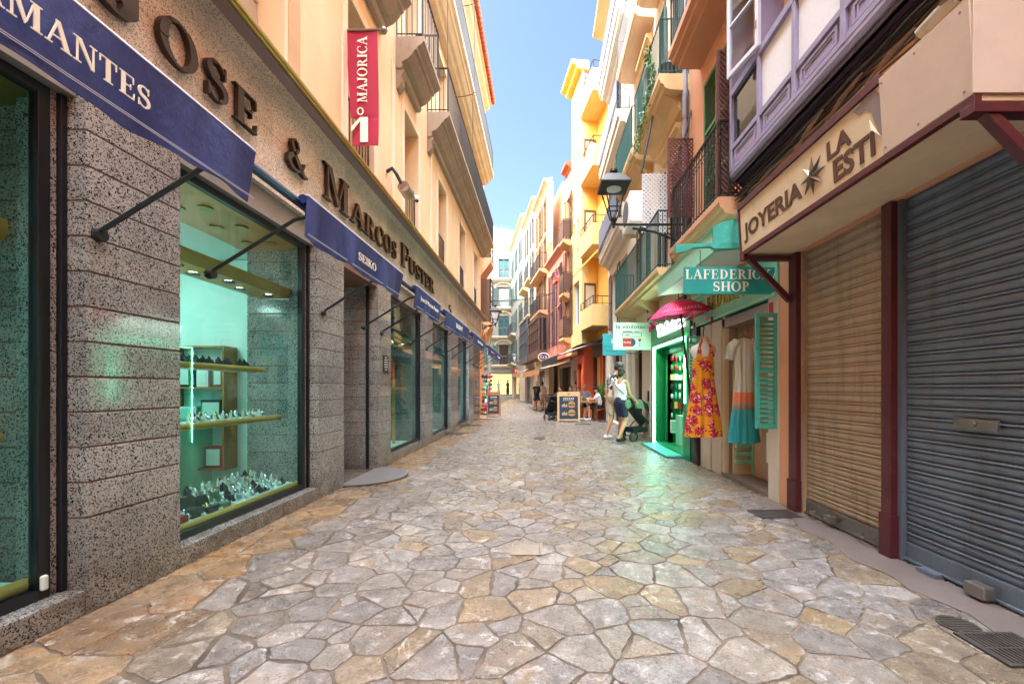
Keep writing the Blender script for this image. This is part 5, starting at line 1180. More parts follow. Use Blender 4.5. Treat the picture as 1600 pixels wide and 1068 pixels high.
for r in range(7):
    for i in range(7):
        s = 9.05; z = .62 + r * .205; w = rs.uniform(.06, .085); h = rs.uniform(.10, .17); dx = -.24 - i * .085
        t = thing('souvenir', 'small coloured souvenir hanging in rows inside the green lit doorway', 'souvenir', RW(s, dx, z), 'souvenirs hung in the green shop')
        mt = rs.choice(['neon_green_paint', 'cyan_sign', 'yellow', 'red_sign', 'paper', 'ink', 'mint', 'leaf', 'board_navy', 'paper', 'yellow_deep'])
        m = MB()
        if r % 3 == 0: m.lathe([(w * .2, 0), (w * .4, .02), (w * .42, h * .7), (w * .2, h)], RW(s, dx, z), 10)
        elif r % 3 == 1: m.fb(RW, s - .02, s + .02, dx - w / 2, dx + w / 2, z, z + h)
        else: m.ball(RW(s, dx, z + h / 2), (w * .45, w * .3, h * .5), 10, 7)
        m.build('body', mt, t, smooth=r % 3 != 1)
        m = MB(); m.cyl(RW(s, dx, z + h), RW(s, dx, z + .21), .003, n=4); m.build('string', 'ink', t)
m = MB(); q = RW(8.3, -1.0, 2.28); m.fb(RW, 8.2, 8.8, -.75, -.35, 2.27, 2.298); m.build('ceiling_light', emit('shop_tube', (.6, 1, .8), 12), gs)
t = thing('display_cabinet', 'mint green low cabinet just inside the green shop door', 'cabinet', RW(7.75, -.35, .06))
m = MB(); m.fb(RW, 8.4, 8.8, -.52, -.24, .062, .70); m.build('carcass', 'mint', t, bevel=.01)
for i in range(5): m = MB(); m.fb(RW, 8.385, 8.399, -.36, -.26, .2 + i * .09, .26 + i * .09); m.build('drawer', 'mint', t)
t = thing('menu_frame', 'white framed picture low on the green shop door', 'picture', RW(8.7, -.1, .4))
m = MB(); m.fb(RW, 8.96, 8.98, -.32, -.18, .3, .58); m.build('frame', 'white_plastic', t); m = MB(); m.fb(RW, 8.957, 8.9595, -.30, -.2, .33, .55); m.build('print', 'mint', t)
# valance strip over the green shop
m = MB(); m.fb(RW, 7.15, 9.6, .1, .16, 2.78, 2.86); m.build('shop_valance', 'charcoal', PB)
t = thing('hanging_lantern', 'small black iron lantern finial under the ochre balcony by the green shop', 'lantern', pt(1012, 478, 9.4))
c = pt(1012, 478, 9.4); m = MB(); m.lathe([(.005, -.16), (.03, -.1), (.07, -.02), (.03, .03), (.045, .06), (.01, .1), (.008, .3)], c, 8); m.build('body', 'black', t)

# ---- signs sticking out above the doors
def blade(px0, py0, px1, py1, Y, th, name, label, mat):
    t = thing(name, label, 'sign', pt(px1, (py0 + py1) / 2, Y)); a, b = pt(px0, py1, Y), pt(px1, py0, Y)
    m = MB(); m.box(a.x, b.x, Y, Y + th, a.z, b.z); bd = m.build('board', mat, t, bevel=.01)
    m = MB(); m.cyl(Vector((b.x - .02, Y + th / 2, b.z - .06)), Vector((max(b.x, 2.6) + .05, Y + th / 2, b.z - .06)), .018, n=8); m.cyl(Vector((b.x - .02, Y + th / 2, a.z + .06)), Vector((max(b.x, 2.6) + .05, Y + th / 2, a.z + .06)), .018, n=8); m.build('bracket', 'steel', t)
    return t, bd
t, bd = blade(958.5, 503.5, 1017, 546, 9.7, .10, 'record_shop_sign', 'pale mint projecting sign with typewriter lettering, a red record sleeve and wine glass', 'pale_sign')
P = lambda px, py: pt(px, py, 9.7)
sans_text('la viniloteca', P(963, 513), XP, ZP, .085, .004, 'lettering', 'ink', bd, P(1014, 0).x - P(963, 0).x)
m = MB(); m.prism([P(973, 541.5), P(987, 541.5), P(987, 528), P(973, 528)], (0, -.004, 0)); m.build('sleeve', 'red_sign', bd)
m = MB(); a = P(986.5, 534.7); m.prism([a + Vector((.10 * math.cos(x), -.002, .10 * math.sin(x))) for x in [-PI / 2 + i * PI / 16 for i in range(17)]], (0, -.004, 0)); m.build('record', 'board_navy', bd)
sans_text('PortVini', P(974.5, 536), XP, ZP, .04, .006, 'lettering', 'letter_white', bd, P(985.5, 0).x - P(974.5, 0).x)
m = MB()
for q in ([(973, 517.2), (988, 517.2), (988, 518.6), (973, 518.6)], [(991, 518), (998, 518), (998, 518.8), (991, 518.8)], [(972.6, 519.3), (1002.5, 519.3), (1002.5, 519.9), (972.6, 519.9)], [(972.6, 525.3), (1002.5, 525.3), (1002.5, 525.9), (972.6, 525.9)], [(972.6, 519.9), (973.3, 519.9), (973.3, 525.3), (972.6, 525.3)], [(1001.8, 519.9), (1002.5, 519.9), (1002.5, 525.3), (1001.8, 525.3)], [(977, 522), (984, 522), (984, 523.2), (977, 523.2)], [(988, 519.9), (988.6, 519.9), (988.6, 521), (988, 521)]): m.prism([P(*z) for z in q], (0, -.004, 0))
m.prism([P(997, 541.3), P(1002, 541.3), P(1002, 540.5), P(997, 540.5)], (0, -.004, 0)); m.prism([P(999.2, 540.5), P(999.9, 540.5), P(999.9, 534), P(999.2, 534)], (0, -.004, 0)); m.build('drawing', 'ink', bd)
m = MB(); m.prism([P(996.6, 529), P(1002.4, 529), P(1001.6, 532.6), P(999.5, 534), P(997.4, 532.6)], (0, -.004, 0)); m.build('glass_bowl', 'red_sign', bd)
t, bd = blade(942, 521.5, 977.5, 555, 11.2, .08, 'cyan_sign', 'bright cyan projecting sign with small script behind the mint one', 'cyan_sign')
P = lambda px, py: pt(px, py, 11.2)
m = MB()
for i in range(7): m.prism([P(945 + i * 2.2, 543.5 - (i % 3)), P(946 + i * 2.2, 543.5 - (i % 3)), P(946.4 + i * 2.2, 540), P(945.4 + i * 2.2, 540)], (0, -.004, 0))
for i in range(9): m.prism([P(946 + i * 2.2, 549), P(947.2 + i * 2.2, 549), P(947.2 + i * 2.2, 546.5), P(946 + i * 2.2, 546.5)], (0, -.004, 0))
m.build('lettering', 'teal_sign', bd); m = MB(); m.prism([P(955, 535), P(957.5, 537), P(960, 534), P(960.5, 529.5), P(958.5, 526.5), P(956, 529)], (0, -.004, 0)); m.build('emblem', 'letter_white', bd)

# beige doorway zone beyond the green shop
m = MB(); wall_holes(m, RW, 9.63, PE, 0, 2.83, -.25, .0, [(10.75, 11.55, .05, 2.3)]); m.build('ground_wall', 'beige', PB, merge=True)
m = MB(); m.fb(RW, 9.64, 9.8, .001, .05, 0, 2.5); m.build('door_jamb', 'pillar_white', PB)
m = MB(); ring_frame(m, RW, 10.75, 11.55, -.2, -.1, .05, 2.3, .07); dd = m.build('door', 'brown_wood', PB); m = MB(); m.fb(RW, 10.82, 11.48, -.16, -.15, .12, 2.23); m.build('pane', 'dark_glass', dd)
m = MB(); m.fb(RW, 10.0, 10.05, .001, .04, .95, 1.2); m.build('letter_plate', 'iron', PB)
m = MB(); m.fb(RW, 9.62, PE, 0, .06, 0, .12); m.build('skirting', 'stone', PB)

# ================================================================ RIGHT, next: white house with slate balcony boards
CB = thing('white_house', 'tall white house with slate blue balcony boards past the peach house', 'house', (2.6, 14, 0))
CE = 16.2
hs = [(12.6, 13.5, 6.3, 8.6), (14.3, 15.2, 6.3, 8.6), (12.6, 13.5, 9.5, 11.8), (14.3, 15.2, 9.5, 11.8), (12.6, 13.5, 3.4, 5.4), (14.3, 15.2, 3.4, 5.4), (12.4, 13.3, .05, 2.6), (13.9, 15.6, .05, 2.6), (12.6, 13.5, 12.6, 14.6)]
m = MB(); wall_holes(m, RW, PE + .01, CE, 0, 15, -.35, -.0, hs); m.build('wall', 'white_wall', CB, merge=True)
m = MB(); m.fb(RW, PE + .01, CE, -8, -.6, 0, 15); m.build('core_wall', 'white_wall', CB)
for i, (a, b, z0, z1) in enumerate(hs):
    m = MB(); m.fb(RW, a, b, -.34, -.28, z0, z1); w = m.build('window', 'dark_glass', CB); m = MB(); ring_frame(m, RW, a, b, -.279, -.2, z0, z1, .07); m.build('frame', 'brown_wood', w)
    if i < 6: m = MB(); louvre(m, RW(b + .45, .04, z0), -YP, ZP, .44, z1 - z0, .035); m.build('shutter', 'brown_wood' if i % 2 else 'charcoal', CB)
for zb in (5.88, 9.06, 12.2):
    m = MB(); m.prof(RW, 12.15, 15.9, [(0, zb - .12), (.1, zb - .1), (.16, zb), (.3, zb + .02), (.33, zb + .14), (.38, zb + .16), (.40, zb + .3), (.42, zb + .32), (.42, zb + .36), (0, zb + .36)]); bl = m.build('balcony', 'white_wall', CB)
    railing(RW, [(12.18, .02), (12.18, .39), (15.87, .39), (15.87, .02)], zb + .36, 1.0, 'railing', 'iron_grey', bl, .14, .009, .015)
    m = MB(); m.fb(RW, 12.2, 15.86, .40, .415, zb + .62, zb + 1.3); m.build('privacy_board', 'grey_board', bl)
    for k in range(12):
        m = MB(); c = RW(12.35 + k * .3, .40, zb + .49)
        m.tube([c + Vector((0, .09 * math.cos(x), .09 * math.sin(x))) for x in [i * PI / 5 for i in range(11)]], .007, 4); m.build('scroll', 'iron_grey', bl)
    m = MB(); m.tube([RW(12.185, .2, zb + .85) + Vector((.14 * math.cos(x), 0, .14 * math.sin(x))) for x in [i * PI / 6 for i in range(13)]], .008, 4); m.build('scroll', 'iron_grey', bl)
m = MB(); m.prof(RW, PE + .02, CE, [(0, 14.6), (.3, 14.8), (.6, 14.9), (.6, 15.02), (0, 15.05)]); m.build('eave', 'balcony_ochre', CB)
m = MB(); m.fb(RW, 12.0, 12.3, -.0, .1, 0, 3.0); m.fb(RW, 15.75, 16.1, 0, .1, 0, 3.2); m.build('pillar', 'pillar_white', CB)
m = MB(); m.fb(RW, 13.4, 13.7, .001, .05, 0, 2.7); m.build('shop_pier', 'copper_lamp', CB)

# ================================================================ yellow house, stepping out where the street bends
YH = thing('yellow_house', 'tall yellow house with stacked solid corner balconies and a vermilion ground floor', 'house', (2.3, 19, 0))
qa = qs(18.5); qb = qs(20.25)
hs = []
for z in (4.35, 7.55, 10.75): hs += [(qa + .5, qa + .8, z, z + 1.5), (qa + 1.15, qa + 1.45, z, z + 1.5)]
hs[0] = (qa + .4, qa + 1.45, 4.2, 6.2); hs.pop(1)
m = MB(); wall_holes(m, QW, qa, qb, 3.25, 15.4, -.3, .0, hs); m.build('wall', 'yellow', YH, merge=True)
m = MB(); m.fb(QW, qa, qb, -6, -.9, 0, 15.4); m.fb(QW, qs(16.3), qa, -6, -.72, 0, 15.2); m.build('recessed_wall', 'yellow_deep', YH)
m = MB(); m.fb(QW, qa + .002, qa + .28, -.95, -.301, 3.25, 15.4); m.build('side_wall', 'yellow_deep', YH)
m = MB(); m.fb(QW, qa + .28, qb, -.9, -.3, 3.25, 3.4); m.build('overhang', 'yellow', YH)
for a, b, z0, z1 in hs:
    m = MB(); m.fb(QW, a, b, -.25, -.22, z0, z1); w = m.build('window', 'dark_glass', YH); m = MB(); ring_frame(m, QW, a, b, -.219, -.14, z0, z1, .06)
    if b - a > .9: m.fb(QW, (a + b) / 2 - .04, (a + b) / 2 + .04, -.219, -.14, z0 + .06, z1 - .06)
    m.build('frame', 'white_trim' if b - a > .9 else 'brown_wood', w)
for zb, zt in ((3.79, 4.64), (7.04, 7.9), (10.2, 11.07), (13.2, 14.1)):
    m = MB(); a = qs(16.75); m.fb(QW, a, qa - .003, -.71, -.0, zb, zb + .12); bl = m.build('balcony', 'yellow', YH)
    m = MB(); m.fb(QW, a, qa - .003, .001, .1, zb, zt); m.fb(QW, a - .1, a - .001, -.71, .1, zb, zt); m.build('parapet', 'yellow', bl)
    railing(QW, [(a - .05, -.7), (a - .05, .05), (qa - .05, .05)], zt, .35, 'railing', 'iron', bl, .5, .014, .018)
    m = MB(); m.bbox(QW(qa - .02, -.66, zb + .12), QW.N * .55, QW.U * .06, ZP * 2.05); dd = m.build('balcony_door', 'brown_wood', YH)
    m = MB(); m.bbox(QW(qa - .03, -.58, zb + .2), QW.N * .40, QW.U * .02, ZP * 1.85); m.build('pane', 'ivory', dd)
m = MB(); m.prof(QW, qa - .1, qb + .1, [(-.3, 15.4), (.25, 15.4), (.3, 15.55), (.5, 15.6), (.5, 15.75), (-.3, 15.8)]); m.build('eave', 'yellow_deep', YH)
m = MB(); m.fb(QW, qs(16.8), qs(17.2), -1.5, -1.1, 15.2, 17.2); m.build('chimney', 'yellow', YH)
m = MB(); m.fb(QW, qs(16.3), qb, -.02, .012, 6.62, 6.7); m.build('string_course', 'yellow_deep', YH)
# vermilion ground floor
GF = Fr(QW.O - QW.N * .6, QW.U, QW.N)
hs = [(qs(16.85), qs(17.55), .05, 2.7), (qs(17.75), qs(18.75), .05, 2.7)]
m = MB(); wall_holes(m, GF, qs(16.4), qs(20.28), 0, 3.249, -.2, 0, hs); m.build('ground_wall', 'red_wall', YH, merge=True)
for a, b, z0, z1 in hs: m = MB(); m.fb(GF, a, b, -.6, -.5, z0, z1); w = m.build('doorway', 'charcoal', YH); m = MB(); ring_frame(m, GF, a, b, -.16, -.06, z0, z1, .06); m.build('frame', 'brown_wood', w)
m = MB(); m.fb(GF, qs(16.5), qs(18.8), .001, .04, 2.72, 3.2); m.build('fascia', 'copper_lamp', YH)

# ---- generic houses further along the bend
def far_house(name, label, Y0, Y1, zt, mat, floors, ws, d0=0, style=None, eave='balcony_ochre', shut='brown_wood', ground='beige'):
    t = thing(name, label, 'house', QW(qs((Y0 + Y1) / 2), 0, 0)); a, b = qs(Y0) + .005, qs(Y1) - .005; L = b - a
    hs = []
    for fi, z in enumerate(floors):
        for w in ws: hs.append((a + L * w - .42, a + L * w + .42, z, z + (2.1 if fi < len(floors) else 1.5)))
    m = MB(); wall_holes(m, QW, a, b, 2.9, zt, -.3, d0, hs); m.build('wall', mat, t, merge=True)
    m = MB(); m.fb(QW, a, b, -6, -.9, 0, zt); m.build('core_wall', mat, t)
    rc_ = .6 if Y0 < 25 else .05
    m = MB(); wall_holes(m, QW, a, b, 0, 2.899, -.3 - rc_, d0 - rc_, [(a + L * .3, a + L * .92, .1, 2.5)]); m.build('shop_wall', ground, t, merge=True)
    m = MB(); m.fb(QW, a + L * .3, a + L * .92, -.28 - rc_, -.2 - rc_, .1, 2.5); m.build('shop_window', 'dark_glass', t)
    for s0, s1, z0, z1 in hs:
        m = MB(); m.fb(QW, s0, s1, -.28, -.24, z0, z1); w = m.build('window', 'dark_glass', t)
        for q in (s0 - .42, s1): m = MB(); louvre(m, QW(q + .42, d0 + .04, z0), -QW.U, ZP, .42, z1 - z0, .035, pitch=.08); m.build('shutter', shut, w)
    m = MB(); m.prof(QW, a, b, [(0, zt - .25), (d0 + .12, zt - .1), (d0 + .28, zt), (d0 + .28, zt + .1), (-.3, zt + .2)]); m.build('eave', eave, t)
    return t, a, b
def far_balcony(t, s0, s1, z, slabm, railm, d=.5, solid=None):
    m = MB(); m.prof(QW, s0, s1, [(0, z - .32), (d * .6, z - .22), (d * .9, z - .14), (d, z - .1), (d, z), (0, z)]); b = m.build('balcony', slabm, t)
    railing(QW, [(s0 + .02, .02), (s0 + .02, d - .03), (s1 - .02, d - .03), (s1 - .02, .02)], z, 1.0, 'railing', railm, b, .13, .010, .018)
    if solid: m = MB(); m.fb(QW, s0 + .05, s1 - .05, d - .02, d - .01, z + .1, z + .95); m.fb(QW, s0 + .01, s0 + .02, .05, d - .05, z + .1, z + .95); m.build('screen', solid, b)
    return b
t, a, b = far_house('narrow_house', 'narrow apricot house with three brown balconies between yellow and pink houses', 20.3, 21.3, 12.2, 'apricot', (3.9, 6.1, 8.7), (.5,), 0, None, 'terracotta', ground='red_wall')
for z in (3.75, 5.95, 8.55): far_balcony(t, a + .05, b - .05, z, 'apricot', 'iron', .40, 'brown_wood')
fl = thing('flower_box', 'red flower box on the middle balcony of the narrow apricot house', 'flower box', QW(a + .4, .6, 6.5))
m = MB(); m.fb(QW, a + .15, a + .9, .58, .74, 6.5, 6.66); m.build('trough', 'terracotta', fl); m = MB()
for k in range(60): c = QW(a + .15 + rr.uniform(0, .75), .66 + rr.uniform(-.1, .1), 6.7 + rr.uniform(0, .18)); v = Vector((rr.uniform(-1, 1), rr.uniform(-1, 1), rr.uniform(-1, 1))).normalized() * .045; w = v.orthogonal().normalized() * .04; m.add([c - v, c + w, c + v, c - w], [(0, 1, 2, 3)])
m.build('blossom', 'flower', fl)
t, a, b = far_house('pink_house', 'salmon pink house with a roof terrace and narrow shuttered windows', 21.35, 25.8, 8.75, 'pink', (3.7, 5.9), (.35, .78), 0, None, 'pink', 'charcoal')
railing(QW, [(a + .1, .1), (b - .1, .1)], 8.9, .9, 'terrace_rail', 'iron', t, .2)
t, a, b = far_house('apricot_house', 'apricot house with a glazed brown timber bay over a shop', 25.85, 30.4, 14.2, 'apricot', (6.3, 8.9, 11.3), (.3, .72))
for z in (6.2, 8.8): far_balcony(t, a + .3, b - .5, z, 'apricot', 'iron')
def timber_bay(t, s0, s1, z0, z1, d, mat):
    m = MB(); m.fb(QW, s0, s1, .001, d, z0, z0 + .5); m.fb(QW, s0, s1, .001, d, z1 - .15, z1); n = 5
    for i in range(n + 1): s = s0 + (s1 - s0 - .09) * i / n; m.fb(QW, s, s + .09, d - .1, d, z0 + .5, z1 - .15)
    for z in (z0 + (z1 - z0) * .45, z0 + (z1 - z0) * .7): m.fb(QW, s0, s1, d - .08, d - .005, z, z + .07)
    for e in (s0, s1 - .08):
        m.fb(QW, e, e + .08, .001, .08, z0 + .5, z1 - .15); m.fb(QW, e, e + .08, d * .5, d * .5 + .08, z0 + .5, z1 - .15)
    b = m.build('timber_bay', mat, t); m = MB(); m.fb(QW, s0 + .03, s1 - .03, .02, d - .06, z0 + .5, z1 - .15); m.build('pane', 'dark_glass', b)
timber_bay(t, a + .2, b - .3, 3.2, 5.85, .6, 'brown_wood')
t, a, b = far_house('ivory_house', 'ivory house with a grey timber bay and small iron balconies', 30.45, 36.5, 15.2, 'ivory', (6.9, 9.6, 12.2), (.25, .7), shut='charcoal')
timber_bay(t, a + .4, b - 1.6, 3.2, 6.6, .6, 'iron_grey')
for z in (6.8, 9.5): far_balcony(t, a + .4, a + 2.6, z, 'balcony_ochre', 'iron_grey'); far_balcony(t, b - 2.6, b - .4, z, 'balcony_ochre', 'iron_grey')
t, a, b = far_house('plaster_house', 'white plaster house with green shutters and flower balcony near the far crossing', 36.55, 46, 16.5, 'white_stucco', (4.0, 7.0, 10.0, 13.0), (.2, .55, .85), shut='teal_shutter')
for z in (3.9, 6.9): far_balcony(t, b - 4.0, b - .4, z, 'ivory', 'iron_grey')

# ================================================================ FACING: white corner house closing the street
FH = Fr((-7.2, 49, 0), (1, 0, 0), (0, -1, 0))
t = thing('arched_house', 'white ornate house with arched green shuttered windows closing the end of the street', 'house', (-4.3, 49, 0))
z_f = [14.1, 10.75, 7.35, 4.0]; xs = [(.85, 1.9), (2.3, 3.35), (4.6, 5.65)]
cx = pt(787, 0, 49).x + 7.2
xs = [(cx - .65, cx + .65), (cx + 2.6, cx + 3.9), (cx - 3.9, cx - 2.6)]
hs = [(a, b, z + .05, z + 2.45) for z in z_f for a, b in xs]
m = MB(); wall_holes(m, FH, -9, 8, .2, 19.3, -.4, 0, hs + [(cx - 1.7, cx + 2.5, .5, 3.1)]); m.build('wall', 'white_stucco', t, merge=True)
for fi, z in enumerate(z_f):
    for xi, (a, b) in enumerate(xs):
        m = MB(); m.fb(FH, a, b, -.39, -.35, z + .05, z + 2.45); w = m.build('window', 'dark_glass', t)
        if fi in (0, 2):
            for q in (a, (a + b) / 2 + .01): m = MB(); louvre(m, FH(q, -.2, z + .05), XP, ZP, (b - a) / 2 - .01, 2.4, .05, .07, .12); m.build('shutter', 'teal_shutter', w)
        else:
            for q in (a - .62, b + .02): m = MB(); louvre(m, FH(q, .02, z + .05), XP, ZP, .6, 2.4, .05, .07, .12); m.build('shutter', 'teal_shutter', w)
            m = MB(); ring_frame(m, FH, a, b, -.34, -.28, z + .05, z + 2.45, .09); m.build('frame', 'oak', w)
        m = MB(); c = (a + b) / 2; r = (b - a) / 2 + .35
        pts = [FH(c + r * math.cos(x), .09, z + 2.3 + .65 * math.sin(x)) for x in [PI - i * PI / 14 for i in range(15)]]; m.tube(pts, .09, 6); m.ball(FH(c, .08, z + 2.95), .16, 8, 6); m.build('window_arch', 'stone_pale', t, smooth=True)
        m = MB(); m.prof(FH, a - .75, b + .75, [(.001, z - .35), (.3, z - .3), (.55, z - .12), (.6, z - .1), (.6, z + .03), (.001, z + .03)]); bl = m.build('balcony', 'stone_pale', t)
        railing(FH, [(a - .7, .02), (a - .7, .55), (b + .7, .55), (b + .7, .02)], z + .03, 1.0, 'railing', 'steel', bl, .16, .014, .022)
m = MB(); m.prof(FH, -3, 8, [(0, 17.4), (.2, 17.5), (.3, 17.9), (.6, 18.0), (.65, 18.25), (0, 18.3)]); m.build('cornice', 'stone_pale', t)
for k in range(6): m = MB(); s = cx - 3.7 + k * 1.5; m.prof(FH, s, s + .25, [(.001, 16.6), (.12, 16.7), (.2, 17.3), (.28, 17.5), (.001, 17.5)]); m.build('cornice_bracket', 'stone_pale', t)
m = MB()
for k in range(4): s = cx - 4.6 + k * 3.1; m.fb(FH, s, s + .5, -.3, .05, 19.3, 20.3); m.fb(FH, s + .5, s + 2.6, -.3, -.02, 19.3, 19.95)
m.build('parapet', 'white_stucco', t)
m = MB(); m.fb(FH, cx - 1.7, cx + 2.5, -2.5, -2.4, .4, 3.1); m.fb(FH, cx - 1.7, cx + 2.5, -2.4, -.4, .3, .5); m.fb(FH, cx - 1.72, cx - 1.7, -2.4, -.4, .4, 3.1); m.fb(FH, cx + 2.5, cx + 2.52, -2.4, -.4, .4, 3.1); m.build('shop_interior', emit('bright_shop_interior', (1, .78, .42), .14), t)
m = MB(); m.fb(FH, cx - 1.7, cx + 2.5, -.35, -.33, .5, 3.1); m.build('shop_window', 'glass', t)
m = MB(); ring_frame(m, FH, cx - 1.7, cx + 2.5, -.32, -.2, .5, 3.1, .1); m.build('shop_frame', 'iron_grey', t)
for dx, mt in ((.4, 'cloth_black'), (1.1, 'oak'), (-.7, 'ivory')):
    tt = thing('mannequin', {'cloth_black': 'dark dressed mannequin in the bright shop window at the street end', 'oak': 'brown dressed mannequin in the bright shop window at the street end', 'ivory': 'pale dressed mannequin in the bright shop window at the street end'}[mt], 'mannequin', FH(cx + dx, -1, .5))
    m = MB(); m.lathe([(.16, .52), (.2, .9), (.17, 1.3), (.14, 1.45), (.2, 1.7), (.19, 1.9), (.06, 1.98), (.05, 2.05), (.09, 2.12), (.1, 2.2), (.06, 2.3)], FH(cx + dx, -1, 0), 12, 1, .7); m.build('figure', mt, tt, smooth=True)

# ================================================================ LEFT, beyond the side street
t = thing('corner_house', 'ochre house with a dark glazed balcony beyond the side street on the left', 'house', (-3.0, 24, 0))
L2 = Fr((-2.95, 0, 0), (0, 1, 0), (1, 0, 0))
m = MB(); wall_holes(m, L2, 20.0, 21.3, 0, 12.5, -.4, 0, [(20.2, 21.2, .3, 2.7)]); m.build('wall', 'apricot', t, merge=True)
m = MB(); m.fb(L2, 20.0, 21.3, -7, -.41, 2.8, 12.5); m.fb(L2, 20.0, 20.15, -7, -.41, 0, 2.8); m.build('side_wall', 'apricot', t)
m = MB(); m.fb(L2, 20.2, 21.3, -1.4, -1.3, .0, 2.7); m.build('shop_room', 'warm_shop', t)
for z in (4.3, 7.4):
    m = MB(); m.fb(L2, 20.05, 21.25, .001, .5, z, z + .16); m.prof(L2, 20.05, 21.25, [(.001, z - .75), (.5, z - .05), (.5, z), (.001, z)]); b = m.build('balcony', 'orange_soffit', t)
    m = MB(); ring_frame(m, L2, 20.1, 21.2, .45, .5, z + .16, z + 2.3, .06); m.bbox(L2(20.1, .02, z + .16), XP * .48, YP * .03, ZP * 2.1)
    for k in range(7): m.fb(L2, 20.16, 21.14, .46, .49, z + .4 + k * .27, z + .42 + k * .27)
    m.build('screen', 'brown_wood', b)
# souvenir rack
t = thing('postcard_rack', 'tall rack packed with colourful souvenirs outside the shop on the left corner', 'rack', (-2.62, 19.9, 0))
m = MB(); m.cyl((-2.66, 20.3, 0), (-2.66, 20.3, 1.95), .03, n=8); m.cyl((-2.66, 20.3, 0), (-2.66, 20.3, .04), .28, n=16); m.build('stand', 'black', t)
cr_ = random.Random(8)
for r in range(9):
    for k in range(6):
        a = k * PI / 3 + r * .3; p = Vector((-2.66 + .2 * math.cos(a), 20.3 + .2 * math.sin(a), .25 + r * .2))
        q = thing('souvenir', 'bright trinket hanging on the packed rack at the left corner', 'souvenir', p, 'trinkets on the corner rack')
        m = MB(); w = cr_.uniform(.06, .11); m.ball(p, (w, w * .7, cr_.uniform(.06, .11)), 8, 6); m.build('trinket', cr_.choice(['magenta', 'cyan_sign', 'yellow_deep', 'red_sign', 'paper', 'leaf', 'magenta_light', 'purple', 'awning_tan', 'teal']), q, smooth=True)
t = thing('ring_sign', 'ornate gilt ring shaped sign hanging from the left corner wall', 'sign', (-2.3, 18.2, 4.2))
c = pt(760, 527, 18.3); m = MB(); m.tube([c + Vector((.2 * math.cos(x), 0, .42 * math.sin(x))) for x in [i * PI / 10 for i in range(21)]], .03, 6); m.tube([c + Vector((.12 * math.cos(x), 0, .25 * math.sin(x))) for x in [i * PI / 10 for i in range(21)]], .02, 6); m.build('ring', 'gold', t, smooth=True); m = MB(); m.ball(c, (.1, .03, .2), 10, 8); m.build('emblem', 'awning_tan', t, smooth=True)
m = MB(); m.cyl(c + ZP * .42, Vector((-2.55, 18.3, c.z + .5)), .015, n=6); m.build('bracket', 'iron', t)

# ================================================================ lamps
def lantern(c, w, h, label, arm, group=None, glass='glass'):
    t = thing('wall_lantern', label, 'street lamp', c); c = Vector(c); x, y, z = c; k = w / 2
    m = MB()
    def ringq(r, zz): return [Vector((x + a * r, y + b * r, z + zz)) for a, b in ((-1, -1), (1, -1), (1, 1), (-1, 1))]
    def loft(rs):
        q = [ringq(r, zz) for r, zz in rs]; vs = [v for g in q for v in g]; n = len(q)
        fs = [(i * 4 + j, i * 4 + (j + 1) % 4, (i + 1) * 4 + (j + 1) % 4, (i + 1) * 4 + j) for i in range(n - 1) for j in range(4)] + [(3, 2, 1, 0), tuple(range(n * 4 - 4, n * 4))]; m.add(vs, fs)
    loft([(k * .96, h * .62), (k, h * .64), (k, h * .66), (k * .62, h * .82), (k * .58, h * .83), (k * .5, h * .86)])
    m.lathe([(k * .2, h * .86), (k * .16, h * .9), (k * .28, h * .95), (k * .26, h), (k * .1, h * 1.01)], c, 12); m.build('roof', 'black', t, bevel=.004)
    m = MB(); m.cyl(c + ZP * h * .615, c + ZP * h * .60, k * .5, n=20); m.build('lamp', 'white_plastic', t)
    m = MB(); lo, hi = ringq(k * .2, 0), ringq(k * .72, h * .62)
    for a, b in zip(lo, hi): m.cyl(a, b, w * .024, n=6)
    for zz, r in ((.0, .2), (.22, .38)):
        q = ringq(k * r, h * zz)
        for i in range(4): m.cyl(q[i], q[(i + 1) % 4], w * .02, n=6)
    m.lathe([(k * .1, -h * .12), (k * .16, -.04 * h), (k * .26, 0), (k * .2, .03)], c, 10); m.build('cage', 'black', t)
    m = MB(); lo, hi = ringq(k * .18, .02), ringq(k * .68, h * .61)
    for i in range(4): m.add([lo[i], lo[(i + 1) % 4], hi[(i + 1) % 4], hi[i]], [(0, 1, 2, 3)])
    m.build('pane', glass, t)
    if arm:
        e = Vector(arm); m = MB(); b = c - ZP * h * .1; e = Vector((e.x, e.y, b.z)); d = (e - b); L = d.length; d.normalize()
        m.cyl(b, e, .022, n=6); m.cyl(b - ZP * .06, b + ZP * .06, .025, n=8)
        m.tube([e - ZP * L * .3, e - d * L * .2 - ZP * L * .2, e - d * L * .45 - ZP * L * .1, e - d * L * .75 - ZP * L * .05], .020, 6)
        for q, r, s in ((e - d * L * .62 - ZP * L * .1, L * .07, 1), (e - d * L * .25 - ZP * L * .08, L * .06, -1), (e - d * L * .12 - ZP * L * .14, L * .05, 1)):
            m.tube([q + d * math.cos(x * s) * r * (1 - .09 * i) + ZP * math.sin(x * s) * r * (1 - .09 * i) for i, x in enumerate([j * PI / 4 for j in range(9)])], .014, 5)
        m.fb(Fr(e, Vector((d.y, -d.x, 0)), -d), -.03, .03, -.02, .02, -L * .32, .1); m.build('bracket', 'black', t)
    return t
lantern(pt(959, 343, 7.35), .52, .88, 'big black square lantern on a scrolled iron arm above the green shop', RW(7.35, .0, 4))
lantern(pt(774, 505, 17.9), .5, .78, 'black lantern on a bracket at the left building corner', (-2.55, 17.9, 4), glass='curtain')
lantern(pt(847, 538, 26.8), .4, .75, 'small dark lantern on the apricot house front', pt(862, 540, 26.8), glass='curtain')
lantern(pt(804, 565, 39), .5, .9, 'farthest dark lantern near the red shop sign', pt(818, 565, 39), glass='curtain')

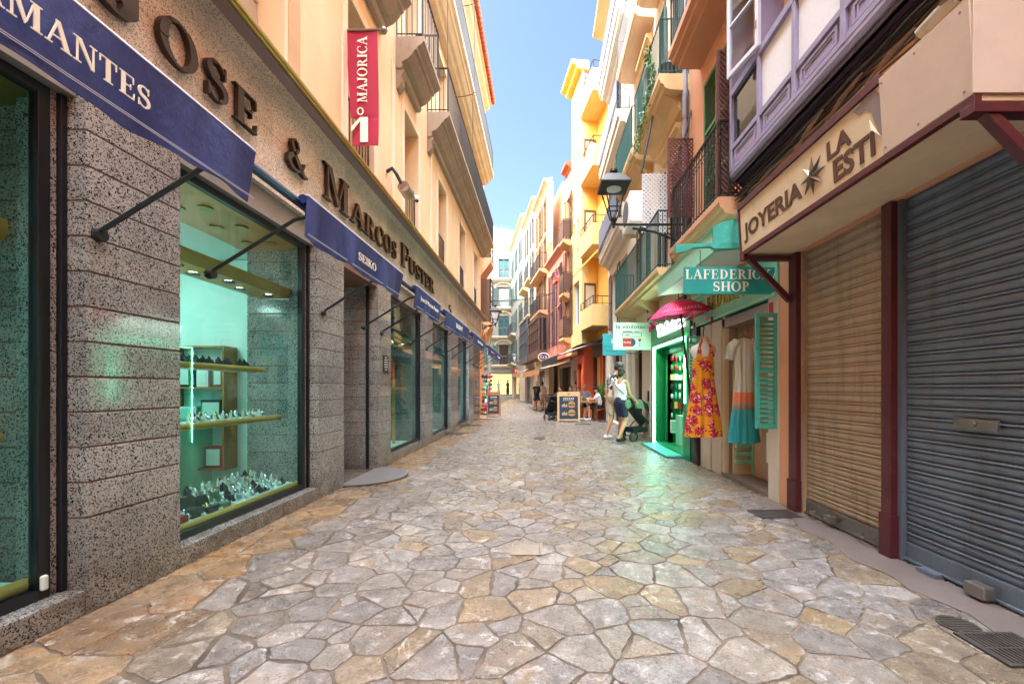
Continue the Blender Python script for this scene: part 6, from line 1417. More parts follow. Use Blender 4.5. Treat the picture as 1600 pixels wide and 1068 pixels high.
# ================================================================ restaurant awnings
def fold_awning(Y0, Y1, d0, z0, d1, z1, mat, label, stripe=None):
    t = thing('restaurant_awning', label, 'awning', GF(qs((Y0 + Y1) / 2), d0, z0)); a, b = qs(Y0), qs(Y1)
    def fn(u, v): s = a + (b - a) * u; q = d0 + (d1 - d0) * v; return GF(s, q, z0 + (z1 - z0) * v - .06 * math.sin(PI * v)), Vector((0, 0, -1))
    m = MB(); m.sheet(fn, 16, 10, .008); cl = m.build('canopy', mat, t, smooth=True)
    m = MB(); m.sheet(lambda u, v: (GF(a + (b - a) * u, d1 + .03 + .015 * math.sin(u * 40) * v, z1 - .02 - .27 * v), QW.N), 60, 3, .006); m.build('valance', mat, t, smooth=True)
    m = MB(); m.cyl(GF(a, d1, z1), GF(b, d1, z1), .03, n=8); m.cyl(GF(a, d0 + .05, z0 + .02), GF(b, d0 + .05, z0 + .02), .07, n=10); m.build('front_bar', 'steel', t, smooth=True)
    for s in (a + .15, b - .15):
        m = MB(); p, q, r = GF(s, d0 + .03, z0 - .2), GF(s, (d0 + d1) / 2, (z0 + z1) / 2 - .05), GF(s, d1, z1 - .02); m.tube([p, q, r], .028, 6); m.build('arm', 'steel', t)
    return t
fold_awning(16.9, 20.2, .02, 3.38, 2.05, 2.6, 'awning_black', 'black folding arm awning over the burger terrace')
fold_awning(21.2, 27.0, .3, 2.75, 2.0, 2.25, 'awning_tan', 'faded orange awning over the terrace past the pink house')
fold_awning(31, 35.5, .5, 3.0, 1.6, 2.5, 'awning_tan', 'small tan awning on the ivory house beyond the oval sign')
t = thing('oval_sign', 'purple oval sign with white script hanging over the far terrace', 'sign', pt(849, 557, 24))
c = pt(849.5, 557.5, 24); m = MB(); m.prism([c + Vector((.33 * math.cos(x), 0, .25 * math.sin(x))) for x in [i * PI / 16 for i in range(32)]], (0, -.05, 0)); bd = m.build('board', 'letter_white', t)
m = MB(); m.prism([c + Vector((.29 * math.cos(x), -.051, .21 * math.sin(x))) for x in [i * PI / 16 for i in range(32)]], (0, -.01, 0)); m.build('field', 'purple', bd)
sans_text('Ca la', c + Vector((-.2, -.062, -.07)), XP, ZP, .16, .006, 'lettering', 'letter_white', bd, .4); m = MB(); m.cyl(c + ZP * .25, c + Vector((.0, .0, .8)), .012, n=6); m.cyl(c + Vector((0, 0, .8)), c + Vector((.5, .2, .8)), .015, n=6); m.build('bracket', 'iron', t)
t = thing('box_sign', 'small red box sign with a white letter far down the right side', 'sign', pt(807, 580, 40))
a, b = pt(803, 584, 40), pt(812, 575, 40); m = MB(); m.box(a.x, b.x, 40, 40.2, a.z, b.z); bd = m.build('board', 'red_sign', t); sans_text('M', Vector((a.x + .15, 40, a.z + .15)), XP, ZP, .28, .01, 'lettering', 'letter_white', bd, .26)
m = MB(); m.cyl(Vector((b.x, 40.1, a.z + .3)), Vector((b.x + 1.2, 40.3, a.z + .3)), .03, n=6); m.build('bracket', 'iron', t)
t = thing('ornate_bracket_sign', 'cream scrolled hanging sign with a small round lamp by the vermilion wall', 'sign', pt(899, 585, 20))
c = pt(899, 590, 20.2); m = MB(); m.prism([c + Vector((.03 * math.sin(i * .7) * (1 if i < 9 else -1) + (.07 if i < 9 else -.07), 0, -.5 + (.11 * i if i < 9 else .11 * (17 - i)))) for i in range(18)], (0, -.03, 0)); m.build('board', 'ivory', t); m = MB(); m.lathe([(.03, -.06), (.05, 0), (.03, .06)], c - ZP * .25 - YP * .05, 8); m.build('lamp', 'ink', t)
# cable slung across the street
m = MB(); a, b = pt(764, 470, 21), pt(880, 453, 24.5); m.tube([a + (b - a) * (i / 12) - ZP * .18 * math.sin(PI * i / 12) for i in range(13)], .022, 6); tag(m.build('street_cable', 'cable', smooth=True), 'dark cable slung across the street in front of the far houses', 'cable')
m = MB(); a, b = pt(862, 470, 21), pt(1042, 340, 7.4)

# ================================================================ BEHIND: an added unseen house at the viewer's back, blocking sky light
t = thing('sky_blocker_house', 'plain ochre house added unseen behind the viewer to block sky light', 'house', (0, -14, 0))
BH = Fr((-9, -14, 0), (1, 0, 0), (0, 1, 0))
hs = [(x, x + 1, z, z + 2) for x in (2.5, 5.5, 8.5, 11.5, 14.5) for z in (4, 7.3, 10.4)]
m = MB(); wall_holes(m, BH, 0, 18, 0, 14, -.4, 0, hs); m.build('wall', 'ochre', t, merge=True)
for a, b, z0, z1 in hs: m = MB(); m.fb(BH, a, b, -.3, -.2, z0, z1); m.build('window', 'dark_glass', t)

# ================================================================ LEFT, far: an unseen house added to shade the little square from the sun
t = thing('sun_blocker_house', 'tall cream house added out of sight left of the far square to shade it', 'house', (-7.6, 34, 0))
SF_ = Fr((-7.6, 0, 0), (0, 1, 0), (1, 0, 0))
hs = [(y, y + 1, z, z + 2) for y in (24, 28, 32, 36, 40, 44) for z in (4, 7.3, 10.4)]
m = MB(); wall_holes(m, SF_, 21.4, 48.4, 0, 15.5, -.4, 0, hs); m.build('wall', 'ivory', t, merge=True)
for a, b, z0, z1 in hs: m = MB(); m.fb(SF_, a, b, -.3, -.2, z0, z1); m.build('window', 'teal_shutter', t)
m = MB(); m.fb(SF_, 21.4, 48.4, -6, .4, 15.501, 15.7); m.build('roof', 'terracotta', t)

# ================================================================ GROUND
gm = NT('mortar_bed'); gm.set(**{'Base Color': gm.ramp(gm.noise(2.2, 6), [(.38, '#41372f'), (.62, '#7d6c5b')]), 'Roughness': .75}); gm.bump(gm.noise(90, 4), .3)
m = MB()
def gz(Y): return 0 if Y < 20 else .27 * min(1, (Y - 20) / 28)
xs = [-60, -10, -3, 3, 10, 60]; ys = [-40, 0, 8, 14, 20, 27, 34, 41, 48, 70, 200, 1500]
m.add([(x, y, gz(y) - .0055) for y in ys for x in xs], [(j * 6 + i, j * 6 + i + 1, (j + 1) * 6 + i + 1, (j + 1) * 6 + i) for j in range(len(ys) - 1) for i in range(5)])
g = m.build('ground', gm.m); g['kind'] = 'structure'
sn = NT('paving_stone')
at = sn.n('ShaderNodeVertexColor'); at.layer_name = 'stone'
ris = sn.geo.outputs['Random Per Island']
off = sn.n('ShaderNodeVectorMath', operation='ADD'); cmb = sn.n('ShaderNodeCombineXYZ'); sn.l(sn.math('MULTIPLY', ris, 40), cmb.inputs[0]); sn.l(sn.math('MULTIPLY', ris, 77), cmb.inputs[1]); sn.l(sn.pos, off.inputs[0]); sn.l(cmb.outputs[0], off.inputs[1]); ov = off.outputs[0]
base = sn.mix(1.0, at.outputs[0], sn.ramp(sn.noise(6, 8, .72, ov, .5), [(.34, .58), (.5, 1.0), (.66, 1.36)]), 'MULTIPLY')
base = sn.mix(1.0, base, sn.ramp(sn.noise(75, 6, .78), [(.38, .62), (.5, 1.0), (.62, 1.36)]), 'MULTIPLY')
rust = sn.math('MULTIPLY', sn.ramp(sn.noise(4.2, 7, .7, ov), [(.51, 0), (.63, .5)]), sn.ramp(ris, [(.3, .2), (.8, 1)]))
base = sn.mix(rust, base, '#9b7a52')
worn = sn.ramp(sn.noise(9, 9, .78, ov), [(.54, 0), (.62, .55)]); base = sn.mix(worn, base, '#d4cac6')
vein = sn.n('ShaderNodeTexNoise'); vein.inputs['Scale'].default_value = 2.2; vein.inputs['Detail'].default_value = 5; vein.inputs['Distortion'].default_value = .7; sn.l(ov, vein.inputs['Vector'])
vv = sn.ramp(vein.outputs['Fac'], [(.490, 0), (.499, 1), (.501, 1), (.510, 0)])
base = sn.mix(sn.math('MULTIPLY', vv, sn.math('MULTIPLY', sn.ramp(ris, [(.55, 0), (.7, .7)]), sn.ramp(sn.noise(3.3, 5, .7), [(.48, 0), (.58, 1)]))), base, '#e4ded6')
pit = sn.ramp(sn.noise(85, 5, .75), [(.36, 1), (.43, 0)]); pm = sn.ramp(sn.noise(4.5, 5, .65), [(.42, 0), (.58, 1)])
base = sn.mix(sn.math('MULTIPLY', sn.math('MULTIPLY', pit, pm), .8), base, '#3d332d')
spot = sn.ramp(sn.voro(2.3), [(.022, 1), (.034, 0)]); base = sn.mix(sn.math('MULTIPLY', spot, .8), base, '#2b2725')
dirt = sn.ramp(sn.noise(1.4, 6, .7), [(.45, 0), (.62, .5)]); base = sn.mix(dirt, base, '#6b5f57')
sn.set(**{'Base Color': base, 'Roughness': sn.ramp(sn.noise(7, 7, .7, ov), [(.3, .15), (.7, .42)]), 'Specular IOR Level': .55})
sn.bump(sn.math('ADD', sn.noise(22, 8, .75), sn.math('MULTIPLY', sn.noise(140, 4, .65), .4)), .55, .012)
M['stone_paving'] = sn.m

def clip(poly, px, py, nx, ny):
    """keep the side of the line through (px, py) that lies against (nx, ny)"""
    o = []; n = len(poly)
    for i in range(n):
        a, b = poly[i], poly[(i + 1) % n]; da = (a[0] - px) * nx + (a[1] - py) * ny; db = (b[0] - px) * nx + (b[1] - py) * ny
        if da <= 0: o.append(a)
        if da * db < 0: t = da / (da - db); o.append((a[0] + (b[0] - a[0]) * t, a[1] + (b[1] - a[1]) * t))
    return o
rg = random.Random(17)
def zone_edge(y, k): return (-1.93, -1.32, 1.05)[k] + .06 * math.sin(y * 1.3 + k * 2) + .03 * math.sin(y * 3.7 + k)
seeds = []
def fill(x0f, x1f, sx, sy, jit, zone, y0=.5, y1=46):
    y = y0; row = 0
    while y < y1:
        grow = 1 if y < 16 else 1.5
        xa, xb = x0f(y), x1f(y); n = max(1, round((xb - xa) / (sx * grow))); w = (xb - xa) / n
        for i in range(n):
            seeds.append((xa + w * (i + .5 + (.25 if row % 2 else -.25) * (n > 2) + rg.uniform(-jit, jit)), y + sy * grow * rg.uniform(-jit, jit), zone))
        y += sy * grow; row += 1
wl = lambda y: -2.62; wr = lambda y: 2.7
far_l = lambda y: -2.62 if y < 21 else -3.1
fill(wl, lambda y: zone_edge(y, 0), .30, .34, .24, 0)
fill(lambda y: zone_edge(y, 0), lambda y: zone_edge(y, 1), .22, .21, .40, 1)
fill(lambda y: zone_edge(y, 1), lambda y: zone_edge(y, 2), .185, .165, .45, 2)
fill(lambda y: zone_edge(y, 2), wr, .29, .19, .34, 3)
# drop some seeds so that neighbours grow into larger, less regular stones
seeds = [s for s in seeds if not (rg.random() < (.12, .22, .27, .20)[s[2]])]
from collections import defaultdict
cells = defaultdict(list)
for i, s in enumerate(seeds): cells[(int(s[0] // .6), int(s[1] // .6))].append(i)
PAL = {0: ['#b3895c', '#a87f52', '#bb9a72', '#a38160', '#b08c68', '#c0a07c', '#9a7a58'], 1: ['#a79c92', '#b0a498', '#a19488', '#b5a99d', '#988d84', '#a7957f'],
       2: ['#b3a89d', '#a99f97', '#b7ab9b', '#aa9a86', '#a8a09a', '#bbb1a6', '#9f968f', '#b29a7a', '#b4a89c', '#ae9f90', '#ad9678'], 3: ['#a8a098', '#a99d8d', '#a19993', '#aca296', '#a5937a', '#b1a9a1', '#9b938b', '#a89272']}
GAP = {0: .005, 1: .020, 2: .008, 3: .006}
wts = [rg.uniform(0, .022) if s[2] in (1, 2, 3) else rg.uniform(0, .02) for s in seeds]
vs, fs, cols = [], [], []
for i, (x, y, zn) in enumerate(seeds):
    if x < -3.3 or x > 3.2: continue
    poly = [(x - .7, y - .7), (x + .7, y - .7), (x + .7, y + .7), (x - .7, y + .7)]
    cx_, cy_ = int(x // .6), int(y // .6)
    for a in range(-2, 3):
        for b in range(-2, 3):
            for j in cells.get((cx_ + a, cy_ + b), ()):
                if j == i: continue
                qx, qy, qz = seeds[j]; dx, dy = qx - x, qy - y; d = math.hypot(dx, dy)
                if d > 1.3 or d < 1e-4: continue
                gp = (GAP[zn] + GAP[qz]) / 2
                k_ = .5 + (wts[i] - wts[j]) / (2 * d * d); k_ = min(.78, max(.22, k_)); poly = clip(poly, x + dx * k_ - dx / d * gp / 2, y + dy * k_ - dy / d * gp / 2, dx / d, dy / d)
                if len(poly) < 3: break
    if len(poly) < 3: continue
    # wear the corners and edges a little
    q = []; n = len(poly)
    for k in range(n):
        a, b = poly[k], poly[(k + 1) % n]; l = math.hypot(b[0] - a[0], b[1] - a[1])
        t = min(.25, .012 / max(l, 1e-3)); q += [(a[0] + (b[0] - a[0]) * t, a[1] + (b[1] - a[1]) * t), (b[0] - (b[0] - a[0]) * t, b[1] - (b[1] - a[1]) * t)]
        if l > .09 and y < 8:
            nx, ny = (b[1] - a[1]) / l, -(b[0] - a[0]) / l; e = q.pop(); ns = int(l / .045)
            for i_ in range(1, ns): w = rg.uniform(-.010, .003); q.append((a[0] + (b[0] - a[0]) * i_ / ns + nx * w, a[1] + (b[1] - a[1]) * i_ / ns + ny * w))
            q.append(e)
    q = [p for k, p in enumerate(q) if math.hypot(p[0] - q[k - 1][0], p[1] - q[k - 1][1]) > .004]
    n = len(q)
    if n < 3: continue
    mx, my = sum(p[0] for p in q) / n, sum(p[1] for p in q) / n
    h = rg.uniform(-.0012, .0015); tx, ty = rg.uniform(-.006, .006), rg.uniform(-.006, .006); base_i = len(vs); z0 = gz(y)
    for k, (ins, dz) in enumerate(((0, -.009), (.0015, -.0022), (.004, 0))):
        for p in q:
            d = math.hypot(p[0] - mx, p[1] - my) or 1; s = max(0, 1 - ins / d)
            X, Y = mx + (p[0] - mx) * s, my + (p[1] - my) * s
            vs.append((X, Y, z0 + dz + (h + (X - mx) * tx + (Y - my) * ty if k else 0)))
    fs.append(tuple(base_i + 2 * n + k for k in range(n)))
    for r in (0, 1): fs += [(base_i + r * n + k, base_i + r * n + (k + 1) % n, base_i + (r + 1) * n + (k + 1) % n, base_i + (r + 1) * n + k) for k in range(n)]
    c = srgb(rg.choice(PAL[zn])); v = rg.uniform(.47, .68); k_ = 1.0 if zn == 0 else 1.02; cols.append((len(fs), (c[0] * v, c[1] * v * .985, c[2] * v * k_, 1)))
me = bpy.data.meshes.new('paving'); me.from_pydata(vs, [], fs); me.materials.append(M['stone_paving'])
ca = me.color_attributes.new('stone', 'FLOAT_COLOR', 'CORNER'); k = 0; buf = []
for end, c in cols:
    while k < end: buf += list(c) * len(fs[k]); k += 1
ca.data.foreach_set('color', buf); me.update()
o = bpy.data.objects.new('paving', me); C.objects.link(o); o['kind'] = 'structure'
# smooth cement strip along the shutters and the boutique
pts = [(2.61, 1.2), (2.61, 4.75), (2.46, 4.6), (2.35, 4.3), (2.42, 4.0), (2.30, 3.7), (2.36, 3.4), (2.26, 3.05), (2.34, 2.8), (2.29, 2.6), (2.37, 2.3), (2.25, 1.9), (2.3, 1.2)]
m = MB(); m.prism([(x, y, -.006) for x, y in pts], (0, 0, .0115)); o = m.build('cement_strip', 'cement'); o['kind'] = 'structure'

# grates and covers
def grate(x, y, w, h, label, bars=9, z=0, along=True):
    t = thing('drain_grate', label, 'drain', (x, y, z)); m = MB(); m.box(x - w / 2, x + w / 2, y - h / 2, y + h / 2, z + .002, z + .006); m.build('well', 'board_navy', t)
    m = MB(); ring_frame(m, Fr((x - w / 2, y - h / 2, 0), XP, ZP), 0, w, z + .006, z + .012, 0, 0, 0) if False else None
    e = .018
    for a in ((x - w / 2, x + w / 2, y - h / 2, y - h / 2 + e), (x - w / 2, x + w / 2, y + h / 2 - e, y + h / 2), (x - w / 2, x - w / 2 + e, y - h / 2 + e, y + h / 2 - e), (x + w / 2 - e, x + w / 2, y - h / 2 + e, y + h / 2 - e)): m.box(*a, z + .0065, z + .013)
    for i in range(bars):
        if along: q = x - w / 2 + e + (w - 2 * e) * (i + .5) / bars; m.box(q - .006, q + .006, y - h / 2 + e, y + h / 2 - e, z + .0065, z + .0115)
        else: q = y - h / 2 + e + (h - 2 * e) * (i + .5) / bars; m.box(x - w / 2 + e, x + w / 2 - e, q - .006, q + .006, z + .0065, z + .0115)
    m.box(x - w / 2 + e, x + w / 2 - e, y - .006, y + .006, z + .007, z + .0125) if along else None
    m.build('grille', 'iron_grate', t)
    return t
def gp(px, py): Y = F * H / (py - VY); return (px - VX) * Y / F, Y
x, y = gp(1210, 803); grate(x, y, .42, .26, 'square mesh drain grate beside the tan roller shutter', 16)
x, y = gp(843, 684.5); grate(x, y, .28, .5, 'dark slotted drain grate in the middle of the street', 9)
x, y = gp(1580, 1015); grate(x, y, .3, .26, 'iron mesh grate by the foot of the slate roller shutter', 12)
for i, (px, py, lab_) in enumerate(((709, 677.5, 'nearest dark slot grate along the jeweller wall'), (741, 664, 'second dark slot grate along the jeweller wall'), (758, 654.8, 'third dark slot grate along the jeweller wall'), (770, 651, 'dark slot grate in front of the left sandwich board'), (911, 662.5, 'dark slot grate in front of the right sandwich board'), (946, 658.5, 'dark slot grate in front of the terracotta pot'))):
    x, y = gp(px, py); grate(x, y, .55, .35, lab_, 6)
x, y = gp(1497, 977); t = thing('manhole_cover', 'small round iron cover near the slate roller shutter', 'manhole cover', (x, y, 0))
m = MB(); m.cyl((x, y, .003), (x, y, .010), .09, n=28); m.build('disc', 'iron_grate', t); m = MB()
for k in range(-3, 4): w = math.sqrt(max(.0001, .078 ** 2 - (k * .022) ** 2)); m.box(x - w, x + w, y + k * .022 - .004, y + k * .022 + .004, .0102, .014)
m.build('ridge', 'iron_grate', t)
x, y = gp(823, 858); t = thing('inspection_cover', 'small square worn stone cover set in the middle paving', 'cover', (x, y, 0))
m = MB(); m.box(x - .1, x + .1, y - .1, y + .1, .001, .008); m.build('lid', 'stone', t, bevel=.003); m = MB()
for a in ((x - .12, x + .12, y - .12, y - .101), (x - .12, x + .12, y + .101, y + .12), (x - .12, x - .101, y - .1, y + .1), (x + .101, x + .12, y - .1, y + .1)): m.box(*a, .001, .009)
m.build('frame', 'stone', t)

# ================================================================ sandwich boards
def sandwich(x, Y, w, h, label, mat, two=True):
    t = thing('sandwich_board', label, 'menu board', (x, Y, gz(Y))); z = gz(Y); lean = .14
    for sg, nm in ((-1, 'front_panel'), (1, 'rear_panel')):
        fr = Fr((x - w / 2, Y + sg * .02, z), XP, Vector((0, -1 if sg < 0 else 1, 0)))
        o = Vector((x - w / 2, Y + sg * (.02 + lean), z)); u = Vector((0, -sg * lean, h)).normalized(); n = XP.cross(u); H_ = h
        m = MB(); e = w * .09
        m.bbox(o, XP * e, n * .03, u * H_); m.bbox(o + XP * (w - e), XP * e, n * .03, u * H_); m.bbox(o + XP * e + u * .05, XP * (w - 2 * e), n * .03, u * e * .7); m.bbox(o + XP * e + u * (H_ - .17), XP * (w - 2 * e), n * .03, u * .17)
        p = m.build(nm, mat, t, bevel=.004)
        if sg > 0: continue
        q = o + XP * e + u * (.05 + e * .7); pw, ph = w - 2 * e, H_ - .22 - e * .7
        m = MB(); m.bbox(q + n * .008, XP * pw, n * .012, u * ph); pr = m.build('menu_print', 'board_navy', p)
        f0 = q + n * .0205
        def blob(cx, cy, rx, ry, mt, a0=0, a1=360, lift=0, nm='burger'):
            m = MB(); pts = [f0 + n * lift + XP * (pw * cx + pw * rx * math.cos(math.radians(a0 + (a1 - a0) * i / 14))) + u * (ph * cy + pw * ry * math.sin(math.radians(a0 + (a1 - a0) * i / 14))) for i in range(15 if a1 - a0 < 360 else 14)]
            m.prism(pts, n * .002); m.build(nm, mt, pr)
        for cy in ((.58, .22) if two else (.66, .2)):
            blob(.66, cy + .06, .19, .17, 'bun', 0, 180); blob(.66, cy + .045, .2, .05, 'meat', lift=.001); blob(.66, cy + .025, .2, .035, 'leaf', lift=.002); blob(.66, cy, .19, .10, 'bun', 180, 360)
            for k in range(5): m = MB(); m.bbox(f0 + XP * pw * (.14 + .06 * k) + u * ph * (cy - .05), XP * pw * .035, n * .002, u * ph * (.10 + .03 * (k % 3))); m.build('chip', 'chips', pr)
        m = MB()
        for k in range(6): m.bbox(f0 + XP * pw * (.22 + .1 * k) + u * ph * .88, XP * pw * .06, n * .002, u * ph * .05)
        for k in range(9): m.bbox(f0 + XP * pw * (.2 + .065 * k) + u * ph * .81, XP * pw * .04, n * .002, u * ph * .02)
        m.build('heading', 'letter_white', pr)
        m = MB(); c = o + XP * w / 2 + u * (H_ - .09) + n * .031; m.prism([c + XP * .05 * math.cos(a) + u * .04 * math.sin(a) for a in [i * PI / 8 for i in range(16)]], n * .002); m.build('emblem', 'oak', p)
    return t
x, y = gp(888, 658); sandwich(x, y - .1, .86, 1.14, 'pale pine sandwich board with two burgers on navy, in front of the terrace', 'pine')
x, y = gp(772, 648.5); sandwich(x, y - .1, .62, 1.12, 'oak brown sandwich board with dark food pictures at the left corner', 'oak')

# terrace furniture
def table(c, w, d, label):
    t = thing('terrace_table', label, 'table', c); x, y, z = c; m = MB(); m.box(x - w / 2, x + w / 2, y - d / 2, y + d / 2, z + .71, z + .75); m.build('tabletop', 'oak', t, bevel=.005)
    for sx in (-1, 1):
        for sy in (-1, 1): m = MB(); px_, py_ = x + sx * (w / 2 - .06), y + sy * (d / 2 - .06); m.box(px_ - .03, px_ + .03, py_ - .03, py_ + .03, z, z + .71); m.build('leg', 'chair_wood', t)
    return t
table((1.72, 16.9, 0), 1.0, 1.3, 'brown wooden terrace table with bottles behind the burger board')
CH = thing('terrace_chair', 'x', 'chair', (0, 0, 0), 'wooden chairs on the burger terrace')
m = MB(); m.box(-.22, .22, -.22, .22, .43, .47); m.build('seat', 'chair_wood', CH, bevel=.01)
for sx in (-1, 1):
    for sy in (-1, 1): m = MB(); m.box(sx * .2 - .02, sx * .2 + .02, sy * .2 - .02, sy * .2 + .02, 0, .43 if sy > 0 else .92); m.build('leg', 'chair_wood', CH)
m = MB()
for z in (.56, .68, .82): m.box(-.18, .18, -.212, -.19, z, z + .07)
m.build('backrest', 'chair_wood', CH)
first = True
for (x, y, a, lab_) in ((2.28, 16.5, PI / 2, 'dark wooden chair under the seated person in the white top'), (1.85, 18.1, PI, 'dark wooden chair under the diner in grey'), (1.28, 18.2, PI, 'dark wooden chair at the back of the burger table, hidden by the pine board'), (.82, 17.3, PI - .6, 'dark wooden chair beside the small black pushchair'), (-.1, 23.2, PI, 'empty light wooden chair past the walking couple'), (.45, 23.4, PI, 'empty wooden chair under the orange awning beside another')):
    o = CH if first else copy_tree(CH); first = False; o.location = (x, y, gz(y)); o.rotation_euler.z = a; o['label'] = lab_
table((.2, 24.0, gz(24)), 1.1, .8, 'empty wooden table under the faded orange awning')
for i, (x, y, h, c, lab_) in enumerate(((1.55, 16.6, .24, 'pot', 'amber bottle on the terrace table'), (1.7, 16.8, .26, 'leaf', 'green bottle on the terrace table'), (1.85, 16.55, .16, 'paper', 'pale tumbler on the terrace table'), (1.95, 16.9, .2, 'cyan_sign', 'blue tinted bottle on the terrace table'), (1.62, 17.1, .22, 'yellow_deep', 'yellow sauce bottle on the terrace table'), (1.4, 16.7, .14, 'oak', 'brown glass of beer on the terrace table'))):
    t = thing('bottle', lab_, 'bottle', (x, y, .75)); m = MB(); m.lathe([(.03, 0), (.035, .02), (.035, h * .6), (.014, h * .75), (.014, h)], (x, y, .7505), 12); m.build('body', c, t, smooth=True); m = MB(); m.cyl((x, y, .7505 + h), (x, y, .7505 + h + .015), .016, n=10); m.build('cap', 'ink', t)
PL = thing('potted_plant', 'leafy palm in a terracotta pot outside the dark doorway', 'plant', (2.47, 16.9, 0))
x, y = gp(941, 655); m = MB(); m.lathe([(.15, .0), (.19, .3), (.21, .3), (.21, .36), (.17, .36), (.16, .3)], (x - .02, y, 0), 20); m.build('pot', 'pot', PL, smooth=True)
m = MB()
for k in range(26):
    a = k * 2.4; tip = Vector((x + math.cos(a) * (.16 + .012 * (k % 7)), y + math.sin(a) * .3, .7 + .045 * (k % 20) + .1)); b0 = Vector((x, y, .32)); md = (b0 + tip) / 2 + ZP * .18; pr = None
    pts = [b0 * (1 - t) ** 2 + md * 2 * t * (1 - t) + tip * t * t for t in [i / 6 for i in range(7)]]; sd = Vector((-math.sin(a), math.cos(a), 0))
    for i in range(6): w0, w1 = .045 * math.sin(PI * (i + .3) / 6.6), .045 * math.sin(PI * (i + 1.3) / 6.6); m.add([pts[i] - sd * w0, pts[i] + sd * w0, pts[i + 1] + sd * max(w1, .003), pts[i + 1] - sd * max(w1, .003)], [(0, 1, 2, 3)])
m.build('foliage', 'leaf', PL)

# ================================================================ PEOPLE
def remeshed(mb, voxel, name, mat, parent, xf, smooth=4):
    me = mb.mesh('tmp', [mat]); o = bpy.data.objects.new('tmp', me); C.objects.link(o)
    r = o.modifiers.new('r', 'REMESH'); r.mode = 'VOXEL'; r.voxel_size = voxel; r.use_smooth_shade = True
    s = o.modifiers.new('s', 'SMOOTH'); s.iterations = smooth; s.factor = .5
    dg = bpy.context.evaluated_depsgraph_get(); dg.update(); nm = bpy.data.meshes.new_from_object(o.evaluated_get(dg)); bpy.data.objects.remove(o)
    nm.transform(xf); nm.name = name; nm.materials.clear(); nm.materials.append(mat); nm.polygons.foreach_set('use_smooth', [True] * len(nm.polygons))
    o = bpy.data.objects.new(name, nm); C.objects.link(o); adopt(o, parent); return o
V3 = Vector
def person(label, loc, heading, J, top, bottom, skin='skin', hair='hair', hair_style='short', hat=None, voxel=.008, scale=1.0, sleeves=.5, shorts=.6, shoes='cloth_white', fingers=True, tank=False, headpitch=0):
    """J: joints in the body's own frame (x right, y forward, z up), metres for a 1.72 m body"""
    t = thing('person', label, 'person', loc); xf = Matrix.Translation(loc) @ Matrix.Rotation(heading, 4, 'Z') @ Matrix.Scale(scale, 4)
    b = MB(); hd, nk, ch, pv = J['head'], J['neck'], J['chest'], J['pelvis']
    f = (hd - nk); up = f.normalized(); fw = J.get('look', V3((0, 1, 0))); fw = (fw - up * fw.dot(up)).normalized(); rt = fw.cross(up)
    b.ball(hd + up * .02 - fw * .005, (.075, .092, .105), 14, 10)
    b.ball(hd - up * .045 + fw * .03, (.056, .06, .06), 12, 8)
    b.ball(hd + fw * .098 - up * .018, (.013, .018, .02), 8, 6); b.ball(hd + fw * .088 - up * .055, (.024, .012, .008), 8, 5)
    for s in (-1, 1): b.ball(hd + rt * s * .076 - up * .012, (.012, .02, .03), 8, 6); b.ball(hd + rt * s * .032 + fw * .08 + up * .018, (.018, .014, .010), 8, 5)
    b.caps(nk - up * .03, hd - up * .06, .055, .05)
    sh = [J['shL'], J['shR']]; hp = [J['hipL'], J['hipR']]
    b.caps(sh[0], sh[1], .062, .062); b.caps(nk - up * .02, ch, .07, .115); b.ball(ch, (.15, .105, .17), 14, 10); b.caps(ch, pv, .105, .105); b.ball(pv, (.155, .115, .12), 14, 10)
    b.caps((sh[0] * .7 + ch * .3), (hp[0] * .5 + pv * .5), .07, .09); b.caps((sh[1] * .7 + ch * .3), (hp[1] * .5 + pv * .5), .07, .09)
    for S in 'LR':
        b.caps(J['sh' + S], J['el' + S], .05, .038); b.caps(J['el' + S], J['wr' + S], .039, .026)
        d = (J['wr' + S] - J['el' + S]).normalized(); o = d.orthogonal().normalized(); side = V3((1, 0, 0)); side = (side - d * side.dot(d)); side = side.normalized() if side.length > .2 else o; pn = d.cross(side)
        w = J['wr' + S]
        for k in range(4):
            q = (k - 1.5) * .019; b.caps(w + d * .01, w + d * .085 + pn * q, .016, .012, 8)
            if fingers: L = (.062, .075, .07, .055)[k]; e = w + d * .085 + pn * q; m1 = e + d * L * .55 + side * .006; b.caps(e, m1, .0095, .0085, 6); b.caps(m1, m1 + d * L * .42 + side * .02, .0085, .0075, 6)
        b.caps(w + d * .02, w + d * .06 - pn * .045, .013, .011, 6); b.caps(w + d * .06 - pn * .045, w + d * .095 - pn * .052, .011, .009, 6)
        b.caps(J['hip' + S], J['kn' + S], .085, .055); b.caps(J['kn' + S], J['kn' + S] * .55 + J['an' + S] * .45, .056, .05); b.caps(J['kn' + S] * .55 + J['an' + S] * .45, J['an' + S], .05, .034)
        tf = J.get('toe' + S, V3((0, 1, 0))); b.caps(J['an' + S] - ZP * .03 - tf * .03, J['an' + S] + tf * .14 - ZP * .055, .036, .03)
    remeshed(b, voxel, 'body', M[skin], t, xf)
    # clothes
    c = MB()
    if not tank: c.caps(sh[0], sh[1], .076, .076)
    else:
        for s in (0, 1): c.caps(sh[s] * .62 + nk * .38 - ZP * .01, ch + (sh[s] - ch) * .3 + ZP * .02, .062, .09)
    c.ball(ch, (.163, .12, .18), 14, 10); c.caps(ch, pv + ZP * .06, .122, .122)
    if not tank: c.caps(nk - up * .05, ch, .08, .125)
    for s, S in ((0, 'L'), (1, 'R')):
        c.caps((sh[s] * .7 + ch * .3), (hp[s] * .5 + pv * .5) + ZP * .05, .08, .105)
        if sleeves: c.caps(J['sh' + S], J['sh' + S] + (J['el' + S] - J['sh' + S]) * sleeves, .066, .066)
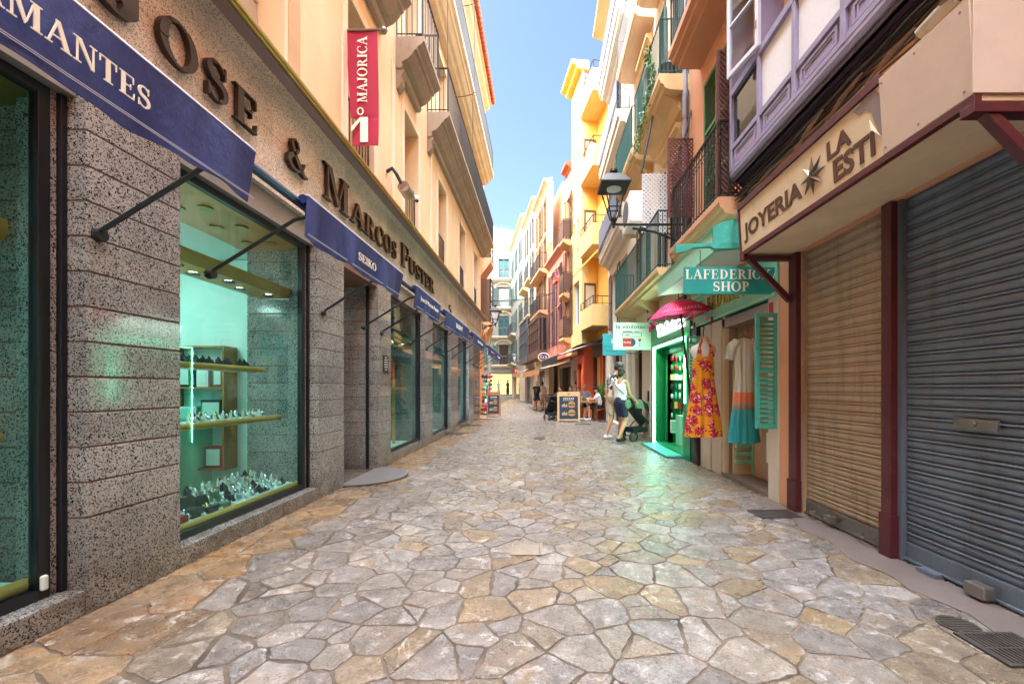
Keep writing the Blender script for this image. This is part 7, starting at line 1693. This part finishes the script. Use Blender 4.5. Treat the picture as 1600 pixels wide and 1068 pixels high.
    remeshed(c, voxel * 1.1, 'top', M[top], t, xf)
    c = MB(); c.ball(pv - ZP * .01, (.172, .132, .13), 14, 10); c.caps(pv + ZP * .09, pv, .125, .145)
    for s, S in ((0, 'L'), (1, 'R')): e = J['hip' + S] + (J['kn' + S] - J['hip' + S]) * shorts; c.caps(J['hip' + S], e, .105, .092); c.caps(J['hip' + S] * .6 + pv * .4, J['hip' + S], .12, .105)
    remeshed(c, voxel * 1.1, 'shorts', M[bottom], t, xf)
    h = MB()
    if hair_style != 'none':
        h.ball(hd + up * .035 - fw * .018, (.083, .094, .10), 14, 10); h.ball(hd - fw * .05 - up * .02, (.072, .06, .08), 12, 8)
        if hair_style == 'bun': h.ball(hd + up * .06 - fw * .12, .05, 10, 8); h.ball(hd - fw * .07 - up * .03, (.06, .05, .07), 10, 8)
        if hair_style == 'long': h.caps(hd - fw * .05, nk - fw * .06 - up * .12, .085, .07)
        cutr = h; remeshed(cutr, voxel, 'hair', M[hair], t, xf, 2)
    if hat:
        g = MB(); g.ball(hd + up * .07 - fw * .005, (.096, .108, .075), 14, 8); g.ball(hd + up * .055 + fw * .10, (.07, .075, .014), 12, 6); remeshed(g, voxel, 'cap', M[hat], t, xf, 2)
    for S in 'LR':
        tf = J.get('toe' + S, V3((0, 1, 0))); g = MB(); g.caps(J['an' + S] - ZP * .045 - tf * .04, J['an' + S] + tf * .15 - ZP * .06, .045, .038); g.caps(J['an' + S] - ZP * .06 - tf * .045, J['an' + S] + tf * .16 - ZP * .067, .036, .03); remeshed(g, voxel, 'shoe', M[shoes], t, xf, 2)
    ey = MB()
    for s in (-1, 1): ey.ball(hd + rt * s * .032 + fw * .088 + up * .016, (.012, .008, .007), 8, 5)
    o = ey.build('eyes', 'ink', None, smooth=True); o.data.transform(xf); adopt(o, t)
    return t, xf
def standing(**k):
    J = dict(head=V3((0, .02, 1.62)), neck=V3((0, -.01, 1.46)), chest=V3((0, 0, 1.26)), pelvis=V3((0, 0, .96)), shL=V3((-.17, 0, 1.40)), shR=V3((.17, 0, 1.40)), elL=V3((-.22, -.02, 1.12)), elR=V3((.22, -.02, 1.12)), wrL=V3((-.21, .07, .88)), wrR=V3((.21, .07, .88)),
             hipL=V3((-.09, 0, .91)), hipR=V3((.09, 0, .91)), knL=V3((-.10, .02, .50)), knR=V3((.10, .02, .50)), anL=V3((-.10, 0, .10)), anR=V3((.10, 0, .10)))
    J.update(k); return J
def sitting(**k):
    J = dict(head=V3((0, .06, 1.20)), neck=V3((0, .02, 1.04)), chest=V3((0, -.01, .86)), pelvis=V3((0, -.08, .56)), shL=V3((-.18, .01, .99)), shR=V3((.18, .01, .99)), elL=V3((-.24, .16, .80)), elR=V3((.24, .16, .80)), wrL=V3((-.12, .36, .82)), wrR=V3((.12, .36, .82)),
             hipL=V3((-.10, -.04, .54)), hipR=V3((.10, -.04, .54)), knL=V3((-.12, .38, .52)), knR=V3((.12, .38, .52)), anL=V3((-.12, .36, .10)), anR=V3((.12, .40, .10)))
    J.update(k); return J
def patterned():
    n = NT('black_and_white_print'); v = n.voro(38, n.mapping((1, 1, .6)), out='Color'); s = n.n('ShaderNodeSeparateColor'); n.l(v, s.inputs[0]); n.set(**{'Base Color': n.ramp(s.outputs[0], [(0, '#25262a'), (.5, '#8f918e'), (.72, '#d8d8d2')], 'CONSTANT'), 'Roughness': .85}); return n.m
M['patterned'] = patterned()
# woman with the pushchair, walking off to the right
x, y = gp(963, 690)
J = standing(anL=V3((-.08, .14, .10)), knL=V3((-.09, .16, .51)), anR=V3((.07, -.16, .12)), knR=V3((.09, .06, .50)), elL=V3((-.24, .03, 1.14)), wrL=V3((-.20, .30, .98)), elR=V3((.24, .03, 1.14)), wrR=V3((.20, .30, .98)), head=V3((0, .05, 1.61)))
t, xf = person('woman seen from behind in white tank top and navy shorts pushing a pushchair', (x + .10, y, 0), -PI / 2 + .75, J, 'cloth_white', 'cloth_navy', 'skin', 'hair', 'bun', None, .0075, .99, 0, .62, 'ink', True, True)
bg_ = thing('shoulder_bag', 'sage green shoulder bag at the hip of the woman in the tank top', 'bag', xf @ V3((.2, .05, .98)))
m = MB(); m.ball((.20, .02, .90), (.035, .12, .11), 12, 8); o = m.build('pouch', 'sage', None, smooth=True); o.data.transform(xf); adopt(o, bg_)
m = MB(); m.tube([(.19, .08, 1.02), (.12, -.10, 1.18), (.0, -.16, 1.3), (-.1, -.12, 1.42), (-.12, 0, 1.48), (-.05, .13, 1.36), (.1, .15, 1.15), (.19, .1, 1.02)], .010, 6); o = m.build('strap', 'sage', None, smooth=True); o.data.transform(xf); adopt(o, bg_)
J = standing(anL=V3((-.08, -.14, .11)), knL=V3((-.09, .03, .5)), anR=V3((.08, .12, .10)), knR=V3((.1, .14, .51)), wrL=V3((-.23, .02, .86)), head=V3((0, .16, 1.63)), neck=V3((0, .08, 1.47)), chest=V3((0, .05, 1.26)), shL=V3((-.17, .07, 1.40)), shR=V3((.17, .07, 1.40)))
person('man in grey cap, black and white shirt and beige shorts behind the woman', (x + .02, y + .5, 0), -PI / 2 + .6, J, 'patterned', 'cloth_beige', 'skin', 'hair', 'short', 'cloth_grey', .008, 1.09, .62, .72, 'cloth_white')
# pushchair
def pushchair(x, y, a, label, s=1.0, hood='sage'):
    t = thing('pushchair', label, 'pushchair', (x, y, 0)); X = Matrix.Translation((x, y, 0)) @ Matrix.Rotation(a, 4, 'Z') @ Matrix.Scale(s, 4)
    def add(m, n, mt, p=t, sm=True): o = m.build(n, mt, None, smooth=sm); o.data.transform(X); adopt(o, p); return o
    m = MB()
    for e in (-.21, .21): m.tube([(e, -.42, .98), (e, -.34, .92), (e, .1, .45), (e, .42, .14)], .014, 8); m.tube([(e, -.32, .12), (e, -.1, .32), (e, .08, .47)], .014, 8)
    m.tube([(-.21, -.42, .98), (0, -.44, 1.0), (.21, -.42, .98)], .018, 8); m.tube([(-.21, -.32, .12), (.21, -.32, .12)], .012, 6); add(m, 'frame', 'pram_black')
    m = MB(); m.sheet(lambda u, v: (V3((-.19 + .38 * u, -.26 + .36 * v + .0, .86 - .40 * v - .07 * math.sin(PI * u))), V3((0, -.6, -.8))), 8, 8, .03); m.sheet(lambda u, v: (V3((-.19 + .38 * u, .08 + .30 * v, .45 + .02 * v - .03 * math.sin(PI * u))), V3((0, 0, -1))), 8, 6, .03); m.sheet(lambda u, v: (V3((-.18 + .36 * u, .38 + .06 * v, .46 - .25 * v)), V3((0, -1, 0))), 6, 4, .02); add(m, 'seat', 'pram_black')
    m = MB(); m.sheet(lambda u, v: (V3((-.22 * math.cos(PI * u) * (1 - .05 * v), -.28 + .30 * v, .80 + .24 * math.sin(PI * u) * (1 - .1 * v) - .02 * v)), V3((0, 0, -1))), 14, 8, .012); h = add(m, 'hood', hood)
    m = MB(); m.sheet(lambda u, v: (V3((-.226 * math.cos(PI * u), .0 + .26 * v, .79 + .235 * math.sin(PI * u) - .16 * v)), V3((0, 0, -1))), 14, 4, .014); add(m, 'hood_trim', 'pram_black', h)
    for wx, wy, r in ((-.23, -.33, .11), (.23, -.33, .11), (-.2, .42, .095), (.2, .42, .095)):
        m = MB(); ring = [V3((wx, wy + r * math.cos(k), r + .0 + r * math.sin(k) * .98)) for k in [i * PI / 10 for i in range(21)]]; m.tube(ring, .018, 8); w = add(m, 'wheel', 'rubber'); m = MB(); m.cyl((wx - .012, wy, r), (wx + .012, wy, r), r * .7, n=14); add(m, 'hub', 'iron_grey', w)
    m = MB(); m.bbox((-.17, -.3, .2), (.34, 0, 0), (0, .42, 0), (0, 0, .12)); add(m, 'basket', 'pram_black', t, False)
    return t
pushchair(x + .62, y + .42, -PI / 2 + .45, 'black pushchair with sage green hood in front of the woman', 1.0)
pushchair(.42, 16.6, .3, 'small black pushchair beside the pine burger board', .95, 'pram_black')
# walking couple further off
x, y = gp(838, 643)
J = standing(anL=V3((-.08, .2, .1)), knL=V3((-.09, .2, .5)), anR=V3((.08, -.2, .14)), knR=V3((.1, .0, .5)), wrL=V3((.05, .2, 1.2)), elL=V3((-.25, .06, 1.16)))
t, xf = person('walker in dark top and shorts with a black bag across the chest', (x, y, gz(y)), PI + .5, J, 'cloth_black', 'cloth_black', 'skin', 'hair_grey', 'short', None, .014, .93, .3, .6, 'ink', False)
b_ = thing('chest_bag', 'black bag worn across the chest of the far walker', 'bag', xf @ V3((0, .2, 1.2))); m = MB(); m.ball((0, .19, 1.2), (.15, .09, .18), 12, 8); o = m.build('pouch', 'pram_black', None, smooth=True); o.data.transform(xf); adopt(o, b_)
m = MB(); m.tube([(-.14, .16, 1.3), (-.14, .02, 1.48), (-.12, -.12, 1.36)], .018, 6); o = m.build('strap', 'pram_black', None); o.data.transform(xf); adopt(o, b_)
J = standing(anL=V3((-.08, -.18, .12)), anR=V3((.08, .2, .1)))
t, xf = person('second far walker in a white top half hidden behind the first', (x + .34, y + .8, gz(y)), .2, J, 'cloth_white', 'cloth_beige', 'skin', 'hair', 'short', None, .014, .93, .4, .5, 'ink', False)
# diners
J = sitting(wrL=V3((-.08, .42, .86)), elL=V3((-.25, .2, .84)), knR=V3((.12, .36, .56)), anR=V3((.2, .55, .10)))
person('seated person in white T-shirt and black cap, side on at the terrace table', (2.24, 16.5, 0), PI / 2, J, 'cloth_white', 'cloth_black', 'skin_pale', 'hair', 'short', 'cloth_black', .012, 1, .45, .75, 'cloth_white', False)
person('broad seated man in a grey violet shirt facing the street', (1.85, 18.05, 0), PI, sitting(), 'cloth_grey', 'cloth_navy', 'skin', 'hair_grey', 'short', None, .012, 1.08, .5, .7, 'ink', False)
person('dark haired diner in black behind the pine burger board', (1.28, 18.15, 0), PI, sitting(), 'cloth_black', 'cloth_navy', 'skin', 'hair', 'long', None, .012, 1.03, .5, .7, 'ink', False)
person('woman in a dark dress sitting beside the small pushchair', (.82, 17.3, 0), PI - .6, sitting(wrR=V3((.1, .3, .98)), elR=V3((.26, .14, .86))), 'cloth_navy', 'cloth_navy', 'skin', 'hair', 'short', None, .012, 1.02, .2, .9, 'ink', False)
person('diner in a purple top seated between the man in grey and the dark haired one', (1.6, 18.4, 0), PI, sitting(), 'purple', 'cloth_navy', 'skin', 'hair', 'short', None, .012, .98, .5, .7, 'ink', False)
t = thing('tote_bag', 'turquoise and white tote bag hung on the back of the terrace chair', 'bag', (2.5, 16.5, .5))
m = MB(); m.sheet(lambda u, v: (V3((2.53 + .05 * math.sin(PI * v), 16.34 + .32 * u, .86 - .42 * v)), V3((1, 0, 0))), 6, 8, .05); m.build('pouch', 'sky_bag', t, smooth=True); m = MB(); m.tube([(2.53, 16.4, .86), (2.5, 16.42, .98), (2.5, 16.58, .98), (2.53, 16.6, .86)], .012, 6); m.build('strap', 'paper', t)
